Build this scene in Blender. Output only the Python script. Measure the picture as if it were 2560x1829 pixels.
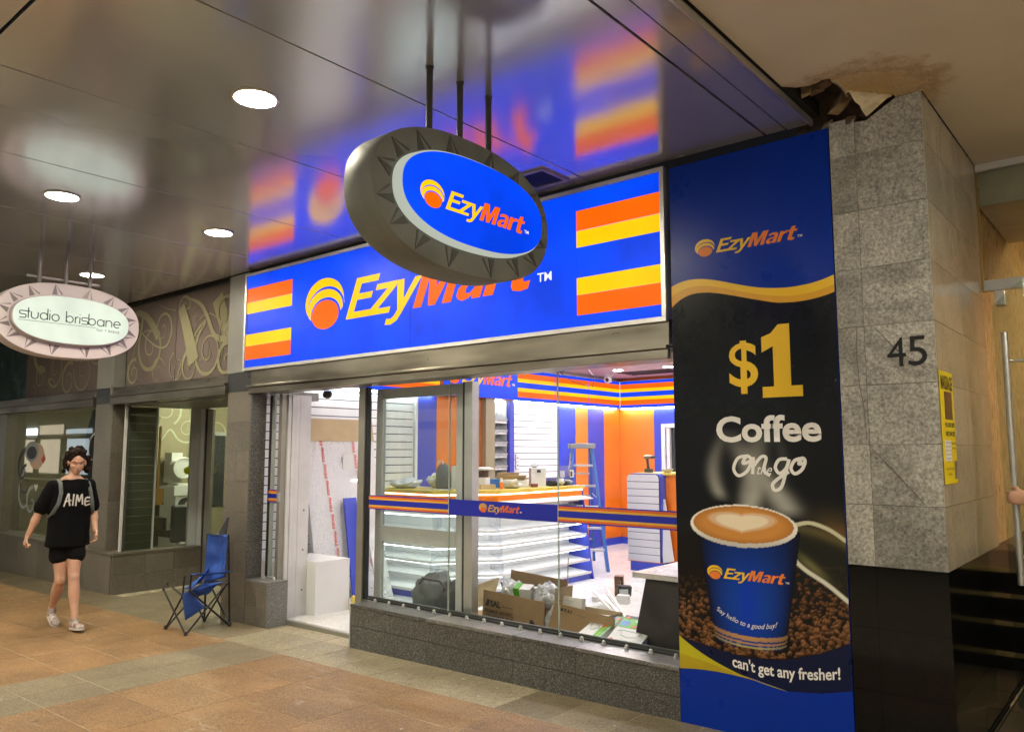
import bpy, bmesh, math, random
import numpy as np
from mathutils import Vector, Matrix, noise
R = random.Random(7)
for o in list(bpy.data.objects): bpy.data.objects.remove(o)
S = bpy.context.scene
COL = S.collection

# ------------------------------------------------------------------ camera
F = 4.46          # shopfront plane
cam = bpy.data.cameras.new('camera'); cam.lens = 27.69; cam.sensor_width = 36; cam.clip_end = 300; cam.clip_start = .05
co = bpy.data.objects.new('camera', cam); COL.objects.link(co); S.camera = co
yaw, pitch, roll = 0.69721, 0.107862, -0.00042
fw = Vector((-math.sin(yaw)*math.cos(pitch), math.cos(yaw)*math.cos(pitch), math.sin(pitch)))
rt = Vector((math.cos(yaw), math.sin(yaw), 0)); up = rt.cross(fw)
r2 = rt*math.cos(roll)+up*math.sin(roll); u2 = up*math.cos(roll)-rt*math.sin(roll)
co.matrix_world = Matrix(((r2.x, u2.x, -fw.x, 0), (r2.y, u2.y, -fw.y, 0), (r2.z, u2.z, -fw.z, 1.62), (0, 0, 0, 1)))

# ------------------------------------------------------------------ world: night sky
W = bpy.data.worlds.new('World'); S.world = W; W.use_nodes = True
nt = W.node_tree; nt.nodes.clear()
wo = nt.nodes.new('ShaderNodeOutputWorld'); bg = nt.nodes.new('ShaderNodeBackground'); sk = nt.nodes.new('ShaderNodeTexSky')
sk.sky_type = 'NISHITA'; sk.sun_disc = False; sk.sun_elevation = math.radians(-3.0); sk.sun_rotation = math.radians(120)
bg.inputs[1].default_value = 0.10
nt.links.new(sk.outputs[0], bg.inputs[0]); nt.links.new(bg.outputs[0], wo.inputs[0])
S.view_settings.view_transform = 'Standard'; S.view_settings.look = 'None'
S.view_settings.exposure = 0.1; S.view_settings.gamma = 1; S.view_settings.use_curve_mapping = False
S.render.engine = 'CYCLES'
S.cycles.max_bounces = 8; S.cycles.diffuse_bounces = 3; S.cycles.glossy_bounces = 4; S.cycles.transparent_max_bounces = 16
S.cycles.sample_clamp_indirect = 6; S.cycles.caustics_reflective = False; S.cycles.caustics_refractive = False
S.cycles.use_denoising = True

# ------------------------------------------------------------------ materials
MATS = {}
def nodes_of(name):
    m = bpy.data.materials.new(name); m.use_nodes = True
    n = m.node_tree; b = n.nodes['Principled BSDF']
    MATS[name] = m
    return m, n, b
def L(n, a, b): n.links.new(a, b)
def c4(c): return (c[0], c[1], c[2], 1)
def coords(n, world=False, rnd=False, scale=(1, 1, 1)):
    if world:
        g = n.nodes.new('ShaderNodeNewGeometry'); v = g.outputs['Position']
    else:
        t = n.nodes.new('ShaderNodeTexCoord'); v = t.outputs['Object']
    if rnd:
        oi = n.nodes.new('ShaderNodeObjectInfo'); mu = n.nodes.new('ShaderNodeMath'); mu.operation = 'MULTIPLY'; mu.inputs[1].default_value = 71.0
        L(n, oi.outputs['Random'], mu.inputs[0]); ad = n.nodes.new('ShaderNodeVectorMath'); ad.operation = 'ADD'
        L(n, v, ad.inputs[0]); L(n, mu.outputs[0], ad.inputs[1]); v = ad.outputs[0]
    if scale != (1, 1, 1):
        mp = n.nodes.new('ShaderNodeVectorMath'); mp.operation = 'MULTIPLY'; mp.inputs[1].default_value = scale
        L(n, v, mp.inputs[0]); v = mp.outputs[0]
    return v
def nz(n, v, scale, detail=3, rough=.55, dist=0):
    t = n.nodes.new('ShaderNodeTexNoise'); t.inputs['Scale'].default_value = scale; t.inputs['Detail'].default_value = detail
    t.inputs['Roughness'].default_value = rough; t.inputs['Distortion'].default_value = dist
    L(n, v, t.inputs['Vector']); return t.outputs['Fac']
def ramp(n, f, stops):
    r = n.nodes.new('ShaderNodeValToRGB'); e = r.color_ramp.elements
    e[0].position, e[0].color = stops[0][0], c4(stops[0][1]); e[1].position, e[1].color = stops[-1][0], c4(stops[-1][1])
    for p, c in stops[1:-1]:
        k = e.new(p); k.color = c4(c)
    L(n, f, r.inputs[0]); return r.outputs[0]
def mix(n, a, b, f, mode='MIX'):
    m = n.nodes.new('ShaderNodeMix'); m.data_type = 'RGBA'; m.blend_type = mode
    for s, x in ((6, a), (7, b)):
        if isinstance(x, tuple): m.inputs[s].default_value = c4(x)
        else: L(n, x, m.inputs[s])
    if isinstance(f, (int, float)): m.inputs[0].default_value = f
    else: L(n, f, m.inputs[0])
    return m.outputs[2]
def mathn(n, op, a, b=0.0, clamp=False):
    m = n.nodes.new('ShaderNodeMath'); m.operation = op; m.use_clamp = clamp
    for i, x in enumerate((a, b)):
        if isinstance(x, (int, float)): m.inputs[i].default_value = x
        else: L(n, x, m.inputs[i])
    return m.outputs[0]
def objvar(n, col, amt):
    oi = n.nodes.new('ShaderNodeObjectInfo'); mr = n.nodes.new('ShaderNodeMapRange')
    mr.inputs[3].default_value = 1-amt; mr.inputs[4].default_value = 1+amt*.6
    L(n, oi.outputs['Random'], mr.inputs[0])
    cb = n.nodes.new('ShaderNodeVectorMath'); cb.operation = 'SCALE'; L(n, col, cb.inputs[0]); L(n, mr.outputs[0], cb.inputs['Scale'])
    return cb.outputs[0]
def bump(n, b, h, strength, dist=.01):
    u = n.nodes.new('ShaderNodeBump'); u.inputs['Strength'].default_value = strength; u.inputs['Distance'].default_value = dist
    L(n, h, u.inputs['Height']); L(n, u.outputs[0], b.inputs['Normal'])
def M(name, c, rough=.5, metal=0., c2=None, ns=4., bmp=0., bs=60., var=0., world=False, rnd=False, coat=0., spec=.5, rvar=.08, scale=(1, 1, 1), detail=4):
    m, n, b = nodes_of(name)
    v = coords(n, world, rnd, scale)
    if c2 is None: c2 = tuple(x*.88 for x in c)
    f = nz(n, v, ns, detail)
    col = ramp(n, f, [(.32, c2), (.68, c)])
    if var: col = objvar(n, col, var)
    L(n, col, b.inputs['Base Color'])
    mr = n.nodes.new('ShaderNodeMapRange'); mr.inputs[3].default_value = max(.02, rough-rvar); mr.inputs[4].default_value = min(1, rough+rvar)
    L(n, nz(n, v, ns*3.1, 3), mr.inputs[0]); L(n, mr.outputs[0], b.inputs['Roughness'])
    b.inputs['Metallic'].default_value = metal; b.inputs['Specular IOR Level'].default_value = spec; b.inputs['Coat Weight'].default_value = coat
    if bmp: bump(n, b, nz(n, v, bs, 3), bmp)
    return m
def granite(name, cols, sc=170., rough=.35, var=.12, big=.25, bmp=.05, world=False, spec=.5, scuff=0.):
    m, n, b = nodes_of(name); v = coords(n, world, not world)
    f = nz(n, v, sc, 2, .7); col = ramp(n, f, [(.36, cols[0]), (.47, cols[1]), (.55, cols[1]), (.66, cols[2])])
    g = nz(n, v, sc*.37, 2, .6); col = mix(n, col, ramp(n, g, [(.4, cols[1]), (.7, cols[0])]), .35)
    lo = nz(n, v, 2.3, 4, .6, .6); col = mix(n, col, ramp(n, lo, [(.3, (1-big,)*3), (.7, (1.0,)*3)]), 1.0, 'MULTIPLY')
    if scuff:
        w = coords(n, True, False, (1, 1, 0)); s1 = nz(n, coords(n, True, False, (.7, 2.6, 0)), 3.2, 9, .72, 1.5); s2 = nz(n, w, .9, 3, .6)
        mk = mathn(n, 'MULTIPLY', ramp(n, s1, [(.57, (0, 0, 0)), (.64, (scuff*.8,)*3)]), ramp(n, s2, [(.42, (0, 0, 0)), (.58, (1, 1, 1))])); col = mix(n, col, (.52, .47, .38), mk)
        g1 = ramp(n, nz(n, w, 1.7, 5, .65, .4), [(.30, (.80, .78, .76)), (.55, (1, 1, 1))]); col = mix(n, col, g1, 1.0, 'MULTIPLY')
        vo = n.nodes.new('ShaderNodeTexVoronoi'); vo.inputs['Scale'].default_value = 3.1; L(n, w, vo.inputs['Vector']); gm_ = ramp(n, vo.outputs['Distance'], [(.045, (.8, .8, .8)), (.06, (0, 0, 0))]); col = mix(n, col, (.05, .042, .035), mathn(n, 'MULTIPLY', gm_, ramp(n, nz(n, w, 2.2, 1), [(.52, (0, 0, 0)), (.55, (1, 1, 1))])))
    if var: col = objvar(n, col, var)
    L(n, col, b.inputs['Base Color']); b.inputs['Roughness'].default_value = rough; b.inputs['Specular IOR Level'].default_value = spec
    if bmp: bump(n, b, f, bmp, .004)
    return m
def emis(name, c, s=1., var=.0, ns=3., gloss=True):
    m, n, b = nodes_of(name)
    b.inputs['Base Color'].default_value = c4(tuple(x*.06 for x in c)); b.inputs['Roughness'].default_value = .4; b.inputs['Specular IOR Level'].default_value = .12
    b.inputs['Emission Color'].default_value = c4(c); b.inputs['Emission Strength'].default_value = s
    if var:
        v = coords(n, True); f = nz(n, v, ns, 2); mr = n.nodes.new('ShaderNodeMapRange')
        mr.inputs[1].default_value = .3; mr.inputs[2].default_value = .7
        mr.inputs[3].default_value = s*(1-var); mr.inputs[4].default_value = s*(1+var*.8); L(n, f, mr.inputs[0]); L(n, mr.outputs[0], b.inputs['Emission Strength'])
    return m
def glassm(name, tint=(.96, .99, .97), refl=1.0, rough=0.0, dirt=.02):
    m = bpy.data.materials.new(name); m.use_nodes = True; n = m.node_tree; n.nodes.clear(); MATS[name] = m
    o = n.nodes.new('ShaderNodeOutputMaterial'); tr = n.nodes.new('ShaderNodeBsdfTransparent'); gl = n.nodes.new('ShaderNodeBsdfGlossy')
    fr = n.nodes.new('ShaderNodeFresnel'); fr.inputs[0].default_value = 1.45; mx = n.nodes.new('ShaderNodeMixShader')
    tr.inputs[0].default_value = c4(tint); gl.inputs['Roughness'].default_value = rough; gl.inputs[0].default_value = (1, 1, 1, 1)
    ge_ = n.nodes.new('ShaderNodeNewGeometry'); f = mathn(n, 'MULTIPLY', mathn(n, 'MULTIPLY', fr.outputs[0], refl), mathn(n, 'SUBTRACT', 1.0, ge_.outputs['Backfacing'])); L(n, f, mx.inputs[0]); L(n, tr.outputs[0], mx.inputs[1]); L(n, gl.outputs[0], mx.inputs[2])
    df = n.nodes.new('ShaderNodeBsdfDiffuse'); df.inputs[0].default_value = (.6, .6, .58, 1); m2 = n.nodes.new('ShaderNodeMixShader')
    v = coords(n, True); d = ramp(n, nz(n, v, 3., 6, .7), [(.45, (0, 0, 0)), (.8, (dirt,)*3)]); L(n, d, m2.inputs[0])
    L(n, mx.outputs[0], m2.inputs[1]); L(n, df.outputs[0], m2.inputs[2]); L(n, m2.outputs[0], o.inputs[0])
    return m

BLUE, ORG, YEL = (0.0, .065, 1.0), (1.0, .13, .0), (1.0, .56, 0.0)
emis('lit_blue', BLUE, 1.0, .25, 2.2); emis('lit_orange', ORG, 1.05, .1, 2.); emis('lit_yellow', YEL, 1.1, .1, 2.); emis('lit_white', (1, .98, .95), .95)
emis('lit_salon', (.84, .93, .78), .85, .12, 3.)
emis('downlight_glow', (1.0, .91, .70), 400.); emis('shop_lamp', (1, .97, .97), 215.); emis('strip_lamp', (.93, .96, 1.0), 30.)
M('print_blue', (.0, .030, .36), .30, spec=.25, c2=(.0, .028, .34), ns=2); M('print_black', (.003, .004, .005), .28, spec=.22, c2=(.004, .005, .007)); M('print_yellow', (.88, .56, .01), .35, c2=(.85, .53, .01), ns=1.5)
M('print_yellow_deep', (.75, .38, .01), .35, c2=(.72, .36, .01)); M('print_orange', (.80, .22, .02), .4, c2=(.78, .2, .02)); M('print_white', (.90, .89, .87), .4); M('print_navy', (.003, .008, .045), .3, spec=.25)
M('aluminium', (.62, .62, .60), .36, .8, ns=8); M('alu_tan', (.33, .32, .28), .42, .6, ns=6); M('alu_grey', (.48, .51, .50), .42, .2, ns=6)
m = M('stainless', (.33, .30, .24), .30, .95, c2=(.12, .105, .08), ns=1.1, scale=(1, 1, 5), detail=2, rvar=.06)
M('ceiling_panel', (.71, .73, .79), .165, .68, c2=(.66, .68, .73), ns=1.6, var=.05, rvar=.04, spec=.6, bmp=.12, bs=1.7)
M('plaster', (.70, .64, .56), .6, c2=(.40, .36, .31), ns=1.3, bmp=.08, bs=240)
M('black_gap', (.01, .01, .01), .9); M('black_metal', (.015, .015, .016), .35, .3); M('black_plastic', (.02, .02, .022), .45)
M('dark_stone', (.035, .037, .04), .3); M('grey_paint', (.24, .235, .22), .45, c2=(.2, .2, .19)); M('dark_paint', (.055, .06, .055), .5)
granite('brown_granite', [(.055, .05, .042), (.18, .16, .13), (.32, .29, .25)], 150, .32, .16)
granite('speckled_granite', [(.015, .015, .015), (.10, .10, .095), (.36, .35, .33)], 110, .38, .05, .2)
granite('light_granite', [(.06, .06, .058), (.20, .20, .19), (.40, .39, .37)], 120, .3, .05, .2)
granite('polished_black', [(.003, .003, .003), (.0055, .0055, .006), (.012, .012, .012)], 200, .09, .1, .2, 0, spec=.25)
granite('paver_terracotta', [(.13, .068, .028), (.36, .205, .092), (.56, .40, .24)], 95, .48, .10, .35, .35, scuff=.5)
granite('paver_grey', [(.11, .088, .055), (.29, .235, .15), (.42, .36, .25)], 95, .5, .08, .3, .3, scuff=.6)
granite('paver_beige', [(.13, .10, .06), (.45, .39, .26), (.60, .54, .40)], 85, .42, .12, .3, .2, scuff=.3)
granite('paver_brown', [(.09, .07, .045), (.27, .22, .14), (.40, .34, .23)], 95, .5, .10, .3, .25, scuff=.3)
M('grout', (.60, .53, .40), .8, c2=(.30, .25, .17), ns=7)
granite('dark_tile', [(.02, .02, .019), (.045, .045, .042), (.07, .07, .066)], 120, .3, .1, .2, .05)
granite('shop_tile', [(.55, .54, .52), (.70, .69, .67), (.78, .77, .75)], 40, .25, .04, .1, 0)
# stone of the corner pillar: grey quartzite with veins
def quartz(name, base, dark, light, rough, vein=.35, patch=.62, fine=90):
    m, n, b = nodes_of(name); v = coords(n, False, True)
    f = nz(n, v, fine, 5, .75); col = ramp(n, f, [(.33, dark), (.5, base), (.68, light)])
    lo = nz(n, v, 2.6, 4, .62, 1.0); col = mix(n, col, ramp(n, lo, [(.36, (patch,)*3), (.62, (1.0, 1.0, 1.0))]), 1.0, 'MULTIPLY')
    v2 = coords(n, False, True, (5.0, 5.0, .9)); st = nz(n, v2, 3, 4, .6, .8)
    col = mix(n, col, ramp(n, st, [(.30, (.6, .6, .62)), (.42, (1, 1, 1))]), vein, 'MULTIPLY')
    col = objvar(n, col, .2); L(n, col, b.inputs['Base Color']); b.inputs['Roughness'].default_value = rough
    bump(n, b, f, .12, .004); return m
quartz('quartzite', (.40, .39, .35), (.17, .165, .15), (.66, .645, .59), .42, .6, .58, 62)
quartz('polished_stone', (.42, .395, .33), (.34, .32, .27), (.50, .475, .41), .10, .5, .8, 60)
glassm('shop_glass', (.985, .995, .99), .4, 0, .04); glassm('door_glass', (.84, .90, .87), .6, 0, .06); glassm('lobby_glass', (.82, .84, .80), .9, 0, .06); glassm('salon_glass', (.86, .88, .83), 2.0, 0, .05); glassm('clear_plastic', (.93, .94, .96), .8, .15, .35)

# ------------------------------------------------------------------ mesh helpers
class MB:
    def __init__(s): s.v = []; s.f = []
    def add(s, vs, fs):
        k = len(s.v); s.v += [tuple(p) for p in vs]; s.f += [tuple(i+k for i in q) for q in fs]; return s
    def box(s, x0, x1, y0, y1, z0, z1, m=None):
        vs = [Vector((x, y, z)) for x in (x0, x1) for y in (y0, y1) for z in (z0, z1)]
        if m is not None: vs = [m @ p for p in vs]
        return s.add(vs, [(0, 1, 3, 2), (4, 6, 7, 5), (0, 4, 5, 1), (2, 3, 7, 6), (0, 2, 6, 4), (1, 5, 7, 3)])
    def tube(s, pts, r, n=8, cap=True):
        pts = [Vector(p) for p in pts]; rr = r if isinstance(r, (list, tuple)) else [r]*len(pts)
        rings = []; ref = None
        for i, p in enumerate(pts):
            d = (pts[min(i+1, len(pts)-1)]-pts[max(i-1, 0)]).normalized()
            if ref is None: ref = Vector((0, 0, 1)) if abs(d.z) < .9 else Vector((1, 0, 0))
            a = d.cross(ref)
            if a.length < 1e-4: a = d.cross(Vector((0, 1, 0)))
            a.normalize(); bb = a.cross(d).normalized(); ref = bb
            rings.append([p+(a*math.cos(2*math.pi*k/n)+bb*math.sin(2*math.pi*k/n))*rr[i] for k in range(n)])
        return s.loft(rings, cap)
    def loft(s, rings, cap=True):
        n = len(rings[0]); vs = [p for q in rings for p in q]; fs = []
        for i in range(len(rings)-1):
            for k in range(n): fs.append((i*n+k, i*n+(k+1) % n, (i+1)*n+(k+1) % n, (i+1)*n+k))
        if cap: fs += [tuple(range(n-1, -1, -1)), tuple((len(rings)-1)*n+k for k in range(n))]
        return s.add(vs, fs)
    def prism(s, poly, O, U, V, N, t, back=0.):
        O, U, V, N = map(Vector, (O, U, V, N)); n = len(poly)
        a = [O+U*p[0]+V*p[1]+N*t for p in poly]; b = [O+U*p[0]+V*p[1]-N*back for p in poly]
        fs = [tuple(range(n)), tuple(range(2*n-1, n-1, -1))]+[(n+k, n+(k+1) % n, (k+1) % n, k) for k in range(n)]
        return s.add(a+b, fs)
    def lathe(s, prof, c, n=24, axis='Z', m=None):
        rings = []
        for r, h in prof:
            q = []
            for k in range(n):
                a = 2*math.pi*k/n; p = Vector((r*math.cos(a), r*math.sin(a), h))
                if axis == 'X': p = Vector((h, p.x, p.y))
                if axis == 'Y': p = Vector((p.x, -h, p.y))
                if m is not None: p = m @ p
                q.append(p+Vector(c))
            rings.append(q)
        return s.loft(rings)
    def strip(s, pts, w, O, U, V, N, t):   # flat ribbon along 2D points (a drawn stroke), width w or list
        O, U, V, N = map(Vector, (O, U, V, N)); m = len(pts)
        ww = w if isinstance(w, (list, tuple)) else [w]*m
        l = []; r = []
        for i, p in enumerate(pts):
            q0 = Vector(pts[max(i-1, 0)]); q1 = Vector(pts[min(i+1, m-1)]); d = (q1-q0)
            if d.length < 1e-9: d = Vector((1, 0))
            d.normalize(); nn = Vector((-d.y, d.x))*ww[i]/2
            l.append(Vector(p)+nn); r.append(Vector(p)-nn)
        for i in range(m-1):
            s.prism([l[i], r[i], r[i+1], l[i+1]], O, U, V, N, t+i*4e-5)
        return s
    def build(s, name, mat, parent=None, smooth=False, kind=None, bevel=0, local=False):
        me = bpy.data.meshes.new(name); me.from_pydata(s.v, [], s.f); me.update()
        bm = bmesh.new(); bm.from_mesh(me); bmesh.ops.recalc_face_normals(bm, faces=bm.faces); bm.to_mesh(me); bm.free()
        return link(name, me, mat, parent, smooth, kind, bevel, local)
def link(name, me, mat, parent=None, smooth=False, kind=None, bevel=0, local=False):
    o = bpy.data.objects.new(name, me); COL.objects.link(o)
    if mat: me.materials.clear(); me.materials.append(MATS[mat])
    if parent is not None:
        o.parent = parent
        if not local: o.location = -wloc(parent)
    if smooth:
        me.polygons.foreach_set('use_smooth', [True]*len(me.polygons))
        if smooth != 'all': me.set_sharp_from_angle(angle=math.radians(40))
    if kind: o['kind'] = kind
    if bevel:
        b = o.modifiers.new('bevel', 'BEVEL'); b.width = bevel; b.segments = 2; b.limit_method = 'ANGLE'
    return o
def wloc(o):
    v = Vector((0, 0, 0))
    while o is not None: v = v+Vector(o.location); o = o.parent
    return v
def box(name, x0, x1, y0, y1, z0, z1, mat, parent=None, bevel=0, kind=None): return MB().box(x0, x1, y0, y1, z0, z1).build(name, mat, parent, bevel=bevel, kind=kind)
def tag(o, label, cat, group=None):
    o['label'] = label; o['category'] = cat
    if group: o['group'] = group
    return o
def thing(name, label, cat, loc=(0, 0, 0), group=None, rz=0):
    o = bpy.data.objects.new(name, None); COL.objects.link(o); o.location = loc; o.rotation_euler = (0, 0, rz); o.empty_display_size = .1
    return tag(o, label, cat, group)
def struct(o): o['kind'] = 'structure'; return o
def copy_tree(o, parent=None):
    c = o.copy(); COL.objects.link(c)
    if parent is not None: c.parent = parent
    for ch in list(o.children): copy_tree(ch, c)
    return c
FAC = lambda y: ((0, y, 0), (1, 0, 0), (0, 0, 1), (0, -1, 0))       # a plane that faces the street
SID = lambda x: ((x, 0, 0), (0, 1, 0), (0, 0, 1), (1, 0, 0))        # a plane that faces +X
def shift(fr, u, v, n=0.): O, U, V, N = map(Vector, fr); return (O+U*u+V*v+N*n, U, V, N)
def poly(name, pts, fr, t, mat, parent): return MB().prism(pts, *fr, t).build(name, mat, parent)
def text(name, s, fr, box2, mat, parent, bold=0., shear=0., t=.001, space=1., n0=0., fit=True):
    """lettering fitted into box2=(u0,v0,u1,v1) of a plane"""
    cu = bpy.data.curves.new(name, 'FONT'); cu.body = s; cu.size = 1; cu.offset = bold; cu.shear = shear; cu.space_character = space; cu.resolution_u = 4; cu.fill_mode = 'FRONT' if t < .0004 else 'BOTH'
    o = bpy.data.objects.new(name, cu); COL.objects.link(o); bpy.context.view_layer.update()
    me = bpy.data.meshes.new_from_object(o.evaluated_get(bpy.context.evaluated_depsgraph_get())); bpy.data.objects.remove(o)
    n = len(me.vertices); a = np.empty(n*3, dtype=np.float32); me.vertices.foreach_get('co', a); a = a.reshape(-1, 3)
    lo = a.min(0); hi = a.max(0); u0, v0, u1, v1 = box2
    sx = (u1-u0)/(hi[0]-lo[0]); sy = (v1-v0)/(hi[1]-lo[1])
    O, U, V, N = [np.array(q, dtype=float) for q in fr]
    u = (a[:, 0]-lo[0])*sx+u0; v = (a[:, 1]-lo[1])*sy+v0
    p = O+u[:, None]*U+v[:, None]*V+(t+n0)*N
    me.vertices.foreach_set('co', p.astype(np.float32).ravel()); me.update()
    return link(name, me, mat, parent)
def ell(cx, cy, rx, ry, a0=0, a1=360, n=40): return [(cx+rx*math.cos(math.radians(a0+(a1-a0)*k/n)), cy+ry*math.sin(math.radians(a0+(a1-a0)*k/n))) for k in range(n+(0 if a1-a0 == 360 else 1))]
def cresc(o, i, a0, a1, b0, b1): return ell(*o, a0, a1, 28)+ell(*i, b1, b0, 28)
GL = {'E': [[(0, 0), (0, 1), (.78, 1), (.78, .84), (.22, .84), (.22, .60), (.70, .60), (.70, .45), (.22, .45), (.22, .16), (.80, .16), (.80, 0)]],
      'z': [[(0, 0), (0, .13), (.42, .60), (.02, .60), (.02, .74), (.68, .74), (.68, .61), (.26, .14), (.68, .14), (.68, 0)]],
      'y': [[(-.02, .74), (.20, .74), (.36, .26), (.54, .74), (.74, .74), (.42, -.04), (.33, -.22), (.18, -.30), (-.02, -.29), (-.02, -.15), (.12, -.16), (.20, -.10), (.26, .03)]],
      'M': [[(0, 0), (0, 1), (.36, 1), (.555, .40), (.75, 1), (1.11, 1), (1.11, 0), (.86, 0), (.86, .66), (.655, 0), (.455, 0), (.25, .66), (.25, 0)]],
      'a': [[(.04, .68), (.18, .75), (.34, .76), (.52, .73), (.62, .62), (.64, .50), (.64, 0), (.43, 0), (.42, .10), (.34, .02), (.20, -.02), (.08, .02), (0, .11), (0, .25), (.08, .36), (.22, .42), (.42, .44), (.42, .52), (.36, .60), (.24, .60), (.06, .54)]],
      'r': [[(0, 0), (0, .74), (.21, .74), (.22, .62), (.32, .74), (.46, .76), (.46, .57), (.34, .56), (.25, .49), (.24, .36), (.24, 0)]],
      't': [[(.0, .74), (.10, .74), (.13, .95), (.35, .97), (.35, .74), (.54, .74), (.54, .59), (.35, .59), (.35, .24), (.39, .16), (.54, .17), (.54, .01), (.38, -.02), (.20, .01), (.12, .11), (.11, .25), (.11, .59), (0, .59)]]}
def glyph(ch, x0, y0, h, fr, u, v, k, mat, parent, t):
    for pl_ in GL[ch]:
        w = .40 if ch in 'EzyM' else .42
        if ch == 'M': w = .395
        p = poly('lettering', [(u+(x0+q[0]*w+q[1]*h*.42)*k, v+(y0+q[1]*h)*k) for q in pl_], fr, t, mat, parent)
    if ch == 'a': poly('counter', [(u+(x0+q[0]*w+q[1]*h*.42)*k, v+(y0+q[1]*h)*k) for q in [(.23, .14), (.21, .24), (.28, .31), (.42, .33), (.42, .22), (.34, .13)]], fr, t+.0006, {'lit_orange': 'lit_blue', 'print_orange': 'print_blue', 'decal_orange': 'decal_blue'}[mat], parent)
def logo(fr, u, v, k, mats, parent, t=.0015, tm=True):
    """the store's wordmark: disc under two crescents, then the letters; k scales it, (u, v) is its lower left corner"""
    y, o, w = mats
    sc = lambda pts: [(u+p[0]*k, v+p[1]*k) for p in pts]
    poly('emblem', sc(cresc((.29, .26, .29, .222), (.315, .205, .275, .195), -2, 205, 2, 200)), fr, t, y, parent)
    poly('emblem', sc(cresc((.305, .19, .262, .185), (.312, .140, .225, .158), -2, 200, 5, 195)), fr, t+.0006, y, parent)
    poly('emblem', sc(ell(.305, .136, .203, .137, n=32)), fr, t+.001, o, parent)
    for ch, x0, mt in (('E', .615, y), ('z', .925, y), ('y', 1.20, y), ('M', 1.50, o), ('a', 1.985, o), ('r', 2.285, o), ('t', 2.50, o)): glyph(ch, x0, .055, .36, fr, u, v, k, mt, parent, t)
    if tm: text('lettering', 'TM', fr, (u+2.82*k, v+.09*k, u+2.95*k, v+.155*k), w, parent, .01, 0, t)
LIT = ('lit_yellow', 'lit_orange', 'lit_white'); PRN = ('print_yellow', 'print_orange', 'print_white')
gz = lambda x: 0.016*(x+2.4)
# ------------------------------------------------------------------ ground, paving
def sheet(name, x0, x1, y0, y1, dz, mat, kind='structure'):
    return struct(MB().add([(x0, y0, gz(x0)+dz), (x1, y0, gz(x1)+dz), (x1, y1, gz(x1)+dz), (x0, y1, gz(x0)+dz), (x0, y0, gz(x0)+dz-.2), (x1, y0, gz(x1)+dz-.2), (x1, y1, gz(x1)+dz-.2), (x0, y1, gz(x0)+dz-.2)],
        [(0, 1, 2, 3), (7, 6, 5, 4), (0, 4, 5, 1), (1, 5, 6, 2), (2, 6, 7, 3), (3, 7, 4, 0)]).build(name, mat))
M('asphalt', (.05, .05, .052), .7, c2=(.035, .035, .037), ns=30, bmp=.3, bs=90)
granite('paver_outer', [(.09, .04, .02), (.24, .11, .055), (.36, .22, .13)], 95, .5, 0, .3, .2)
ground = MB().box(-150, 150, -150, 150, -2.4, -1.75).build('ground', 'asphalt'); struct(ground)
sheet('road', -95, 45, -14.0, -3.2, -.14, 'asphalt')
foot = struct(MB().add([(-95, -3.2, gz(-95)-.0045), (45, -3.2, gz(45)-.0045), (45, 6.6, gz(45)-.0045), (-95, 6.6, gz(-95)-.0045), (-95, -3.2, gz(-95)-.3), (45, -3.2, gz(45)-.3), (45, 6.6, gz(45)-.3), (-95, 6.6, gz(-95)-.3)],
        [(0, 1, 2, 3), (7, 6, 5, 4), (0, 4, 5, 1), (1, 5, 6, 2), (2, 6, 7, 3), (3, 7, 4, 0)]).build('pavement', 'grout'))
foot['label'] = 'footpath of terracotta pavers crossed by a grey band and edged in beige'
pmesh = {}
def paver(x0, x1, y0, y1, mat):
    key = (round(x1-x0, 3), round(y1-y0, 3), mat)
    if key not in pmesh:
        w, d = x1-x0-.006, y1-y0-.006; mb = MB(); s = .016; h = lambda x: s*x
        ch = .0015
        top = [(-w/2+ch, -d/2+ch), (w/2-ch, -d/2+ch), (w/2-ch, d/2-ch), (-w/2+ch, d/2-ch)]; rim = [(-w/2, -d/2), (w/2, -d/2), (w/2, d/2), (-w/2, d/2)]
        vs = [(x, y, h(x)) for x, y in top]+[(x, y, h(x)-ch) for x, y in rim]+[(x, y, h(x)-.03) for x, y in rim]
        fs = [(0, 1, 2, 3)]+[(4+k, 4+(k+1) % 4, (k+1) % 4, k) for k in range(4)]+[(8+k, 8+(k+1) % 4, 4+(k+1) % 4, 4+k) for k in range(4)]
        mb.add(vs, fs); me = bpy.data.meshes.new('paver'); me.from_pydata(mb.v, [], mb.f); me.update(); me.materials.append(MATS[mat]); pmesh[key] = me
    o = bpy.data.objects.new('paver', pmesh[key]); COL.objects.link(o); o.parent = foot
    o.location = ((x0+x1)/2, (y0+y1)/2, gz((x0+x1)/2)-.002+R.uniform(-.0006, .0006))
PX, PY = .41, .4525
ys = [3.97-PY*k for k in range(0, 8)]
x = -6.65-PX*14
k = 0
while x < -.6:
    band = -6.66 < x < -5.87
    if band: xe = x+PX
    else: xe = x+PX*(2 if x > -5.9 or x < -6.7-PX else 1)
    if x < -6.66 and xe > -6.64: xe = -6.65
    for j in range(len(ys)-1):
        if (x > -3.0 and ys[j+1] < 2.1) or (x > -5 and ys[j+1] < 1.5): continue
        if x > -2.45 and ys[j] > 3.95: pass
        paver(x, xe, ys[j+1], ys[j], 'paver_grey' if band else ('paver_brown' if x > -3.3 and ys[j] > 3.6 else 'paver_terracotta'))
    x = xe
x = -14.2
while x < -1.0:
    mt = 'paver_beige' if -7.35 < x < -3.75 else 'paver_brown'
    w = .41 if x > -7.3 else .62
    paver(x, x+w, 3.97, 4.465, mt)
    if -10.0 < x < -7.3 or (-6.98 < x and x+w < -5.5):
        paver(x, x+w, 4.465, 4.665, mt)
    x += w
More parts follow.
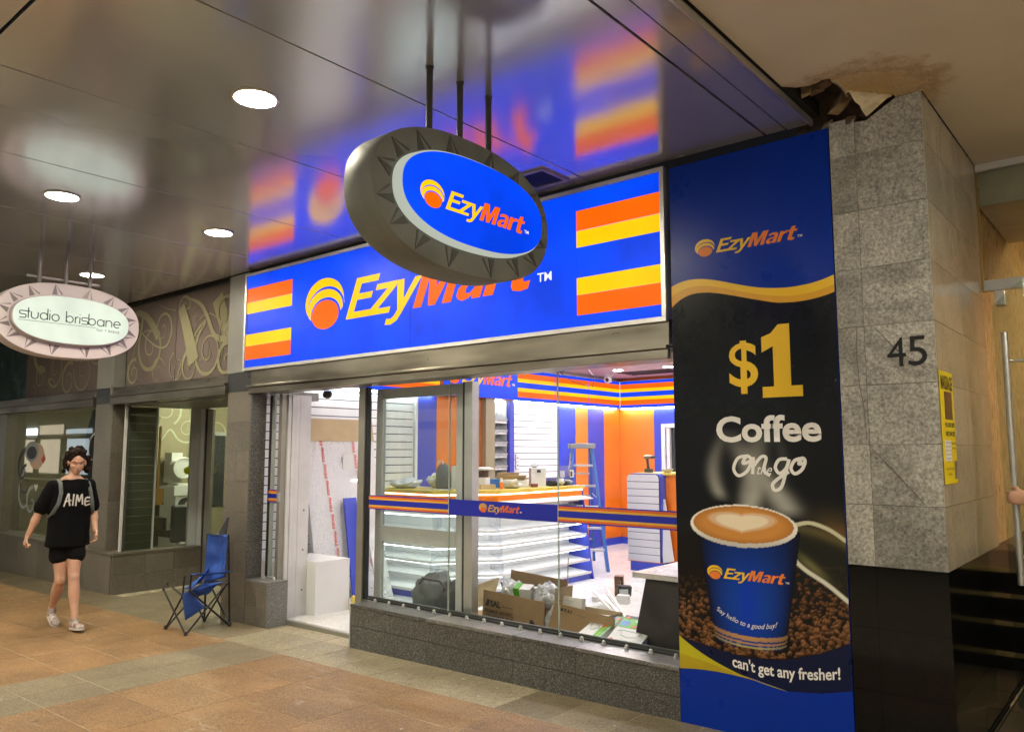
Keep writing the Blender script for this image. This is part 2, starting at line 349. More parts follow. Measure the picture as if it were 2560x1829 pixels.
for i in range(4):
    for j in range(3): paver(-9.9+.62*i, -9.28+.62*i, 4.665+.45*j, 5.115+.45*j, 'paver_brown')
sheet('entrance_path', -.90, 2.2, 4.465, 9.5, .004, 'black_gap')
ent = bpy.data.objects['entrance_path']
for i in range(5):
    for j in range(11):
        xx = -.885+.3*i*2; yy = 4.47+.45*j
        if xx > .8: continue
        o = box('tile', xx+.003, xx+.597, yy+.003, yy+.447, -.02, gz(xx)+.012, 'dark_tile', ent)
# ------------------------------------------------------------------ awning ceiling
CZ = 3.5
ceil = struct(box('ceiling', -16.5, -1.44, -2.6, F+.02, CZ+.03, CZ+.12, 'black_gap'))
ceil['label'] = 'glossy grey metal panel ceiling over the footpath'
xs = [-1.755-1.262*i for i in range(0, 12)]
HOLES = []
for i in range(len(xs)-1):
    for (y0, y1) in ((1.112, F+.0), (-2.5, 1.098)):
        box('panel', xs[i+1]+.005, xs[i]-.005, y0, y1-.004, CZ, CZ+.02, 'ceiling_panel', ceil, bevel=.002)
box('panel', -1.745, -1.628, -2.5, F-.004, CZ, CZ+.02, 'ceiling_panel', ceil); box('panel', -1.618, -1.485, -2.5, F-.004, CZ-.004, CZ+.02, 'ceiling_panel', ceil)
box('edge_trim', -1.484, -1.470, -2.5, F-.004, CZ-.02, CZ+.02, 'aluminium', ceil)
# plaster ceiling on the right with its rain-damaged corner
m, n, b = nodes_of('stained_plaster'); v = coords(n, True)
col = ramp(n, nz(n, v, 1.3, 4), [(.3, (.62, .56, .49)), (.7, (.72, .66, .58))])
dn = n.nodes.new('ShaderNodeVectorMath'); dn.operation = 'DISTANCE'; dn.inputs[1].default_value = (-1.2, 4.36, 3.52); L(n, v, dn.inputs[0])
dd = mathn(n, 'ADD', dn.outputs['Value'], mathn(n, 'MULTIPLY', mathn(n, 'SUBTRACT', nz(n, v, 9, 5, .7), .5), .5))
msk = ramp(n, dd, [(.20, (1, 1, 1)), (.50, (0, 0, 0))]); edge = ramp(n, dd, [(.30, (0, 0, 0)), (.34, (.55, .55, .55)), (.46, (0, 0, 0))])
col = mix(n, col, (.58, .42, .20), msk); col = mix(n, col, (.28, .15, .05), edge); L(n, col, b.inputs['Base Color']); b.inputs['Roughness'].default_value = .6
h = mathn(n, 'MULTIPLY', nz(n, coords(n, True, False, (4, 1, 1)), 22, 4), msk); bump(n, b, h, .9, .03)
PZ = 3.525
hole = [(-1.456, 3.95), (-1.40, 4.01), (-1.343, 4.03), (-1.30, 4.025), (-1.266, 4.01), (-1.232, 4.02), (-1.215, 4.12), (-1.199, 4.218), (-1.15, 4.285), (-1.10, 4.36), (-1.03, 4.43), (-1.03, 4.475)]
outer = [(-1.456, -2.6), (3.2, -2.6), (3.2, 5.95), (-.90, 5.95), (-.90, 4.475)]
pc = struct(MB().prism([(p[0], p[1]) for p in outer]+hole[::-1], (0, 0, PZ), (1, 0, 0), (0, 1, 0), (0, 0, 1), .015).build('plaster_ceiling', 'stained_plaster'))
struct(box('ceiling_void', -1.6, 3.3, -2.7, 6.1, 4.3, 4.4, 'black_gap'))
M('raw_plaster', (.74, .68, .52), .8, c2=(.55, .45, .30), ns=14, bmp=.4, bs=60); M('raw_rubble', (.45, .34, .2), .9, c2=(.2, .13, .07), ns=12, bmp=.8, bs=40); M('rubble', (.16, .10, .06), .9, c2=(.05, .035, .025), ns=9, bmp=.8, bs=40)
fl = thing('torn_plaster_flap', 'jagged white plaster flap hanging from the broken ceiling beside the stone pillar', 'plaster flap', (-1.0, 4.3, 3.5))
def sheet3(pts, th, name, mat, par, sub=5, rough=.006):
    a, b_, c = map(Vector, pts); mb = MB(); N = (b_-a).cross(c-a).normalized(); g = {}
    for i in range(sub+1):
        for j in range(sub+1-i):
            p = a+(b_-a)*i/sub+(c-a)*j/sub; p = p+N*R.uniform(-rough, rough)+Vector((R.uniform(-1, 1), R.uniform(-1, 1), R.uniform(-1, 1)))*rough*(1 if 0 < i < sub else .8); g[i, j] = p
    for sgn in (0, 1):
        idx = {}
        for k, p in g.items(): idx[k] = len(idx)
        vs = [p+N*th*sgn for p in g.values()]; fs = []
        for i in range(sub):
            for j in range(sub-i):
                fs.append((idx[i, j], idx[i+1, j], idx[i, j+1]))
                if i+j < sub-1: fs.append((idx[i+1, j], idx[i+1, j+1], idx[i, j+1]))
        mb.add(vs, fs)
    return mb.build(name, mat, par)
sheet3([(-1.20, 4.215, 3.525), (-1.035, 4.43, 3.525), (-1.180, 4.445, 3.452)], .010, 'torn_sheet', 'raw_plaster', fl)
sheet3([(-1.232, 4.03, 3.54), (-1.20, 4.215, 3.525), (-1.205, 4.22, 3.49)], .008, 'torn_sheet', 'raw_plaster', fl)
rb = thing('broken_masonry', 'brown crumbling masonry exposed inside the dark ceiling hole', 'rubble', (-1.3, 4.45, 3.5))
for k, (x_, y_, z_, s_) in enumerate([(-1.40, 4.16, 3.56, .03), (-1.34, 4.17, 3.57, .04), (-1.29, 4.14, 3.58, .035), (-1.31, 4.42, 3.54, .05), (-1.24, 4.36, 3.60, .04), (-1.20, 4.50, 3.50, .04), (-1.40, 4.50, 3.47, .035), (-1.33, 4.52, 3.45, .035), (-1.27, 4.47, 3.46, .03)]):
    rq = Matrix.Rotation(R.uniform(-1, 1), 3, 'Z') @ Matrix.Rotation(R.uniform(-.5, .5), 3, 'X'); mb = MB().box(-s_, s_, -s_*.6, s_*.6, -s_*.8, s_*.8)
    mb.v = [tuple(Vector((x_, y_, z_))+rq @ (Vector(p)*R.uniform(.7, 1.2))) for p in mb.v]; mb.build('lump', 'rubble' if k % 3 else 'raw_rubble', rb)
struct(box('ceiling_beam', -1.6, -.93, 4.55, 4.75, 3.41, 4.3, 'rubble'))
# downlights
M('lamp_trim', (.6, .55, .48), .3, .6)
def downlight(x, y, z, r, label, mat='downlight_glow', group='round downlights in the footpath ceiling', first=[]):
    if first:
        t = copy_tree(first[0]); t.location = (x, y, z); tag(t, label, 'ceiling light', group); return t
    t = thing('ceiling_light', label, 'ceiling light', (x, y, z), group)
    MB().lathe([(r, .02), (r*1.13, .0), (r*1.15, -.008), (r*1.0, -.012), (r*.97, 0.0)], (x, y, z), 32).build('trim_ring', 'lamp_trim', t, smooth=True)
    MB().lathe([(r*.98, .012), (r*.97, -.004), (r*.7, -.012), (0.001, -.016)], (x, y, z), 32).build('diffuser', mat, t, smooth=True)
    first.append(t); return t
fst = []
for x_, y_, lb in ((-3.64, 2.21, 'largest and nearest round downlight, above and left of the blue oval sign'), (-6.18, 2.2, 'round downlight at the far left, above the pale oval salon sign'),
                   (-6.2, 3.46, 'round downlight between the two hanging oval signs, near the lit fascia'), (-8.76, 3.46, 'farthest and smallest round downlight, behind the rods of the pale salon sign')):
    downlight(x_, y_, CZ, .108, lb, first=fst)
for x_, y_ in ((-3.64, -.3), (-8.76, .95), (-11.3, 2.2), (-8.76, -.3), (-6.18, .0), (-11.3, .3)):
    downlight(x_, y_, CZ, .108, 'round downlight in the grey ceiling outside the picture', group='downlights beyond the picture', first=fst)
for x_, y_ in ((.9, 1.6), (.9, 3.6), (-.3, -.6)):
    downlight(x_, y_, PZ, .108, 'round downlight in the plaster ceiling outside the picture', group='plaster ceiling downlights', first=fst)
# surface mounted lamp over the lobby entrance, out of frame on the right
bt_ = thing('batten_light', 'long batten lamp hanging under the plaster ceiling outside the picture', 'ceiling light', (1.7, 2.9, PZ)); emis('batten_glow', (1., .90, .70), 26.)
box('housing', 1.62, 1.78, 2.2, 3.6, 3.18, 3.25, 'aluminium', bt_); box('diffuser', 1.60, 1.80, 2.22, 3.58, 3.09, 3.179, 'batten_glow', bt_); box('bracket', 1.68, 1.72, 2.6, 2.64, 3.25, PZ, 'aluminium', bt_); box('bracket', 1.68, 1.72, 3.2, 3.24, 3.25, PZ, 'aluminium', bt_)
# grille
g = thing('ceiling_vent', 'small square ceiling vent with dark louvres behind the blue oval sign', 'vent', (-3.25, 4.17, CZ))
gx0, gx1, gy0, gy1 = -3.40, -3.10, 4.02, 4.33
for a in ((gx0, gx1, gy0, gy0+.03), (gx0, gx1, gy1-.03, gy1), (gx0, gx0+.03, gy0+.03, gy1-.03), (gx1-.03, gx1, gy0+.03, gy1-.03)): box('frame', *a, CZ-.012, CZ-.001, 'grey_paint', g)
box('backing', gx0+.03, gx1-.03, gy0+.03, gy1-.03, CZ-.003, CZ-.001, 'black_gap', g)
for k in range(12): box('louvre', gx0+.03, gx1-.03, gy0+.035+k*.02, gy0+.042+k*.02, CZ-.010, CZ-.003, 'black_plastic', g)
# ------------------------------------------------------------------ lit fascia sign
sg = thing('store_sign', 'long backlit blue shop sign with orange and yellow stripes above the shutter', 'sign', (-4.87, F, 2.45))
SY = 4.44
box('sign_box', -7.34, -2.43, SY+.012, F+.2, 2.46, 3.455, 'aluminium', sg)
for a in ((-7.345, -2.425, 3.43, 3.46), (-7.345, -2.425, 2.445, 2.475)): box('frame', a[0], a[1], SY-.02, SY+.01, a[2], a[3], 'aluminium', sg)
for a in ((-7.345, -7.315), (-2.455, -2.425)): box('frame', a[0], a[1], SY-.02, SY+.01, 2.476, 3.429, 'aluminium', sg)
for a in ((-7.314, -6.519), (-6.516, -4.824), (-4.821, -3.128), (-3.125, -2.456)): box('sign_panel', a[0], a[1], SY-.004, SY+.01, 2.477, 3.428, 'lit_blue', sg)
fr = FAC(SY-.004)
for (u0, u1) in ((-7.313, -6.52), (-3.124, -2.457)):
    for z0, z1, mt in ((3.157, 3.30, 'lit_orange'), (3.037, 3.155, 'lit_yellow'), (2.70, 2.82, 'lit_yellow'), (2.557, 2.699, 'lit_orange')):
        poly('stripe', [(u0, z0), (u1, z0), (u1, z1), (u0, z1)], fr, .0015, mt, sg)
logo(fr, -6.293, 2.75, 1.0, LIT, sg, .002)
# ------------------------------------------------------------------ hanging oval signs
def sq(t, a, b, e=2.6):
    c, s = math.cos(t), math.sin(t); return (a*math.copysign(abs(c)**(2/e), c), b*math.copysign(abs(s)**(2/e), s))
M('oval_metal', (.19, .195, .18), .6, .1, c2=(.14, .145, .13), ns=5, bmp=.03, bs=90); M('oval_pink', (.52, .45, .47), .5, 0., c2=(.46, .40, .43), ns=3, bmp=.03, bs=70)
M('spike_dark', (.085, .085, .075), .5, .2); M('spike_grey', (.16, .13, .14), .4, .2); emis('rim_pale', (.70, .76, .64), .62); M('rod_metal', (.10, .10, .095), .35, .7); M('rod_pink', (.17, .15, .155), .4, .4)
def oval(xf, depth, yc, zc, body, spike, rim, face, label, name, rods, rodmat, tilt=.12):
    t = thing(name, label, 'hanging sign', (xf-depth/2, yc, zc)); n = 72; A, B = .612, .335
    def ring(a, b, x, dy=0): return [Vector((x, yc+dy+sq(2*math.pi*k/n, a, b, 2.35)[0], zc+sq(2*math.pi*k/n, a, b, 2.35)[1])) for k in range(n)]
    MB().loft([ring(A*.985, B*.975, xf-depth), ring(A, B, xf-depth+.012), ring(A, B, xf-.008), ring(A*.992, B*.985, xf), ring(A*.80, B*.64, xf)]).build('casing', body, t, smooth=True)
    MB().loft([ring(A*.815, B*.66, xf+.0), ring(A*.81, B*.65, xf+.042), ring(A*.798, B*.628, xf+.052)]).build('rim', rim, t, smooth=True)
    MB().loft([ring(A*.795, B*.622, xf+.02), ring(A*.795, B*.622, xf+.056)]).build('sign_face', face, t)
    # compass-like rays round the face
    for k in range(16):
        a = 2*math.pi*(k+.5)/16; pi = sq(a, A*.83, B*.69, 2.35); po = sq(a, A*.972, B*.965, 2.35); d = Vector((-math.sin(a)*A, math.cos(a)*B)).normalized()
        o1 = Vector(pi)+d*.045; o2 = Vector(pi)-d*.04; tip = Vector(po); mid = Vector(pi)
        P = lambda q, dx=0: (xf+.0035+dx*.5, yc+q.x, zc+q.y)
        mb = MB(); vs = [P(o1), P(mid), P(tip), P(o1, -.006), P(mid, -.006), P(tip, -.006)]
        mb.add(vs, [(0, 1, 2), (5, 4, 3), (0, 3, 4, 1), (1, 4, 5, 2), (2, 5, 3, 0)])
        e = (tip-o2)*1.0; w = Vector((-e.y, e.x)).normalized()*.006
        vs = [P(o2+w), P(o2-w), P(tip), P(o2+w, -.006), P(o2-w, -.006), P(tip, -.006)]
        mb.add([(q[0]-.0008, q[1], q[2]) for q in vs], [(0, 1, 2), (5, 4, 3), (0, 3, 4, 1), (1, 4, 5, 2), (2, 5, 3, 0)])
        mb.build('ray', spike, t)
    for y_ in rods:
        MB().tube([(xf-depth*.82, y_, zc+B*.9), (xf-depth*.82, y_, CZ-.002)], .017, 12).build('rod', rodmat, t, smooth=True)
        MB().lathe([(.021, 0), (.021, -.008), (.018, -.010)], (xf-depth*.82, y_, CZ-.001), 16).build('rod_flange', rodmat, t)
    return t
ov = oval(-2.52, .20, 2.70, 2.785, 'oval_metal', 'spike_dark', 'rim_pale', 'lit_blue', 'grey metal oval sign with glowing blue face hanging in front of the shopfront', 'hanging_sign', (2.575, 2.79, 3.01), 'rod_metal')
logo(SID(-2.464), 2.315, 2.70, .257, LIT, ov, .001)
ov2 = oval(-7.56, .18, 2.83, 2.785, 'oval_pink', 'spike_grey', 'oval_pink', 'lit_salon', 'pale pink oval sign with white lit face reading studio brisbane', 'hanging_sign', (2.60, 2.82, 3.03), 'rod_pink')
box('crossbar', -7.735, -7.715, 2.50, 3.12, 3.17, 3.19, 'rod_pink', ov2)
# drawn lettering: thin round-cornered strokes
def arc(cx, cy, r, a0, a1, n=12, ry=None): return [(cx+r*math.cos(math.radians(a0+(a1-a0)*i/n)), cy+(ry or r)*math.sin(math.radians(a0+(a1-a0)*i/n))) for i in range(n+1)]
def letters(word):
    """mono-line alphabet, x-height 1"""
    out = []; x = 0
    for ch in word:
        a = []
        if ch == 's': a = [[(.95, 1), (.1, 1), (0, .9), (0, .62), (.1, .52), (.75, .50), (.85, .4), (.85, .1), (.75, 0), (0, 0)]]; w = 1.0
        elif ch == 't': a = [[(.15, 1.55), (.15, 0)], [(-.1, 1), (.4, 1)]]; w = .55
        elif ch == 'u': a = [[(0, 1), (0, .4)]+arc(.45, .4, .45, 180, 360, ry=.4)+[(.9, 1)]]; w = 1.2
        elif ch == 'd': a = [arc(.5, .5, .5, 0, 360, 20), [(1.0, 1.7), (1.0, 0)]]; w = 1.3
        elif ch == 'i': a = [[(0, 1), (0, 0)], [(0, 1.35), (0, 1.45)]]; w = .3
        elif ch == 'o': a = [arc(.5, .5, .5, 0, 360, 20)]; w = 1.3
        elif ch == 'b': a = [arc(.5, .5, .5, 0, 360, 20), [(0, 1.7), (0, 0)]]; w = 1.3
        elif ch == 'r': a = [[(0, 1), (0, 0)], [(0, .55)]+arc(.45, .55, .45, 180, 90, ry=.45)]; w = .65
        elif ch == 'a': a = [arc(.5, .5, .5, 0, 360, 20), [(1, 1), (1, 0)]]; w = 1.3
        elif ch == 'n': a = [[(0, 1), (0, 0)], [(0, .5)]+arc(.45, .55, .45, 180, 0, ry=.45)+[(.9, 0)]]; w = 1.2
        elif ch == 'e': a = [[(.02, .5), (.98, .5)]+arc(.5, .5, .5, 0, 310, 20)]; w = 1.25
        elif ch == ' ': w = .7
        out.append([[(p[0]+x, p[1]) for p in s] for s in a]); x += w
    return out, x-.3
fr = SID(-7.5035); ls, tw = letters('studio brisbane'); k = .84/tw; mbt = None
for l_ in ls:
    if not l_: continue
    mb = MB()
    for s_ in l_: mb.strip([(2.395+p[0]*k, 2.765+p[1]*k) for p in s_], .0085, *fr, .002)
    mb.build('lettering', 'black_plastic', ov2)
MB().strip([(2.39, 2.745), (3.02, 2.745)], .004, *fr, .002).build('underline', 'spike_grey', ov2)
text('lettering', 'hair + beauty', fr, (3.03, 2.705, 3.235, 2.745), 'spike_grey', ov2, 0, 0, .002)
# ------------------------------------------------------------------ stainless shutter box over the shop
sh = thing('shutter_housing', 'brushed stainless roller shutter housing running under the blue sign', 'shutter housing', (-4.8, F, 2.2))
box('upper_rail', -7.21, -2.42, F-.015, F+.22, 2.292, 2.444, 'stainless', sh, bevel=.004)
box('ledge', -7.24, -2.42, F-.055, F+.20, 2.268, 2.290, 'stainless', sh, bevel=.003)
box('lower_rail', -7.23, -2.42, F-.035, F+.19, 2.205, 2.266, 'stainless', sh, bevel=.004)
# ------------------------------------------------------------------ granite plinth with sill
GY = 4.66
pl = thing('granite_plinth', 'speckled dark granite plinth with metal studs under the wide shop window', 'plinth', (-4, F, 0))
xs_ = [-5.55, -4.62, -3.73, -3.18, -2.405]
for i in range(4):
    for (z0, z1) in ((gz(-5)-.06, .135), (.139, .289)):
        box('panel', xs_[i]+.0012, xs_[i+1]-.0012, F, F+.04, z0, z1, 'speckled_granite', pl)
box('core', -5.545, -2.405, F+.035, GY+.06, -.15, .287, 'dark_stone', pl)
box('end_cap', -5.562, -5.552, F-.004, GY+.06, -.16, .312, 'alu_grey', pl)
for i in range(4): box('sill_slab', xs_[i]+.001, xs_[i+1]-.001, F-.008, GY+.03, .290, .315, 'light_granite' if i % 2 else 'speckled_granite', pl, bevel=.002)
first = None
for k in range(17):
    xx = -5.43+.182*k
    if xx > -2.45: break
    if first is None:
        first = MB().lathe([(.016, 0), (.016, .012), (.013, .014), (.013, .022), (.009, .03), (.0005, .033)], (0, 0, 0), 12).build('dome_nut', 'aluminium', None, smooth=True)
        first.parent = pl; first.location = Vector((xx, GY-.035, .315))-wloc(pl)
    else:
        c = first.copy(); COL.objects.link(c); c.location = Vector((xx, GY-.035, .315))-wloc(pl)
# ------------------------------------------------------------------ pillar and low block left of the shop door
pi_ = thing('granite_pillar', 'brown granite tiled pillar between the salon recess and the shop door', 'pillar', (-7.44, F, -.08))
zs = [-.14, .085, .395, .705, 1.01, 1.315, 1.623, 1.93, 2.24]
for i in range(len(zs)-1):
    if i in (2, 5): box('tile', -7.66, -7.46, F, F+.02, zs[i]+.001, zs[i+1]-.001, 'brown_granite', pi_); box('tile', -7.457, -7.222, F, F+.02, zs[i]+.001, zs[i+1]-.001, 'brown_granite', pi_)
    else: box('tile', -7.66, -7.222, F, F+.02, zs[i]+.001, zs[i+1]-.001, 'brown_granite', pi_)
    box('side_tile', -7.22, -7.20, F+.002, GY-.03, zs[i]+.001, zs[i+1]-.001, 'speckled_granite', pi_)
box('core', -7.655, -7.222, F+.021, GY-.03, -.2, 2.24, 'dark_paint', pi_)
box('dark_block', -7.665, -7.20, F-.004, GY-.02, 2.242, 2.44, 'dark_stone', pi_)
box('grey_cap', -7.70, -7.345, F-.002, GY-.02, 2.442, 3.49, 'grey_paint', pi_)
lb = thing('low_granite_block', 'knee high granite block with polished side beside the shop door', 'plinth', (-7.0, F, -.07))
for x0, x1 in ((-7.198, -7.02), (-7.018, -6.84)):
    box('tile', x0, x1, F, F+.03, -.15, .10, 'brown_granite', lb); box('tile', x0, x1, F, F+.03, .102, .335, 'brown_granite', lb)
box('side_slab', -6.838, -6.82, F-.002, GY+.03, -.15, .335, 'light_granite', lb)
box('top_slab', -7.198, -6.82, F-.004, GY+.03, .337, .355, 'light_granite', lb)
box('core', -7.195, -6.84, F+.031, GY+.03, -.15, .335, 'dark_stone', lb)
for xx in (-7.10, -6.93):
    c = first.copy(); COL.objects.link(c); c.parent = lb; c.location = Vector((xx, GY-.06, .355))-wloc(lb)
# ------------------------------------------------------------------ shopfront glazing and sliding door
M('white_frame', (.66, .65, .66), .4, .1, ns=5)
sl = thing('sidelight_window', 'narrow glass sidelight with striped band left of the shop entrance', 'window', (-7.1, GY, .36))
box('pane', -7.19, -7.0, GY+.02, GY+.03, .36, 2.204, 'shop_glass', sl)
box('frame', -7.197, -7.19, GY+.01, GY+.04, .356, 2.204, 'black_plastic', sl)
box('frame', -7.19, -7.15, GY+.035, GY+.06, .36, 2.204, 'alu_grey', sl)
box('frame', -7.0, -6.945, GY-.01, GY+.05, gz(-7)-.02, 2.203, 'alu_tan', sl)
box('lock', -6.97, -6.935, GY-.02, GY-.01, 1.12, 1.21, 'alu_grey', sl)
def band(u0, u1, fr, par):
    z0, z1 = 1.107, 1.232
    poly('stripe_band', [(u0, z0), (u1, z0), (u1, z1), (u0, z1)], fr, .001, 'decal_blue', par)
    for a, b_, mt in ((.80, .93, 'decal_orange'), (.68, .80, 'decal_yellow'), (.19, .31, 'decal_yellow'), (.07, .19, 'decal_orange')):
        poly('stripe', [(u0, z0+(z1-z0)*a), (u1, z0+(z1-z0)*a), (u1, z0+(z1-z0)*b_), (u0, z0+(z1-z0)*b_)], fr, .0016, mt, par)
M('decal_blue', (.01, .02, .42), .35); M('decal_orange', (.75, .14, .02), .4); M('decal_yellow', (.75, .42, .04), .4)
DFR = FAC(GY+.0195)
band(-7.188, -7.001, DFR, sl)
jm = thing('door_jamb', 'white grooved metal jamb at the left of the open shop entrance', 'door frame', (-6.92, GY, 0))
for k, (y0, y1, dx) in enumerate(((GY+.052, GY+.09, 0), (GY+.095, GY+.14, .006), (GY+.145, GY+.19, .0), (GY+.195, GY+.33, -.004))): box('jamb_strip', -6.99, -6.925+dx, y0, y1, -.05, 2.2, 'white_frame', jm)
for z_ in (1.02, .62, .22): MB().lathe([(.009, 0), (.009, .002), (.004, .003)], (-6.929, GY+.27, z_), 12, 'X').build('screw', 'black_plastic', jm)
wn = thing('shop_window', 'wide frameless shop window in three panes with a blue and striped band', 'window', (-4.1, GY, .315))
for (u0, u1) in ((-5.60, -4.60), (-4.594, -3.485), (-3.479, -2.41)): box('pane', u0, u1, GY+.02, GY+.03, .335, 2.204, 'shop_glass', wn)
M('glass_edge', (.45, .55, .50), .3, .1)
for u in (-4.597, -3.482): box('joint', u-.003, u+.003, GY+.018, GY+.032, .335, 2.204, 'glass_edge', wn)
box('channel', -5.60, -2.41, GY+.033, GY+.05, .316, .345, 'dark_paint', wn); box('channel', -5.60, -2.41, GY+.005, GY+.018, .316, .328, 'black_plastic', wn)
box('post', -5.72, -5.635, GY-.02, GY+.06, gz(-5.6)-.02, 2.203, 'alu_tan', wn); box('seal', -5.634, -5.622, GY-.005, GY+.05, .318, 2.203, 'black_plastic', wn)
band(-5.60, -4.60, DFR, wn); band(-3.478, -2.415, DFR, wn)
poly('blue_band', [(-4.597, 1.107), (-3.482, 1.107), (-3.482, 1.232), (-4.597, 1.232)], DFR, .001, 'decal_blue', wn)
logo(FAC(GY+.018), -4.26, 1.143, .148, ('decal_yellow', 'decal_orange', 'print_white'), wn, .0008)
dl = thing('sliding_door', 'grey framed glass sliding door parked behind the left window pane', 'door', (-5.1, 4.8, 0))
D0, D1 = 4.80, 4.84
box('stile', -5.655, -5.57, D0, D1, -.02, 2.19, 'alu_grey', dl); box('stile', -4.63, -4.56, D0, D1, -.02, 2.19, 'alu_grey', dl)
box('top_rail', -5.568, -4.632, D0, D1, 2.10, 2.19, 'alu_grey', dl); box('mid_rail', -5.568, -4.632, D0, D1, .82, .955, 'alu_grey', dl); box('bottom_rail', -5.568, -4.632, D0, D1, 0.0, .10, 'alu_grey', dl)
box('pane', -5.568, -4.632, D0+.016, D0+.022, .956, 2.099, 'door_glass', dl); box('pane', -5.568, -4.632, D0+.016, D0+.022, .101, .819, 'door_glass', dl)
ds = thing('door_stile', 'silver aluminium post behind the joint of the shop window panes', 'post', (-4.5, 4.8, 0))
box('black_seal', -4.556, -4.53, D0, D1, -.02, 2.2, 'black_plastic', ds); box('post', -4.528, -4.44, D0-.01, D1+.03, -.02, 2.2, 'aluminium', ds)
sn = thing('door_sensor', 'small black dome sensor above the open shop entrance', 'sensor', (-6.3, GY+.05, 2.2))
MB().lathe([(.03, 0), (.045, -.01), (.05, -.035), (.04, -.06), (.015, -.072), (0.001, -.074)], (-6.3, GY+.06, 2.204), 20).build('dome', 'black_plastic', sn, smooth=True)
# ------------------------------------------------------------------ coffee poster
ps = thing('coffee_poster', 'tall blue and black coffee poster board right of the shop window', 'poster', (-1.9, F, 0))
bx = box('board', -2.403, -1.392, F, F+.03, -.06, 3.447, 'print_blue', ps)
fr = FAC(F)
def bez(p, n=24):
    out = []
    for i in range(n+1):
        t = i/n; out.append(tuple((1-t)**3*p[0][j]+3*(1-t)**2*t*p[1][j]+3*(1-t)*t*t*p[2][j]+t**3*p[3][j] for j in (0, 1)))
    return out
L0, R0 = -2.402, -1.393
top1 = bez([(L0, 2.665), (-2.18, 2.76), (-1.98, 2.585), (-1.70, 2.565)])+bez([(-1.70, 2.565), (-1.60, 2.555), (-1.48, 2.565), (R0, 2.60)])[1:]
bot1 = bez([(L0, 2.53), (-2.24, 2.68), (-2.05, 2.56), (-1.72, 2.48)])+bez([(-1.72, 2.48), (-1.60, 2.465), (-1.50, 2.47), (R0, 2.502)])[1:]
mid1 = bez([(L0, 2.60), (-2.20, 2.72), (-2.05, 2.58), (-1.72, 2.52)])+bez([(-1.72, 2.52), (-1.60, 2.50), (-1.5, 2.51), (R0, 2.545)])[1:]
poly('dark_print', [(L0, .30)]+[(R0, .30)]+bot1[::-1], fr, .0006, 'print_black', ps)
poly('wave', bot1+top1[::-1], fr, .0012, 'print_yellow', ps); poly('wave', bot1+mid1[::-1], fr, .0016, 'print_yellow_deep', ps)
logo(fr, -2.232, 2.825, .2285, PRN, ps, .001)
text('lettering', '$', fr, (-2.027, 1.958, -1.848, 2.276), 'print_yellow', ps, .012, 0, .0016)
poly('lettering', [(-1.824, 1.93), (-1.59, 1.93), (-1.59, 1.993), (-1.655, 1.993), (-1.655, 2.352), (-1.722, 2.352), (-1.765, 2.305), (-1.823, 2.285), (-1.823, 2.195), (-1.755, 2.228), (-1.755, 1.993), (-1.824, 1.993)], fr, .0016, 'print_yellow', ps)
text('lettering', 'Coffee', fr, (-2.122, 1.672, -1.497, 1.828), 'print_white', ps, .03, 0, .0016)
# hand drawn script
def spl(pts, n=8):
    out = []; P = [pts[0]]+list(pts)+[pts[-1]]
    for i in range(1, len(P)-2):
        for k in range(n):
            t = k/n; out.append(tuple(.5*((2*P[i][j])+(-P[i-1][j]+P[i+1][j])*t+(2*P[i-1][j]-5*P[i][j]+4*P[i+1][j]-P[i+2][j])*t*t+(-P[i-1][j]+3*P[i][j]-3*P[i+1][j]+P[i+2][j])*t**3) for j in (0, 1)))
    return out+[pts[-1]]
def script(strokes, u, v, k, w, kz=1.):
    mb = MB()
    for s_ in strokes: mb.strip([(u+p[0]*k, v+p[1]*k*kz) for p in spl(s_)], w, *fr, .0018)
    return mb.build('lettering', 'print_white', ps)
script([[(.45, .95), (.15, .85), (0, .35), (.15, .02), (.42, .25), (.55, .75), (.42, .95), (.3, .6), (.6, .75)], [(.62, .9), (.58, .1)], [(.6, .45), (.85, .9), (1.0, .85), (.92, .3), (1.1, .05)]], -2.018, 1.475, .20, .019, .62)
text('lettering', 'the', fr, (-1.875, 1.487, -1.785, 1.545), 'print_white', ps, .0, .4, .0016)
script([[(.45, .9), (.15, .85), (0, .4), (.15, .05), (.4, .35), (.52, .88), (.38, .1), (.2, -.75), (-.05, -.95), (-.12, -.6), (.15, -.2), (.5, .15)], [(1.0, .95), (.72, .8), (.58, .35), (.72, .05), (.98, .3), (1.1, .78), (1.0, .95), (.88, .62), (1.15, .72)]], -1.765, 1.49, .155, .019, .62)
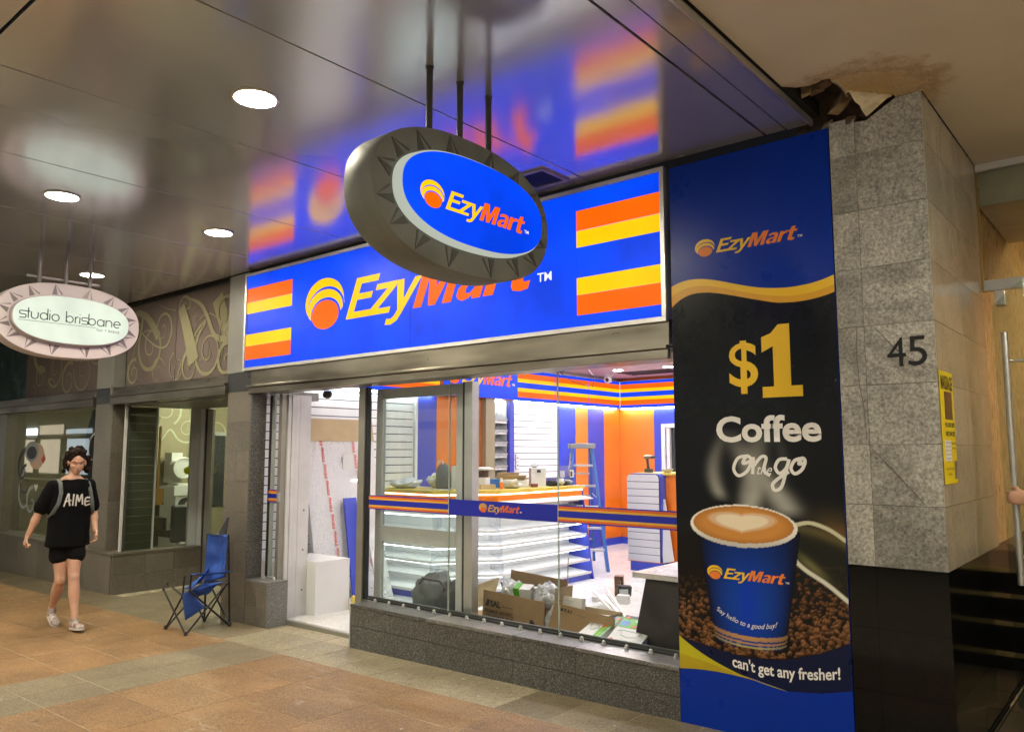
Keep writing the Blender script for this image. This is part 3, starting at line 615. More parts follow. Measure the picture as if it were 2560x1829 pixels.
# photographic print: a grid of coloured points
def paint(nx=210, nz=290, u0=L0, u1=R0, v0=.36, v1=1.80):
    U, V = np.meshgrid(np.linspace(u0, u1, nx), np.linspace(v0, v1, nz)); rg = np.random.RandomState(3)
    C = np.zeros((nz, nx, 3)); C[:] = (.0035, .004, .006)
    def blend(mask, col): nonlocal C; C = C*(1-mask[..., None])+np.array(col)*mask[..., None]
    g = lambda x: np.exp(-x*x)
    # surface haze behind the cup
    blend(np.clip(.16*g((V-1.02)/.22), 0, 1), (.05, .055, .05)); blend(.5*g((V-1.20)/.09)*g((U+1.47)/.12), (.12, .09, .03)); blend(.35*g((V-1.17)/.05)*g((U+1.42)/.10), (.30, .13, .03))
    # steam
    for amp, cx, w, ph, z0, z1, st in ((.07, -1.96, .06, 0, 1.25, 1.60, .85), (.10, -1.80, .07, 1.6, 1.24, 1.45, .85), (.05, -2.10, .04, 2.4, 1.32, 1.75, .7), (.05, -1.9, .04, 3.9, 1.30, 1.7, .34), (.04, -1.76, .03, 5.0, 1.30, 1.7, .2)):
        xc = cx+amp*np.sin((V-1.25)*9+ph); blend(st*g((U-xc)/w)*np.clip((V-z0)/.06, 0, 1)*np.clip((1.76-V)/.40, 0, 1), (.42, .42, .38))
    # beans
    H = lambda u, v: (v < .88-.45*np.abs(u+2.35)) | False
    beans = []
    for _ in range(1500):
        u = rg.uniform(L0-.01, R0+.01); v = rg.uniform(.38, 1.0); right = u > -1.72
        lim = (1.03-.0*u if u > -1.66 else .80) if right else (.86 if u < -2.16 else .50)
        if right and v > lim: continue
        if not right and v > lim: continue
        if right and v > .72 and u < -1.70: continue
        beans.append((v, u, rg.uniform(.012, .019), rg.uniform(0, math.pi)))
    beans.sort(reverse=True)
    for v, u, s, a in beans:
        f = 1.25 if v < .7 else .9; s *= f
        m = (np.abs(U-u) < s*1.6) & (np.abs(V-v) < s*1.6); iy, ix = np.where(m)
        if len(iy) == 0: continue
        y0, y1, x0, x1 = iy.min(), iy.max()+1, ix.min(), ix.max()+1; uu = U[y0:y1, x0:x1]-u; vv = V[y0:y1, x0:x1]-v
        p = uu*math.cos(a)+vv*math.sin(a); q = -uu*math.sin(a)+vv*math.cos(a); d = (p/s)**2+(q/(s*.68))**2
        k = np.clip((1-d)*3, 0, 1); lit = np.clip(.5-(uu*.3-vv)/s*.55, 0, 1); br = rg.uniform(.5, 1.25)*(1.0 if v < .75 else .8)
        if v > .86: br *= .7
        seam = g((q-.12*s*np.sin(p/s*3))/(s*.13)); col = np.stack([(.02+.42*lit**2.4)*br, (.009+.19*lit**2.4)*br, (.005+.08*lit**2.6)*br], -1)*(1-.75*seam[..., None])
        C[y0:y1, x0:x1] = C[y0:y1, x0:x1]*(1-k[..., None])+col*k[..., None]
    # left dark bokeh
    blend(np.clip((V-.72)/.12, 0, 1)*np.clip((1.16-V)/.08, 0, 1)*np.clip((-2.1-U)/.06, 0, 1)*.85, (.006, .004, .003))
    # white piping curves
    def curve(pts, w, col):
        q = np.array(spl(pts, 14)); 
        for a, b_ in zip(q[:-1], q[1:]):
            for t in np.linspace(0, 1, 4):
                c = a+(b_-a)*t; d2 = (U-c[0])**2+(V-c[1])**2; blend(np.clip(1.4-np.sqrt(d2)/w, 0, 1)*.7, col)
    sx_ = np.clip((U+1.70)/.31, 0, 1); top_ = 1.215-.075*sx_**2; bot_ = 1.04-.22*sx_; ins = (U > -1.68) & (V < top_) & (V > bot_); blend(ins*.85, (.012, .014, .010)); blend(ins*.5*g((V-(bot_+.035))/.03)*g((U+1.58)/.08), (.28, .26, .10)); blend(ins*.4*g((V-top_+.02)/.03), (.20, .16, .06))
    curve([(-1.70, 1.04), (-1.62, .97), (-1.50, .90), (-1.393, .82)], .010, (.66, .66, .56)); curve([(-1.66, 1.21), (-1.58, 1.225), (-1.48, 1.195), (-1.393, 1.14)], .009, (.58, .58, .42))
    # cup
    t = (V-.505)/(1.17-.505); cx = -1.955+(.003)*t; hw = .212+t*.105
    side = np.abs(U-cx)/hw; body = (side < 1) & (V > .53-.035*np.sqrt(np.clip(1-side**2, 0, 1))) & (V < 1.17)
    sh = np.clip(1.05-((U-cx+.0)/hw)**2*1.05, 0, 1)*(.35+.65*np.exp(-((V-.72)/.28)**2)); 
    for i, cc in enumerate((.0, .055, .42)): C[..., i] = np.where(body, cc*sh+.002, C[..., i])
    hl = g((U-cx-.0)/(hw*.22))*body*np.exp(-((V-.74)/.2)**2)*.45; blend(hl, (.0, .02, .62))
    for z_, w_, cl in ((.60, .012, (.55, .30, .06)), (.572, .006, (.55, .30, .06)), (.552, .006, (.50, .42, .1))):
        zz = z_-.05*np.sqrt(np.clip(1-side**2, 0, 1)); k = (np.abs(V-zz) < w_) & body; blend(k*.9*(1-.6*side**2), cl)
    # rim and coffee
    cyr = 1.185; e = lambda rx, ry, dx=0, dy=0: ((U+1.98-dx)/rx)**2+((V-cyr-dy)/ry)**2
    rim = e(.328, .123) < 1; blend(rim*1., (.85, .82, .76)); blend((e(.328, .123) < 1)*np.clip((cyr-.02-V)/.08, 0, 1)*.5, (.30, .28, .25))
    cof = e(.308, .106, 0, .008) < 1; blend(cof*1., (.62, .27, .06)); blend(cof*np.clip(e(.308, .106, 0, .008)-.55, 0, 1)*1.2, (.30, .11, .018))
    hx = (U+1.98)/.20; hy = (V-cyr-.010)/.052; heart = (hx**2+(hy-.55*np.sqrt(np.abs(hx)))**2); blend(np.clip((1.25-heart)*1.3, 0, .95)*cof, (.88, .76, .58)); blend(np.clip(.35*g((heart-.75)/.06), 0, 1)*cof, (.45, .24, .08))
    return U, V, np.clip(C, 0, 1)
U_, V_, C_ = paint(); nz_, nx_ = U_.shape
vs = np.stack([U_, np.full_like(U_, F-.0011), V_], -1).reshape(-1, 3); ii = np.arange(nz_*nx_).reshape(nz_, nx_)
fs = np.stack([ii[:-1, :-1], ii[:-1, 1:], ii[1:, 1:], ii[1:, :-1]], -1).reshape(-1, 4)
# clip by the two printed curves: keep the picture between the swoosh and the dark field
navT = lambda u: .443+.0*u if u < -1.95 else .443+(u+1.95)**2*.55
keep = [i for i, q in enumerate(fs) if vs[q[0], 2] > (np.interp(vs[q[0], 0], [-2.402, -2.25, -2.1, -1.95, -1.75, -1.55, -1.393], [.50, .475, .452, .443, .465, .53, .607]))]
me = bpy.data.meshes.new('picture_print'); me.from_pydata(vs.tolist(), [], fs[keep].tolist()); me.update()
ca = me.color_attributes.new('Col', 'FLOAT_COLOR', 'POINT'); ca.data.foreach_set('color', np.concatenate([C_.reshape(-1, 3), np.ones((nz_*nx_, 1))], 1).astype(np.float32).ravel())
m, n, b = nodes_of('photo_print'); at = n.nodes.new('ShaderNodeVertexColor'); at.layer_name = 'Col'; L(n, at.outputs[0], b.inputs['Base Color']); b.inputs['Roughness'].default_value = .28; b.inputs['Specular IOR Level'].default_value = .22
link('picture_print', me, 'photo_print', ps)
nb = [(-2.402, .50), (-2.25, .475), (-2.1, .452), (-1.95, .443), (-1.75, .465), (-1.55, .53), (-1.393, .607)]
swT = bez([(L0, .505), (-2.25, .40), (-2.02, .32), (-1.74, .297)]); swB = bez([(L0, .311), (-2.2, .345), (-1.95, .335), (-1.74, .297)]); swM = bez([(L0, .40), (-2.25, .385), (-2.0, .335), (-1.74, .297)])
poly('navy_field', spl(nb, 6)[::-1]+[(L0, .45)]+[(L0, .33), (-2.2, .345), (-1.95, .335), (-1.74, .297), (-1.55, .325), (R0, .362)], FAC(F-.0006), .0008, 'print_navy', ps)
poly('blue_field', [(L0, .25), (R0, .25), (R0, .362), (-1.55, .322), (-1.74, .297), (-1.95, .335), (-2.2, .345), (L0, .311)], FAC(F-.0006), .0003, 'print_blue', ps)
M('print_lime', (.55, .50, .01), .35); M('print_lime_deep', (.48, .36, .01), .35)
poly('swoosh', swT+swB[::-1], FAC(F-.0012), .0008, 'print_lime', ps); poly('swoosh', swM+swB[::-1], FAC(F-.0012), .0013, 'print_lime_deep', ps)
def text_arc(name, s, fr, u0, u1, vf, h, mat, par, bold=.0, shear=0., n0=0.):
    o = text(name, s, fr, (u0, 0, u1, h), mat, par, bold, shear, .001, 1., n0); me = o.data
    n_ = len(me.vertices); a = np.empty(n_*3, dtype=np.float32); me.vertices.foreach_get('co', a); a = a.reshape(-1, 3)
    a[:, 2] += np.array([vf(x) for x in a[:, 0]]); me.vertices.foreach_set('co', a.ravel()); me.update(); return o
FP = FAC(F-.0022)
text_arc('lettering', "can't get any fresher!", FP, -2.061, -1.452, lambda u: .345+.30*(u+1.85)**2, .085, 'print_white', ps, .02)
text_arc('lettering', 'Say hello to a good buy!', FP, -2.150, -1.785, lambda u: .602+1.4*(u+1.92)**2, .038, 'print_white', ps, 0, .4)
logo(shift(FP, 0, 0), -2.205, .865, .168, PRN, ps, .001)
# ------------------------------------------------------------------ corner pillar No. 45
cp = thing('stone_pillar', 'grey stone tiled pillar numbered 45 above a polished black base', 'pillar', (-1.15, F, 0))
zr = [-.25, .07, .385, .705, 1.02, 1.339, 1.655, 1.972, 2.292, 2.612, 2.935, 3.255, 3.523]
for i in range(len(zr)-1):
    blk = i < 4; mt = 'polished_black' if blk else 'quartzite'; ms = 'polished_black' if blk else 'polished_stone'
    z0, z1 = zr[i]+.0012, zr[i+1]-.0012
    box('tile', -1.385, -1.2485, F, F+.02+R.uniform(0, .001), z0, z1 if i < 11 else 3.47, mt, cp)
    if i < 11: box('tile', -1.2465, -.907, F+R.uniform(-.0015, .001), F+.02, z0, z1, mt, cp)
    else: MB().prism([(-1.2465, z0), (-.907, z0), (-.907, 3.523), (-1.03, 3.52), (-1.12, 3.47), (-1.18, 3.435), (-1.2465, 3.44)], (0, F, 0), (1, 0, 0), (0, 0, 1), (0, -1, 0), 0, .02).build('tile', mt, cp)
    for y0, y1 in ((F+.021, 5.19), (5.192, 5.93)): box('side_tile', -.925, -.9065+R.uniform(0, .001), y0, y1, z0, z1, ms, cp)
box('core', -1.38, -.927, F+.021, 5.93, -.3, 3.37, 'rubble', cp)
MB().strip([(-1.20, 2.29), (-1.10, 2.16), (-.93, 2.02)], [.002, .007, .002], *FAC(F-.002), .0008).build('crack', 'spike_grey', cp)
MB().strip([(-1.24, 1.64), (-1.12, 1.50), (-.99, 1.345)], [.002, .006, .002], *FAC(F-.002), .0008).build('crack', 'spike_grey', cp)
MB().strip([(-1.285, 2.29), (-1.292, 2.15), (-1.285, 1.98), (-1.268, 1.85), (-1.26, 1.68)], .004, *FAC(F-.0), .0008).build('crack', 'spike_grey', cp)
num = thing('house_number', 'black number 45 fixed to the grey stone pillar', 'number sign', (-1.03, F, 2.13))
fr = FAC(F-.0015)
text('digit', '4', fr, (-1.137, 2.062, -1.045, 2.215), 'black_metal', num, .0, 0, .004); text('digit', '5', fr, (-1.035, 2.062, -.945, 2.215), 'black_metal', num, .0, 0, .004)
# massage notice on the side face
mn = thing('massage_notice', 'yellow massage notice taped to the side of the stone pillar', 'notice', (-.90, 4.6, 1.75))
X = -.903; fr = SID(X)
M('notice_yellow', (.78, .62, .0), .45, c2=(.76, .60, .0)); M('photo_brown', (.20, .09, .04), .4, c2=(.03, .015, .01), ns=26)
Y0, Y1 = 4.395+.085, 4.79; sY = lambda f_: Y0+(Y1-Y0)*f_; sZ = lambda f_: 1.452+(2.035-1.452)*f_
box('sheet', X, X+.002, Y0, Y1, 1.452, 2.035, 'notice_yellow', mn); fr = SID(X+.002)
text('lettering', 'MASSAGE', fr, (sY(.08), sZ(.835), sY(.94), sZ(.965)), 'black_plastic', mn, .03, 0, .001)
poly('photo', [(sY(.28), sZ(.57)), (sY(.84), sZ(.57)), (sY(.84), sZ(.82)), (sY(.28), sZ(.82))], fr, .001, 'photo_brown', mn)
text('lettering', 'Ph: 3103 2891', fr, (sY(.24), sZ(.50), sY(.95), sZ(.545)), 'black_plastic', mn, .03, 0, .001)
text('lettering', '0423 244 295', fr, (sY(.24), sZ(.42), sY(.93), sZ(.465)), 'black_plastic', mn, .03, 0, .001)
poly('photo', [(sY(.14), sZ(.20)), (sY(.6), sZ(.20)), (sY(.6), sZ(.385)), (sY(.14), sZ(.385))], fr, .001, 'print_white', mn)
for k in range(5): text('lettering', '- - - - -', fr, (sY(.17), sZ(.22+.035*k), sY(.57), sZ(.228+.035*k)), 'black_plastic', mn, .02, 0, .002)
text('lettering', 'Open 7 Days', fr, (sY(.62), sZ(.345), sY(.98), sZ(.37)), 'black_plastic', mn, .03, 0, .001)
text('lettering', '9am - 9pm', fr, (sY(.66), sZ(.30), sY(.95), sZ(.325)), 'black_plastic', mn, .03, 0, .001)
text('lettering', 'Number One Massage', fr, (sY(.15), sZ(.12), sY(.72), sZ(.145)), 'black_plastic', mn, .0, 0, .001); text('lettering', 'Brisbane', fr, (sY(.3), sZ(.075), sY(.55), sZ(.10)), 'black_plastic', mn, .0, 0, .001)
poly('photo', [(sY(.78), sZ(.04)), (sY(.97), sZ(.04)), (sY(.97), sZ(.20)), (sY(.78), sZ(.20))], fr, .001, 'spike_grey', mn)
# ------------------------------------------------------------------ lobby entrance on the right
M('lobby_stone', (.55, .42, .22), .28, c2=(.46, .34, .17), ns=2.5, scale=(1, 6, 1)); M('lobby_plaster', (.62, .42, .26), .6); emis('lobby_lamp', (1., .76, .42), 40.)
lw = struct(box('lobby_wall', -1.1, -.912, 5.935, 9.4, 1.03, 3.6, 'lobby_stone'))
struct(box('lobby_base', -1.1, -.910, 5.935, 9.4, -.2, 1.028, 'polished_black'))
struct(box('lobby_end_wall', -1.0, 3.4, 9.4, 9.6, -.2, 3.8, 'lobby_plaster')); struct(box('lobby_right_wall', 2.6, 2.8, 4.5, 9.4, -.2, 3.8, 'lobby_plaster'))
struct(box('lobby_ceiling', -.90, 2.6, 5.96, 7.2, 3.25, 3.5, 'plaster')); struct(box('lobby_upper_ceiling', -.90, 2.6, 7.2, 9.4, 3.55, 3.62, 'lobby_plaster'))
for x_, y_ in ((.3, 7.9), (1.6, 7.6)):
    t = thing('lobby_light', 'square lobby ceiling light behind the glass entrance', 'ceiling light', (x_, y_, 3.54), 'lobby lights'); box('diffuser', x_-.25, x_+.25, y_-.25, y_+.25, 3.525, 3.545, 'lobby_lamp', t)
ge = thing('glass_entrance', 'frameless glass entrance with white transom and clamps beside the stone pillar', 'glass door', (-.5, 5.94, 0))
box('top_channel', -.900, 2.6, 5.90, 5.955, 3.475, 3.522, 'white_frame', ge); box('transom_pane', -.895, 2.6, 5.925, 5.935, 2.735, 3.474, 'lobby_glass', ge)
box('brass_strip', -.903, -.893, 5.91, 5.95, 2.66, 3.474, 'brass', ge) if 'brass' in MATS else None
M('brass', (.55, .38, .15), .3, .9); box('edge_strip', -.903, -.893, 5.915, 5.945, 2.66, 3.474, 'brass', ge)
box('patch_fitting', -.890, -.60, 5.90, 5.955, 2.665, 2.733, 'aluminium', ge); box('clamp', -.835, -.775, 5.885, 5.97, 2.56, 2.66, 'aluminium', ge, bevel=.004)
for k in range(4): 
    o = box('stair_step', -.905, 2.5, 6.9+.32*k, 9.3, -.1, .16*(k+1), 'polished_black'); o['kind'] = 'structure'; box('nosing', -.905, 2.5, 6.885+.32*k, 6.899+.32*k, .16*(k+1)-.03, .16*(k+1)+.002, 'brass', o)
ty_ = thing('black_plant_box', 'low black box with brass edge inside the lobby door', 'planter', (-.2, 6.4, 0)); box('body', -.38, .4, 6.05, 6.75, -.1, .42, 'polished_black', ty_); box('edge', -.39, .41, 6.04, 6.76, .421, .44, 'brass', ty_)
# open door leaf: hinged at X=-.83, swung towards the street
ang = math.radians(-72); hx, hy = -.85, 5.90; dv = Vector((math.cos(ang), math.sin(ang), 0)); dn = Vector((-math.sin(ang), math.cos(ang), 0))
def inleaf(a, b_, c0, c1, z0, z1): m_ = Matrix(((dv.x, dn.x, 0, hx), (dv.y, dn.y, 0, hy), (0, 0, 1, 0), (0, 0, 0, 1))); return MB().box(a, b_, c0, c1, z0, z1, m_)
inleaf(0, .90, -.006, .006, .06, 2.56).build('door_leaf', 'door_glass', ge)
inleaf(.896, .905, -.007, .007, .06, 2.56).build('leaf_edge', 'glass_edge', ge)
hp = Vector((hx, hy, 0))+dv*.80-dn*.09
MB().tube([(hp.x, hp.y, .90), (hp.x, hp.y, 2.28)], .018, 14).build('pull_handle', 'aluminium', ge, smooth=True)
for z_ in (1.05, 2.12): MB().tube([(hp.x, hp.y, z_), (hp.x+dn.x*.09, hp.y+dn.y*.09, z_)], .009, 8).build('handle_bracket', 'aluminium', ge)
emis('counter_lamp', (1., 1., 1.), 9.); M('tray_plastic', (.62, .64, .66), .2)
# ------------------------------------------------------------------ shop interior
XL, YB, FZ = -7.82, 12.4, -.03
M('shop_white', (.78, .78, .78), .45, c2=(.74, .74, .745), ns=3); M('shop_blue', (.035, .06, .50), .38, c2=(.03, .055, .46), ns=2); M('shop_orange', (.80, .20, .012), .35, c2=(.76, .18, .01), ns=2)
M('shop_ceiling', (.66, .56, .57), .6, c2=(.62, .52, .54)); M('laminate_yellow', (.75, .58, .10), .35, c2=(.72, .55, .09)); M('marble_top', (.72, .68, .62), .25, c2=(.55, .50, .44), ns=8, detail=8)  # shop_ceiling has the pink of reflected light put into its base colour
fl_ = struct(box('floor', -7.955, -1.4, GY+.075, 12.6, FZ-.15, FZ-.006, 'shop_white'))
for i in range(11):
    for j in range(13):
        x0 = XL+.6*i; y0 = GY+.08+.6*j
        if x0 > -1.6 or (x0 < -7.6 and 0): continue
        box('tile', x0+.002, x0+.598, y0+.002, y0+.598, FZ-.006, FZ, 'shop_tile', fl_)
thr = struct(box('threshold', -6.9, -5.72, GY+.03, GY+.074, -.12, FZ+.001, 'alu_tan'))
struct(box('shop_wall_left', XL-.14, XL-.03, 4.69, 8.79, -.2, 3.3, 'shop_white')); struct(box('shop_wall_left', XL-.14, XL-.03, 9.21, YB+.2, -.2, 3.3, 'shop_white')); struct(box('shop_wall_left', XL-.14, XL-.03, 8.79, 9.21, 2.40, 3.3, 'shop_white')); bw = struct(box('shop_wall_back', XL-.1, -1.3, YB+.01, YB+.2, -.2, 3.3, 'shop_orange')); struct(box('shop_wall_right', -1.40, -1.30, 4.52, YB+.1, -.2, 3.3, 'shop_white'))
struct(box('shop_header_wall', -7.2, -1.42, 4.88, 4.98, 2.30, 3.5, 'shop_white'))
sc_ = struct(box('shop_ceiling', XL-.1, -1.3, 4.97, YB+.1, 2.97, 3.05, 'black_gap'))
for i in range(6):
    for j in range(7):
        x0 = XL+1.2*i; y0 = 4.99+1.2*j
        box('ceiling_tile', x0+.004, min(x0+1.196, -1.42), y0+.004, min(y0+1.196, YB), 2.95, 2.97, 'shop_ceiling', sc_)
# slat wall sections on the left wall
M('slat_white', (.80, .80, .80), .4, c2=(.77, .77, .78), ns=3)
slat = {}
def slats(par, x, y0, y1, z0, z1, pitch=.1, mat='slat_white', axis='X'):
    key = (round(y1-y0, 3), mat, axis, pitch)
    if key not in slat:
        w = y1-y0; mb = MB()
        prof = [(0, 0), (.016, 0), (.016, pitch-.011), (0, pitch-.011)]
        if axis == 'X': mb.loft([[Vector((p[0], 0, p[1])) for p in prof], [Vector((p[0], w, p[1])) for p in prof]])
        else: mb.loft([[Vector((0, -p[0], p[1])) for p in prof], [Vector((w, -p[0], p[1])) for p in prof]])
        me = bpy.data.meshes.new('slat'); me.from_pydata(mb.v, [], mb.f); bm = bmesh.new(); bm.from_mesh(me); bmesh.ops.recalc_face_normals(bm, faces=bm.faces); bm.to_mesh(me); bm.free(); me.materials.append(MATS[mat]); slat[key] = me
    z = z0
    while z < z1-.02:
        o = bpy.data.objects.new('slat', slat[key]); COL.objects.link(o); o.parent = par
        o.location = Vector((x, y0, z) if axis == 'X' else (y0, x, z))-wloc(par); z += pitch
M('groove', (.03, .035, .06), .7)
s1_ = thing('slatwall', 'long white slatwall left of the counter, seen through the open entrance', 'slatwall', (XL, 6, 0), 'white slatwalls on the shop wall')
box('backing', XL-.03, XL-.001, 4.8, 7.26, .45, 2.36, 'groove', s1_); slats(s1_, XL, 4.8, 7.26, .45, 2.35)
s2_ = thing('slatwall', 'white slatwall behind the counter with two power outlets', 'slatwall', (XL, 9.9, 0), 'white slatwalls on the shop wall')
box('backing', XL-.03, XL-.001, 9.32, 10.52, .2, 2.38, 'groove', s2_); slats(s2_, XL, 9.32, 10.52, .2, 2.35)
box('edge_post', XL, XL+.05, 7.27, 7.31, 0, 2.36, 'shop_white', s1_)
def wallpan(name, y0, y1, mat, label, dx=.02, cat='wall panel'):
    o = box(name, XL-.03, XL+dx, y0+.002, y1-.002, .09, 2.385, mat); tag(o, label, cat); return o
wallpan('wall_panel', 7.312, 7.69, 'shop_blue', 'blue wall panel next to the long white slatwall'); wallpan('wall_panel', 7.69, 8.80, 'shop_orange', 'wide orange wall panel under the store name lightbox')
wallpan('wall_panel', 9.21, 9.32, 'shop_blue', 'narrow blue strip between the tray shelves and the slatwall', .06); wallpan('wall_panel', 10.52, 11.0, 'shop_blue', 'blue wall panel behind the step ladder')
wallpan('wall_panel', 11.0, 11.37, 'shop_orange', 'narrow orange wall panel between two blue ones behind the ladder'); wallpan('wall_panel', 11.37, 11.86, 'shop_blue', 'blue wall panel nearest the back corner', .03); wallpan('wall_panel', 11.86, 12.39, 'shop_orange', 'orange wall panel in the back left corner')
box('skirting', XL, XL+.035, 7.3, 12.39, FZ, .088, 'shop_blue')['kind'] = 'structure'
box('skirting', XL+.04, -1.4, YB-.02, YB+.009, FZ, .088, 'shop_blue')['kind'] = 'structure'
p_ = box('wall_panel', -7.08, -6.92, YB-.015, YB+.009, .09, 2.385, 'shop_blue'); tag(p_, 'slim blue panel on the back wall beside the rear doorway', 'wall panel')
p_ = box('wall_panel', -6.918, -5.6, YB-.015, YB+.009, 2.10, 2.385, 'shop_blue'); tag(p_, 'blue panel above the rear doorway', 'wall panel')
rd = thing('rear_doorway', 'white framed rear doorway partly hidden by the coffee poster', 'doorway', (-6.4, YB, 0))
box('frame', -6.915, -6.84, YB-.06, YB+.008, FZ, 2.10, 'shop_white', rd); box('frame', -6.838, -6.0, YB-.06, YB+.008, 2.03, 2.10, 'shop_white', rd); box('opening', -6.838, -6.0, YB-.01, YB+.008, FZ, 2.029, 'dark_stone', rd); box('door_edge', -6.80, -6.74, YB-.08, YB-.012, FZ, 2.02, 'shop_white', rd); box('hinge', -6.838, -6.80, YB-.09, YB-.062, 1.55, 1.70, 'aluminium', rd)
# illuminated striped fascia running round the shop
FX = XL+.30
fa = thing('lit_fascia', 'backlit striped fascia running round the top of the shop walls', 'light box', (XL, 9, 2.4))
def fasc(par, u0, u1, fr, z0=2.395, z1=2.88, stripes=True):
    poly('panel', [(u0, z0), (u1, z0), (u1, z1), (u0, z1)], fr, .006, 'lit_blue', par)
    h = z1-z0
    if stripes:
        for a, b_, mt in ((.72, .90, 'lit_orange'), (.60, .72, 'lit_yellow'), (.30, .42, 'lit_yellow'), (.12, .30, 'lit_orange')):
            poly('stripe', [(u0+.004, z0+h*a), (u1-.004, z0+h*a), (u1-.004, z0+h*b_), (u0+.004, z0+h*b_)], fr, .0085, mt, par)
# the fascia stands flush above the panels, a lit strip under it
box('box', XL-.02, XL+.08, 4.99, 7.69, 2.395, 2.89, 'shop_white', fa); box('box', XL-.02, XL+.08, 9.31, YB, 2.395, 2.89, 'shop_white', fa); box('box', XL+.085, -1.42, YB-.08, YB, 2.395, 2.89, 'shop_white', fa)
fasc(fa, 5.0, 6.32, SID(XL+.08)); fasc(fa, 6.33, 7.68, SID(XL+.08)); fasc(fa, 9.32, 10.33, SID(XL+.08)); fasc(fa, 10.335, 11.3, SID(XL+.08)); fasc(fa, 11.305, YB-.087, SID(XL+.08))
fasc(fa, XL+.09, -4.9, FAC(YB-.08)); fasc(fa, -4.89, -1.42, FAC(YB-.08))
box('corner_strip', XL+.08, XL+.092, YB-.094, YB-.086, 2.40, 2.875, 'lit_white', fa)
for a in ((XL+.03, XL+.07, 5.0, 7.6), (XL+.03, XL+.07, 9.35, 12.2)): box('light_strip', a[0], a[1], a[2], a[3], 2.375, 2.392, 'strip_lamp', fa)
box('light_strip', XL+.1, -1.6, YB-.07, YB-.03, 2.375, 2.392, 'strip_lamp', fa)
nb_ = thing('name_lightbox', 'glowing blue light box with the store name above the orange wall', 'light box', (XL, 8.5, 2.4))
box('box', XL-.02, XL+.14, 7.70, 9.30, 2.40, 2.90, 'shop_orange', nb_); fr = SID(XL+.14); poly('panel', [(7.70, 2.40), (9.30, 2.40), (9.30, 2.90), (7.70, 2.90)], fr, .006, 'lit_blue', nb_)
logo(shift(fr, 0, 0, .006), 7.75, 2.565, .50, LIT, nb_, .001)
# tray shelves (recess) between 8.80 and 9.21
ts = thing('tray_shelves', 'narrow white recessed shelves filled with slanted clear trays', 'shelves', (XL, 9.0, 1.3))
box('back_panel', XL-.20, XL-.18, 8.80, 9.21, .1, 2.39, 'shop_white', ts); box('side_panel', XL-.18, XL+.0, 8.79, 8.80, .1, 2.39, 'shop_white', ts); box('side_panel', XL-.18, XL+.0, 9.20, 9.209, .1, 2.39, 'shop_white', ts)
for k, z_ in enumerate((2.062, 1.897, 1.717, 1.542, 1.362, 1.18)):
    box('shelf', XL-.175, XL+.02, 8.803, 9.197, z_-.018, z_, 'shop_white', ts)
    for q in range(4):
        y_ = 8.81+q*.098
        mb = MB(); a = Matrix.Translation((XL+.015, y_, z_+.004)) @ Matrix.Rotation(math.radians(32), 4, 'Y')
        mb.box(-.18, 0, 0, .003, 0, .045, a); mb.box(-.18, 0, .088, .091, 0, .045, a); mb.box(-.18, 0, .003, .088, 0, .003, a); mb.box(-.003, 0, .003, .088, .003, .05, a)
        mb.build('tray', 'tray_plastic' if 'tray_plastic' in MATS else 'shop_white', ts)
pp = box('paper_sheet', XL+.021, XL+.023, 8.64, 8.79, 2.20, 2.345, 'shop_white'); tag(pp, 'torn white paper taped to the orange wall beside the tray shelves', 'paper')
po = thing('power_outlets', 'two white double power outlets on the slatwall behind the counter', 'power outlet', (XL, 9.43, 1.45))
box('mount', XL+.012, XL+.03, 9.39, 9.47, 1.34, 1.575, 'alu_grey', po)
for z_ in (1.515, 1.40): box('plate', XL+.03, XL+.037, 9.395, 9.465, z_-.045, z_+.05, 'shop_white', po); box('socket', XL+.037, XL+.04, 9.42, 9.445, z_-.01, z_+.015, 'black_plastic', po)
box('light_strip', XL-.10, XL-.07, 8.82, 9.18, 2.375, 2.388, 'strip_lamp', ts)  # no strip is seen here; added to brighten the tray shelves
# shop ceiling lights
sl0 = []
for x_, y_ in ((-6.04, 9.99), (-6.92, 10.97), (-6.02, 11.0), (-5.1, 9.9), (-4.2, 9.9), (-5.1, 7.9), (-4.2, 7.9), (-6.2, 7.9), (-3.2, 7.9), (-3.2, 6.2), (-5.1, 6.2), (-6.4, 6.2), (-4.2, 6.2), (-3.2, 9.9), (-2.3, 7.0)):
    sl0.append((x_, y_))
fsh = []
nm = ['round ceiling light near the top of the window, left of the others', 'round ceiling light nearest the white dome camera', 'round ceiling light at the edge of the coffee poster']
for k, (x_, y_) in enumerate(sl0): downlight(x_, y_, 2.948, .085, nm[k] if k < 3 else 'unseen round shop ceiling light added to light the room', 'shop_lamp', 'round downlights in the shop ceiling' if k < 3 else 'unseen shop downlights added for light', fsh)  # lights beyond the individually named ones are unseen, added to light the shop
tf = thing('ceiling_panel_light', 'square white ceiling light with loose wires hanging beside it', 'ceiling light', (-6.6, 10.2, 2.94)); box('frame', -6.95, -6.35, 9.95, 10.30, 2.935, 2.949, 'shop_white', tf); box('diffuser', -6.66, -6.38, 9.97, 10.28, 2.930, 2.9345, 'shop_lamp', tf)
wr = thing('loose_wires', 'black wires dangling from the shop ceiling', 'wires', (-7.1, 10.1, 2.95))
MB().tube(spl([(-7.25, 9.75, 2.95), (-7.2, 9.85, 2.78), (-7.05, 10.0, 2.66), (-6.95, 10.25, 2.60)][:4], 8) if False else [(-7.25, 9.75, 2.95), (-7.24, 9.8, 2.85), (-7.2, 9.86, 2.78), (-7.12, 9.95, 2.71), (-7.02, 10.08, 2.66), (-6.97, 10.2, 2.63)], .006, 6).build('wire', 'black_plastic', wr)
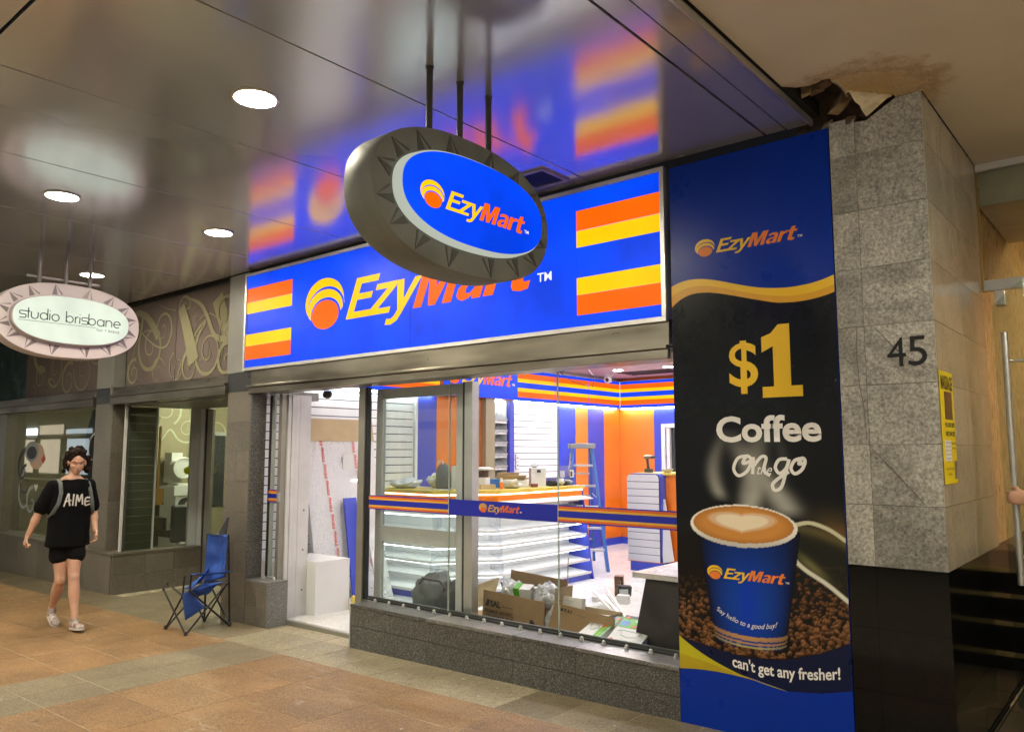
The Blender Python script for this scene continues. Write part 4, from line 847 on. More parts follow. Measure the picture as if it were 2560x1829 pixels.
MB().tube([(-6.98, 10.1, 2.95), (-6.93, 10.13, 2.88), (-6.90, 10.2, 2.80), (-6.90, 10.24, 2.72), (-6.94, 10.25, 2.62)], .006, 6).build('wire', 'black_plastic', wr)
MB().tube([(-7.18, 9.8, 2.95), (-7.12, 9.86, 2.90), (-7.2, 9.82, 2.84), (-7.25, 9.8, 2.9)], .006, 6).build('wire', 'black_plastic', wr)
cc = thing('security_camera', 'white dome security camera on the shop ceiling near the back corner', 'camera', (-7.5, 11.6, 2.95))
MB().lathe([(.075, 0), (.075, -.03), (.06, -.045), (.05, -.06)], (-7.45, 11.5, 2.95), 20).build('base', 'shop_white', cc, smooth=True)
MB().lathe([(.001, .075), (.045, .06), (.07, .03), (.075, 0), (.07, -.03), (.045, -.06), (.001, -.075)], (-7.45, 11.48, 2.86), 20).build('ball', 'shop_white', cc, smooth=True); MB().lathe([(.001, .02), (.03, .012), (.035, 0)], (-7.42, 11.41, 2.84), 14, 'Y').build('lens', 'black_plastic', cc, smooth=True)
cv = thing('air_conditioner_vent', 'dark recessed air vent in the shop ceiling', 'vent', (-6.8, 11.7, 2.95)); box('opening', -7.2, -6.2, 11.35, 11.95, 2.944, 2.9495, 'dark_paint', cv)
for k in range(5): box('blade', -7.18, -6.22, 11.4+.11*k, 11.43+.11*k, 2.935, 2.943, 'black_plastic', cv)
# ------------------------------------------------------------------ counter
ct = thing('shop_counter', 'angled shop counter with yellow top and empty lit white shelves', 'counter', (-6.3, 7.2, FZ))
P = [(-7.78, 6.30), (-6.50, 6.30), (-5.94, 6.98), (-5.94, 8.73)]
def off(path, d):
    """path moved inwards (away from the customer) by d"""
    out = []; pv = [Vector(p) for p in path]; ns_ = []
    for i in range(len(pv)-1):
        e = (pv[i+1]-pv[i]).normalized(); ns_.append(Vector((-e.y, e.x)))
    for i, p in enumerate(pv):
        if i == 0: nn = ns_[0]; k = 1
        elif i == len(pv)-1: nn = ns_[-1]; k = 1
        else: nn = (ns_[i-1]+ns_[i]).normalized(); k = 1/max(.3, nn.dot(ns_[i]))
        out.append(tuple(p+nn*d*k))
    return out
def slab(d0, d1, z0, z1, name, mat, par=ct, seg=None, tilt=0., y_end=None):
    a = off(P, d0); b_ = off(P, d1); rng = range(3) if seg is None else seg
    for i in rng:
        q = [a[i], a[i+1], b_[i+1], b_[i]]; mb = MB()
        lo = [Vector((x, y, z0+(tilt if k > 1 else 0))) for k, (x, y) in enumerate(q)]; hi = [Vector((x, y, z1+(tilt if k > 1 else 0))) for k, (x, y) in enumerate(q)]
        mb.add(lo+hi, [(3, 2, 1, 0), (4, 5, 6, 7)]+[(k, (k+1) % 4, 4+(k+1) % 4, 4+k) for k in range(4)]); mb.build(name, mat, par)
slab(.03, .06, FZ, .045, 'kick_board', 'shop_blue')
slab(.38, .41, FZ, 1.12, 'back_panel', 'shop_white'); slab(.16, .20, .98, 1.135, 'front_panel', 'shop_orange'); slab(.21, .37, .96, .98, 'deck', 'shop_white')
slab(.115, .86, 1.137, 1.168, 'counter_top', 'laminate_yellow')
for d, z, dp in ((.022, .058, .35), (.045, .215, .33), (.068, .375, .31), (.095, .54, .28), (.115, .70, .26), (.15, .90, .15)):
    slab(d, d+dp, z-.012, z, 'shelf', 'shop_white', tilt=.035); slab(d-.004, d-.0005, z-.018, z+.012, 'shelf_edge', 'clear_plastic' if 0 else 'shop_white')
slab(-.02, .17, 1.0, 1.012, 'shelf', 'shop_white', seg=[2], tilt=.03)
for d, z in ((.14, .885), (.13, .68), (.12, .52), (.11, .357), (.10, .197), (.15, 1.125)): slab(d, d+.018, z-.012, z-.002, 'light_strip', 'counter_lamp')
# blue end panel and acrylic joints
mb = MB(); mb.prism([(-5.93, FZ), (-6.43, FZ), (-6.43, 1.135), (-6.10, 1.135), (-6.07, .95), (-5.945, .05)], (0, 8.75, 0), (1, 0, 0), (0, 0, 1), (0, -1, 0), .02); mb.build('end_panel', 'shop_blue', ct)
for i in (1, 2):
    for z0, z1, d in ((.06, .21, .03), (.22, .37, .05), (.38, .535, .08), (.545, .695, .10), (.705, .89, .12)):
        q = off(P, d)[i]; w = off(P, d+.3)[i]; mb = MB(); e = Vector((w[0]-q[0], w[1]-q[1])); pn = Vector((-e.y, e.x)).normalized()*.002
        mb.add([Vector((q[0]+s*pn.x, q[1]+s*pn.y, z)) for s in (-1, 1) for z in (z0, z1)]+[Vector((w[0]+s*pn.x, w[1]+s*pn.y, z)) for s in (-1, 1) for z in (z0, z1)], [(0, 1, 3, 2), (4, 6, 7, 5), (0, 4, 5, 1), (2, 3, 7, 6), (0, 2, 6, 4), (1, 5, 7, 3)]).build('divider', 'clear_plastic', ct)
CT = 1.169
# ---- goods and clutter on the counter
def crumple(name, c, size, mat, label, cat, seed=1, amp=.35, parent=None, group=None, n=3):
    bm = bmesh.new(); bmesh.ops.create_icosphere(bm, subdivisions=n, radius=1); rg = random.Random(seed); o_ = Vector((rg.uniform(0, 50), rg.uniform(0, 50), rg.uniform(0, 50)))
    for v in bm.verts:
        p = v.co.copy(); k = 1+amp*noise.noise(p*1.6+o_)+amp*.7*abs(noise.noise(p*4.1+o_))+amp*.4*noise.noise(p*9+o_)
        v.co = Vector((p.x*size[0]*k, p.y*size[1]*k, max(-.0, (p.z*.5+.5)*size[2]*k) if p.z > -.75 else 0.0))
    me = bpy.data.meshes.new(name); bm.to_mesh(me); bm.free()
    o = link(name, me, mat, None, 'all'); o.location = c
    if parent is not None: o.parent = parent; o.location = Vector(c)-wloc(parent); return o
    tag(o, label, cat, group); return o
def rbox(name, c, sx, sy, sz, rz, mat, parent=None, rx=0, ry=0, bevel=0):
    """box standing on c, turned by rz degrees"""
    m_ = Matrix.Translation(c) @ Matrix.Rotation(math.radians(rz), 4, 'Z') @ Matrix.Rotation(math.radians(ry), 4, 'Y') @ Matrix.Rotation(math.radians(rx), 4, 'X')
    return MB().box(-sx/2, sx/2, -sy/2, sy/2, 0, sz, m_).build(name, mat, parent, bevel=bevel)
M('plastic_film', (.62, .64, .66), .18, c2=(.45, .47, .49), ns=16, bmp=.4, bs=30, spec=.8); M('film_cream', (.62, .60, .48), .4, c2=(.5, .48, .38), ns=12); M('bag_grey', (.10, .105, .115), .7, c2=(.07, .075, .08), ns=9, bmp=.2, bs=70)
M('bag_black', (.022, .024, .03), .75, c2=(.012, .013, .018), ns=7, bmp=.3, bs=60); M('cardboard', (.36, .235, .12), .75, c2=(.30, .19, .095), ns=5, bmp=.05, bs=200); M('cardboard_pale', (.50, .38, .22), .75, c2=(.44, .33, .19), ns=5); M('card_dark', (.16, .10, .05), .8)
M('box_white', (.72, .72, .70), .4, c2=(.66, .66, .64), ns=4); M('ink', (.02, .017, .012), .6); M('bright_blue', (.02, .16, .55), .35); M('brown_tape', (.07, .03, .015), .3); M('red_dark', (.16, .02, .015), .3); M('hivis', (.55, .65, .03), .5); M('purple_blue', (.09, .09, .33), .4)
M('sal_green', (.05, .35, .02), .35, c2=(.16, .50, .03), ns=9); M('sal_dark', (.02, .03, .02), .35); M('sal_orange', (.75, .12, .03), .4); M('sal_lightblue', (.10, .33, .62), .4); M('lime_text', (.45, .75, .05), .4)
crumple('plastic_bag', (-7.35, 6.72, CT), (.20, .15, .10), 'plastic_film', 'flattened clear plastic bag at the left end of the counter', 'plastic bag', 3, .5)
crumple('plastic_bag', (-7.05, 7.0, CT), (.13, .13, .16), 'plastic_film', 'crumpled white plastic bag just left of the grey backpack', 'plastic bag', 8, .5)
bp_ = thing('grey_backpack', 'grey backpack with a lime tag standing on the counter', 'backpack', (-6.83, 6.86, CT))
prof = [(.0, .115, .07), (.05, .13, .085), (.15, .13, .08), (.24, .105, .07), (.285, .07, .05), (.31, .02, .02)]
MB().loft([[Vector((-6.83+a*math.cos(t*.3927)*.9, 6.86+b_*math.sin(t*.3927), CT+h)) for t in range(16)] for h, a, b_ in prof]).build('body', 'bag_grey', bp_, smooth='all')
MB().tube([(-6.86, 6.80, CT+.30), (-6.85, 6.80, CT+.335), (-6.81, 6.82, CT+.335), (-6.80, 6.82, CT+.30)], .008, 6).build('handle', 'box_white', bp_); MB().box(-6.93, -6.88, 6.775, 6.782, CT+.13, CT+.16).build('tag', 'hivis', bp_)
pw = box('paper_sheet', -6.80, -6.58, 6.62, 6.78, CT, CT+.004, 'box_white'); tag(pw, 'loose white paper lying in front of the grey backpack', 'paper')
rbox('stacked_box', (-6.62, 6.98, CT), .20, .20, .14, 12, 'box_white'); tag(bpy.data.objects['stacked_box'], 'lower plain white box right of the grey backpack', 'box', 'plain white boxes stacked on the counter')
o = rbox('stacked_box', (-6.62, 6.98, CT+.142), .20, .20, .135, 10, 'box_white'); tag(o, 'upper plain white box right of the grey backpack', 'box', 'plain white boxes stacked on the counter')
wl = thing('lidded_tub', 'dark brown tub with wide white lid on a white box', 'tub', (-6.50, 7.22, CT))
rbox('box', (-6.50, 7.20, CT), .14, .14, .135, 20, 'box_white', wl); MB().lathe([(.062, .137), (.066, .22)], (-6.50, 7.22, CT), 20).build('tub', 'brown_tape', wl); MB().lathe([(.06, .221), (.125, .228), (.128, .245), (.08, .26), (.001, .262)], (-6.50, 7.22, CT), 24).build('lid', 'box_white', wl, smooth=True)
o = rbox('cream_carton', (-6.38, 7.16, CT), .18, .12, .055, 50, 'cardboard_pale'); tag(o, 'low cream carton beside the spray bottle', 'box')
o = rbox('blue_packet', (-6.50, 7.42, CT+.0), .14, .09, .11, 50, 'bright_blue'); tag(o, 'bright blue packet behind the low cream carton', 'packet')
sb = thing('spray_bottle', 'small orange spray bottle with white cap on the counter edge', 'bottle', (-6.24, 7.25, CT)); MB().lathe([(.02, 0), (.021, .07), (.021, .085)], (-6.24, 7.25, CT), 16).build('body', 'shop_orange', sb); MB().lathe([(.02, .086), (.016, .11), (.017, .13), (.001, .132)], (-6.24, 7.25, CT), 16).build('cap', 'box_white', sb)
crumple('crumpled_paper', (-6.32, 7.52, CT), (.13, .10, .09), 'film_cream', 'crumpled cream paper right of the orange spray bottle', 'paper', 12, .5)
def openbox(name, label, c, sx, sy, sz, rz, mat='cardboard', flaps=(1, 1, 0, 0), fl=.5, fa=(40, 20, 0, 0), th=.004, text_=None):
    t = thing(name, label, 'cardboard box', c); m_ = Matrix.Translation(c) @ Matrix.Rotation(math.radians(rz), 4, 'Z')
    MB().box(-sx/2, sx/2, -sy/2, sy/2, 0, th, m_).build('bottom', mat, t)
    MB().box(-sx/2, sx/2, -sy/2, -sy/2+th, th, sz, m_).build('side', mat, t); MB().box(-sx/2, sx/2, sy/2-th, sy/2, th, sz, m_).build('side', mat, t)
    MB().box(-sx/2, -sx/2+th, -sy/2+th, sy/2-th, th, sz, m_).build('side', mat, t); MB().box(sx/2-th, sx/2, -sy/2+th, sy/2-th, th, sz, m_).build('side', mat, t)
    for k, (px, py, ax, sgn) in enumerate(((0, -sy/2, 'X', 1), (0, sy/2, 'X', -1), (-sx/2, 0, 'Y', -1), (sx/2, 0, 'Y', 1))):
        if not flaps[k]: continue
        a = m_ @ Matrix.Translation((px, py, sz)) @ Matrix.Rotation(math.radians(fa[k])*sgn, 4, ax)
        if ax == 'X': MB().box(-sx/2, sx/2, -th/2, th/2, 0, sy*fl, a).build('flap', mat, t)
        else: MB().box(-th/2, th/2, -sy/2, sy/2, 0, sx*fl*.6, a).build('flap', mat, t)
    return t, m_
t, m_ = openbox('open_carton', 'open brown carton with two holes lying behind the crumpled cream paper', (-6.62, 7.86, CT), .30, .24, .08, 60, 'cardboard_pale', (1, 1, 0, 1), .5, (55, -35, 0, 70))
o = rbox('small_carton', (-6.36, 7.80, CT), .13, .09, .085, 40, 'box_white'); tag(o, 'small white carton left of the tall white one', 'box')
o = rbox('tape_measure', (-6.27, 7.93, CT), .08, .055, .045, 60, 'red_dark', bevel=.008); tag(o, 'small dark red tape measure in front of the tall white carton', 'tape measure')
bc = thing('white_carton', 'tall white carton standing in the middle of the counter clutter', 'box', (-6.38, 8.13, CT)); rbox('carton', (-6.38, 8.13, CT), .19, .17, .235, 50, 'box_white', bc); rbox('print', (-6.30, 8.06, CT+.18), .05, .004, .035, 50, 'ink', bc); crumple('scrap', (-6.48, 8.2, CT+.236), (.05, .04, .05), 'plastic_film', '', '', 5, .3, bc)
o = rbox('long_blue_box', (-6.50, 8.56, CT), .10, .46, .09, -8, 'purple_blue'); tag(o, 'long purple blue box lying behind black cables', 'box')
cb = thing('black_cables', 'heap of black cables and gloves in front of the long blue box', 'cables', (-6.3, 8.35, CT))
crumple('heap', (-6.30, 8.34, CT), (.07, .09, .055), 'bag_black', '', '', 21, .6, cb); crumple('heap', (-6.30, 8.62, CT), (.06, .08, .04), 'bag_black', '', '', 22, .6, cb); crumple('rag', (-6.26, 8.47, CT), (.04, .05, .09), 'film_cream', '', '', 23, .6, cb)
for k in range(5):
    q = [(-6.3+R.uniform(-.07, .06), 8.25+.1*j+R.uniform(-.03, .03), CT+.01+R.uniform(0, .05)) for j in range(5)]; MB().tube(q, .005, 5).build('cable', 'black_plastic', cb)
tb = thing('clear_tub', 'clear plastic tub with a white label at the right end of the counter', 'tub', (-6.24, 8.62, CT))
TBX, TBY = -6.40, 8.83
MB().loft([[Vector((TBX+a*x, TBY+a*y, CT+h)) for x, y in ((-1, -1), (1, -1), (1, 1), (-1, 1))] for h, a in ((.0, .072), (.25, .095), (.255, .10), (.25, .09), (.005, .068))], False).build('tub', 'clear_plastic', tb)
crumple('contents', (TBX, TBY, CT+.006), (.055, .055, .06), 'film_cream', '', '', 31, .3, tb); rbox('label', (TBX-.02, TBY-.10, CT+.10), .075, .003, .09, 0, 'box_white', tb); rbox('label', (TBX+.09, TBY-.03, CT+.10), .003, .09, .10, 0, 'box_white', tb); rbox('print', (TBX+.093, TBY-.045, CT+.115), .002, .04, .065, 0, 'ink', tb)
# ------------------------------------------------------------------ step ladder
M('ladder_blue', (.015, .11, .42), .4, c2=(.012, .10, .38)); M('ladder_grey', (.33, .34, .35), .4, .5); M('ladder_alu', (.62, .64, .66), .35, .5)
ld = thing('step_ladder', 'blue fibreglass step ladder open behind the counter end', 'ladder', (-6.5, 9.8, FZ))
A0, A1 = Vector((-6.93, 9.45, 0)), Vector((-6.50, 9.85, 0))   # the ladder's width direction across the top
ax_ = (A1-A0).normalized(); fx_ = Vector((ax_.y, -ax_.x, 0))    # climbs on the side facing +x, -y
TOP = Vector((-6.72, 9.62, 0))
def lp(s, d, z): return TOP+ax_*s+fx_*d+Vector((0, 0, z))
for sgn in (-1, 1):
    MB().loft([[lp(sgn*.145-.02, .02, 1.66), lp(sgn*.145+.02, .02, 1.66), lp(sgn*.145+.02, .11, 1.66), lp(sgn*.145-.02, .11, 1.66)], [lp(sgn*.27-.02, .54, FZ), lp(sgn*.27+.02, .54, FZ), lp(sgn*.27+.02, .64, FZ), lp(sgn*.27-.02, .64, FZ)]]).build('front_rail', 'ladder_blue', ld)
    MB().loft([[lp(sgn*.13-.016, -.02, 1.66), lp(sgn*.13+.016, -.02, 1.66), lp(sgn*.13+.016, -.085, 1.66), lp(sgn*.13-.016, -.085, 1.66)], [lp(sgn*.25-.016, -.49, FZ), lp(sgn*.25+.016, -.49, FZ), lp(sgn*.25+.016, -.56, FZ), lp(sgn*.25-.016, -.56, FZ)]]).build('rear_rail', 'ladder_blue', ld)
mm = Matrix(((ax_.x, fx_.x, 0, TOP.x), (ax_.y, fx_.y, 0, TOP.y), (0, 0, 1, 0), (0, 0, 0, 1)))
MB().box(-.19, .19, -.10, .12, 1.66, 1.735, mm).build('top_cap', 'ladder_grey', ld, bevel=.01)
for k in range(5):
    z_ = 1.40-.29*k; f_ = (1.66-z_)/1.69; w = .145+.125*f_-.014; d = .05+.55*f_
    MB().box(-w, w, d-.04, d+.04, z_, z_+.03, mm).build('step', 'ladder_alu', ld, bevel=.004)
for k in range(4):
    z_ = 1.28-.33*k; f_ = (1.66-z_)/1.69; w = .13+.12*f_-.011; d = -.05-.48*f_; MB().box(-w, w, d-.01, d+.01, z_, z_+.025, mm).build('rear_brace', 'ladder_alu', ld)
for sgn in (-1, 1): MB().tube([lp(sgn*.185, .27, .95), lp(sgn*.18, -.20, 1.0)], .006, 5).build('spreader', 'ladder_alu', ld)
# the maker's name down the rail
a_ = lp(-.157, .10, 1.60); b_ = lp(-.24, .30, 1.02); dirv = (b_-a_).normalized(); Nn = fx_*.96+Vector((0, 0, .2)); Vv = Nn.cross(dirv).normalized()
o = text('lettering', 'GORILLA', (tuple(lp(-.175, .105, 1.60)), tuple(dirv), tuple(Vv), tuple(fx_)), (0, -.012, .36, .022), 'laminate_yellow', ld, .02, 0, .004)
# ------------------------------------------------------------------ orange desk, slatwall tower, leaning board, black bench
dk = thing('orange_counter', 'orange service counter with yellow top behind the white display tower', 'counter', (-5.0, 10.4, FZ))
box('body', -5.86, -3.2, 9.95, 10.55, FZ+.08, 1.285, 'shop_orange', dk); box('kick', -5.84, -3.2, 9.97, 10.5, FZ, FZ+.079, 'shop_blue', dk); box('top', -5.98, -3.1, 9.90, 10.62, 1.287, 1.315, 'laminate_yellow', dk)
dr = thing('cordless_drill', 'black cordless drill standing on its battery on the orange counter', 'drill', (-5.86, 10.03, 1.316))
dz = 1.316; X_, Y_ = -5.84, 10.04
box('battery', X_-.055, X_+.055, Y_-.035, Y_+.035, dz, dz+.055, 'black_plastic', dr, bevel=.006)
MB().loft([[Vector((X_+dx+a*math.cos(t*math.pi/4)*.9, Y_+a*.8*math.sin(t*math.pi/4), dz+h)) for t in range(8)] for h, dx, a in ((.05, -.005, .03), (.10, -.012, .022), (.17, -.018, .022), (.20, -.02, .028))]).build('grip', 'black_plastic', dr, smooth=True)
MB().lathe([(.001, -.075), (.022, -.07), (.031, -.05), (.031, .03), (.026, .05)], (X_-.0, Y_, dz+.222), 16, 'X').build('motor_housing', 'drill_tan', dr, smooth=True) if 'drill_tan' in MATS else None
M('drill_tan', (.28, .17, .10), .5); MB().lathe([(.001, -.075), (.022, -.07), (.031, -.05), (.031, .03), (.026, .05)], (X_, Y_, dz+.222), 16, 'X').build('motor_housing', 'drill_tan', dr, smooth=True)
MB().lathe([(.024, .051), (.024, .085), (.014, .105), (.004, .107), (.003, .20), (.001, .205)], (X_, Y_, dz+.222), 14, 'X').build('chuck', 'black_metal', dr, smooth=True)
bo = MB().lathe([(.035, 0), (.06, .015), (.088, .05), (.09, .055), (.083, .052), (.055, .022), (.001, .012)], (-5.60, 10.15, dz), 28).build('bowl', 'box_white', None, smooth=True); tag(bo, 'shallow white bowl on the orange counter beside the drill', 'bowl')
tw = thing('display_tower', 'free standing white slatwall tower with rounded top and blue edges', 'display stand', (-5.78, 9.75, FZ))
rt_ = [(-6.03, .10), (-5.525, .10)]+ell(-5.585, 1.23, .06, .07, 0, 90, 6)+ell(-5.97, 1.23, .06, .07, 90, 180, 6)
MB().prism(rt_, (0, 9.77, 0), (1, 0, 0), (0, 0, 1), (0, -1, 0), .006, .1).build('core', 'groove', tw)
MB().prism([(p[0]*1.0+(.012 if p[0] > -5.7 else -.004), p[1]+.008) for p in rt_], (0, 9.79, 0), (1, 0, 0), (0, 0, 1), (0, -1, 0), .003, .14).build('edge_band', 'shop_blue', tw)
for k in range(12):
    z0 = .10+k*.1; z1 = z0+.091
    if k < 11: MB().box(-6.03, -5.525, 9.752, 9.763, z0, z1).build('slat', 'slat_white', tw)
    else: MB().prism([(-6.03, z0), (-5.525, z0)]+ell(-5.585, z0+.03, .06, .065, 0, 90, 6)+ell(-5.97, z0+.03, .06, .065, 90, 180, 6), (0, 9.763, 0), (1, 0, 0), (0, 0, 1), (0, -1, 0), .011).build('slat', 'slat_white', tw)
box('base', -5.97, -5.50, 9.72, 10.0, FZ, .092, 'shop_blue', tw); box('orange_trim', -6.05, -5.50, 9.745, 9.765, .093, .099, 'shop_orange', tw)
wb = MB().loft([[Vector(p) for p in ((-5.50, 9.80, .0+FZ+.12), (-5.34, 9.80, FZ+.16), (-5.34, 9.82, FZ+.16), (-5.50, 9.82, FZ+.12))], [Vector(p) for p in ((-5.60, 9.86, .955), (-5.49, 9.86, .955), (-5.49, 9.88, .955), (-5.60, 9.88, .955))]]).build('leaning_board', 'shop_white'); tag(wb, 'narrow white board leaning on the orange counter right of the tower', 'board')
wb.location.z = 0
bb_ = thing('marble_bench', 'black sided bench with pale marble top behind the shop glass', 'bench', (-2.5, 5.4, FZ))
box('top', -3.09, -1.45, 5.05, 6.5, .712, .75, 'marble_top', bb_, bevel=.003)
M('bench_black', (.016, .015, .013), .5, c2=(.012, .011, .01)); MB().loft([[Vector(p) for p in ((-3.14, 5.03, FZ), (-1.45, 5.03, FZ), (-1.45, 6.4, FZ), (-3.14, 6.4, FZ))], [Vector(p) for p in ((-3.0, 5.09, .71), (-1.45, 5.09, .71), (-1.45, 6.4, .71), (-3.0, 6.4, .71))]]).build('body', 'bench_black', bb_)
# ------------------------------------------------------------------ things just inside the door
o = box('white_plinth_box', -7.45, -6.78, 4.99, 5.42, FZ, .50, 'shop_white'); tag(o, 'white box plinth standing inside the open entrance', 'plinth box')
o = box('low_white_box', -7.80, -7.46, 4.99, 5.75, FZ, .44, 'shop_white'); tag(o, 'low white box behind the plinth against the slatwall', 'plinth box')
m, n, b = nodes_of('wrapped_stone'); v = coords(n); f = nz(n, v, 38, 2, .5); col = ramp(n, f, [(.62, (.74, .73, .73)), (.70, (.22, .21, .22))]); v2 = n.nodes.new('ShaderNodeSeparateXYZ'); L(n, coords(n, True), v2.inputs[0])
lw_ = ramp(n, v2.outputs['Z'], [(.42, (1, 1, 1)), (.62, (0, 0, 0))]); col = mix(n, (.80, .80, .80), col, lw_); L(n, col, b.inputs['Base Color']); b.inputs['Roughness'].default_value = .16; b.inputs['Coat Weight'].default_value = .8
bump(n, b, nz(n, coords(n, False, False, (14, 6, 2)), 4, 5, .7, 1.2), .9, .03)
M('tape_red', (.75, .06, .05), .4)
wp = thing('wrapped_panels', 'plastic wrapped white panels with red FRAGILE tape leaning on the slatwall', 'wrapped panels', (-7.5, 5.9, FZ))
def lean(y0, y1, xb, xt, z0, z1, th, y0t=None, y1t=None):
    y0t = y0 if y0t is None else y0t; y1t = y1 if y1t is None else y1t
    return [[Vector((xb, y0, z0)), Vector((xb, y1, z0)), Vector((xb-th, y1, z0)), Vector((xb-th, y0, z0))], [Vector((xt, y0t, z1)), Vector((xt, y1t, z1)), Vector((xt-th, y1t, z1)), Vector((xt-th, y0t, z1))]]
MB().loft(lean(5.42, 6.45, -7.30, -7.72, FZ, 2.0, .06)).build('panel_pack', 'wrapped_stone', wp)
MB().loft(lean(5.41, 6.46, -7.655, -7.708, 1.74, 2.005, .01)).build('cardboard_edge', 'cardboard_pale', wp)
lx = lambda z: -7.30-(z-FZ)/(2.0-FZ)*.42+.004
dirL = Vector((lx(0)-lx(1), 0, -1)).normalized()
for y_, zt in ((5.66, 1.85), (6.12, 1.96)):
    for k in range(9):
        z_ = zt-.19*k
        if z_ < .15: break
        yy = y_+.012*k
        text('lettering', 'FRAGILE', ((lx(z_)+.0, yy, z_), tuple(dirL), (0, 1, 0), (1, 0, .2)), (0, -.018, .165, .018), 'tape_red', wp, .03, 0, .002)
rbox('label', (lx(1.45)+.002, 6.02, 1.38), .003, .16, .20, 0, 'box_white', wp); 
for k in range(3): text('print', 'xx x xxx', ((lx(1.55)+.006, 5.97+.035*k, 1.56), tuple(dirL), (0, 1, 0), (1, 0, .2)), (0, 0, .13, .012), 'spike_grey', wp, 0, 0, .002) if False else None
MB().loft(lean(5.75, 5.97, -7.19, -7.45, FZ, 1.08, .02, 5.79, 5.97)).build('leaning_blue_board', 'shop_blue'); tag(bpy.data.objects['leaning_blue_board'], 'blue board leaning on the plastic wrapped panels', 'board')
bpy.data.objects['leaning_blue_board'].location = (.0, .06, 0)
MB().loft(lean(6.0, 6.22, -6.98, -7.35, FZ, 1.0, .02, 6.05, 6.2)).build('leaning_white_sheet', 'wrapped_stone'); tag(bpy.data.objects['leaning_white_sheet'], 'speckled white wrapped sheet leaning just behind the sliding door glass', 'sheet')
o = box('blue_upright', -7.80, -7.74, 5.80, 5.95, FZ, .70, 'shop_blue'); tag(o, 'short blue upright against the slatwall behind the wrapped panels', 'board')
crumple('food_packet', (-6.72, 5.50, FZ), (.07, .07, .13), 'packet_yellow' if 'packet_yellow' in MATS else 'laminate_yellow', 'crumpled yellow and green packet on the floor beside the plinth', 'packet', 41, .5)
# black bag on the floor behind the glass
fb = thing('black_duffel_bag', 'large black bag slumped on the shop floor behind the left pane', 'bag', (-5.7, 5.75, FZ))
crumple('body', (-5.82, 5.72, FZ), (.22, .20, .38), 'bag_grey', '', '', 51, .22, fb, n=4); crumple('body', (-5.52, 5.78, FZ), (.20, .18, .36), 'bag_black', '', '', 52, .22, fb, n=4); MB().tube([(-5.9, 5.6, .30), (-5.8, 5.55, .37), (-5.6, 5.58, .36), (-5.5, 5.6, .28)], .012, 6).build('strap', 'bag_black', fb)
o = MB().lathe([(.045, 0), (.05, .02), (.04, .03), (.032, .035), (.032, .06), (.001, .062)], (-4.72, 4.95, .22), 18).build('jar_lid', 'film_cream', None, smooth=True); o.location.z = -.25+.03; tag(o, 'cream plastic jar lid beside the door post', 'lid')
# ------------------------------------------------------------------ salon frontage on the left
M('panel_brown', (.17, .135, .125), .10, c2=(.155, .12, .11), ns=2, bmp=.25, bs=7); M('swirl_gold', (.29, .27, .165), .14, c2=(.26, .245, .15), ns=3, bmp=.2, bs=7); M('olive_wall', (.30, .26, .165), .6, c2=(.28, .24, .15)); M('dark_glass', (.07, .11, .105), .12, c2=(.03, .05, .05), ns=3, bmp=.5, bs=9); M('swirl_pale', (.50, .52, .38), .5)
def spiral(cx, cy, r, a0, turns, w, tail=None, sgn=1):
    pts = []; ws = []
    n_ = int(26*turns)
    for i in range(n_+1):
        t = i/n_; a = math.radians(a0)+sgn*2*math.pi*turns*t; rr = r*(1-t)**.9+r*.06; pts.append((cx+rr*math.cos(a), cy+rr*math.sin(a))); ws.append(w*.8*(1-.8*t)*(.55+.45*abs(math.sin(math.pi*turns*t+.6))))
    if tail:
        p0 = pts[0]; pre = bez([tail[0], tail[1], (p0[0]-(pts[1][0]-p0[0])*5, p0[1]-(pts[1][1]-p0[1])*5), p0], 20)[:-1]; pts = pre+pts; ws = [w*(.2+.5*i/20) for i in range(20)]+ws
    return pts, ws
def strokes(name, items, fr0, rect, mat, parent):
    """each flourish is clipped to its panel"""
    for q_, (pts, ws) in enumerate(items):
        fr = shift(fr0, 0, 0, .0032*(q_ % 8)*.5); mb = MB(); run = []; rw = []; inside = lambda p, w: rect[0]+w/2+.003 < p[0] < rect[1]-w/2-.003 and rect[2]+w/2+.003 < p[1] < rect[3]-w/2-.003
        for p, w in list(zip(pts, ws))+[((1e9, 1e9), .01)]:
            if inside(p, w): run.append(p); rw.append(w)
            else:
                if len(run) > 2: MB().strip(run, rw, *fr, .0015).build(name, mat, parent)
                run = []; rw = []
sf = thing('salon_fascia', 'brown panels with gold swirling flourishes above the salon recess', 'fascia panels', (-9.1, 4.6, 2.45))
SYF = 4.60; fr = FAC(SYF)
for a in ((-10.41, -9.125), (-9.118, -7.705)): box('panel', a[0], a[1], SYF, SYF+.02, 2.43, 3.49, 'panel_brown', sf)
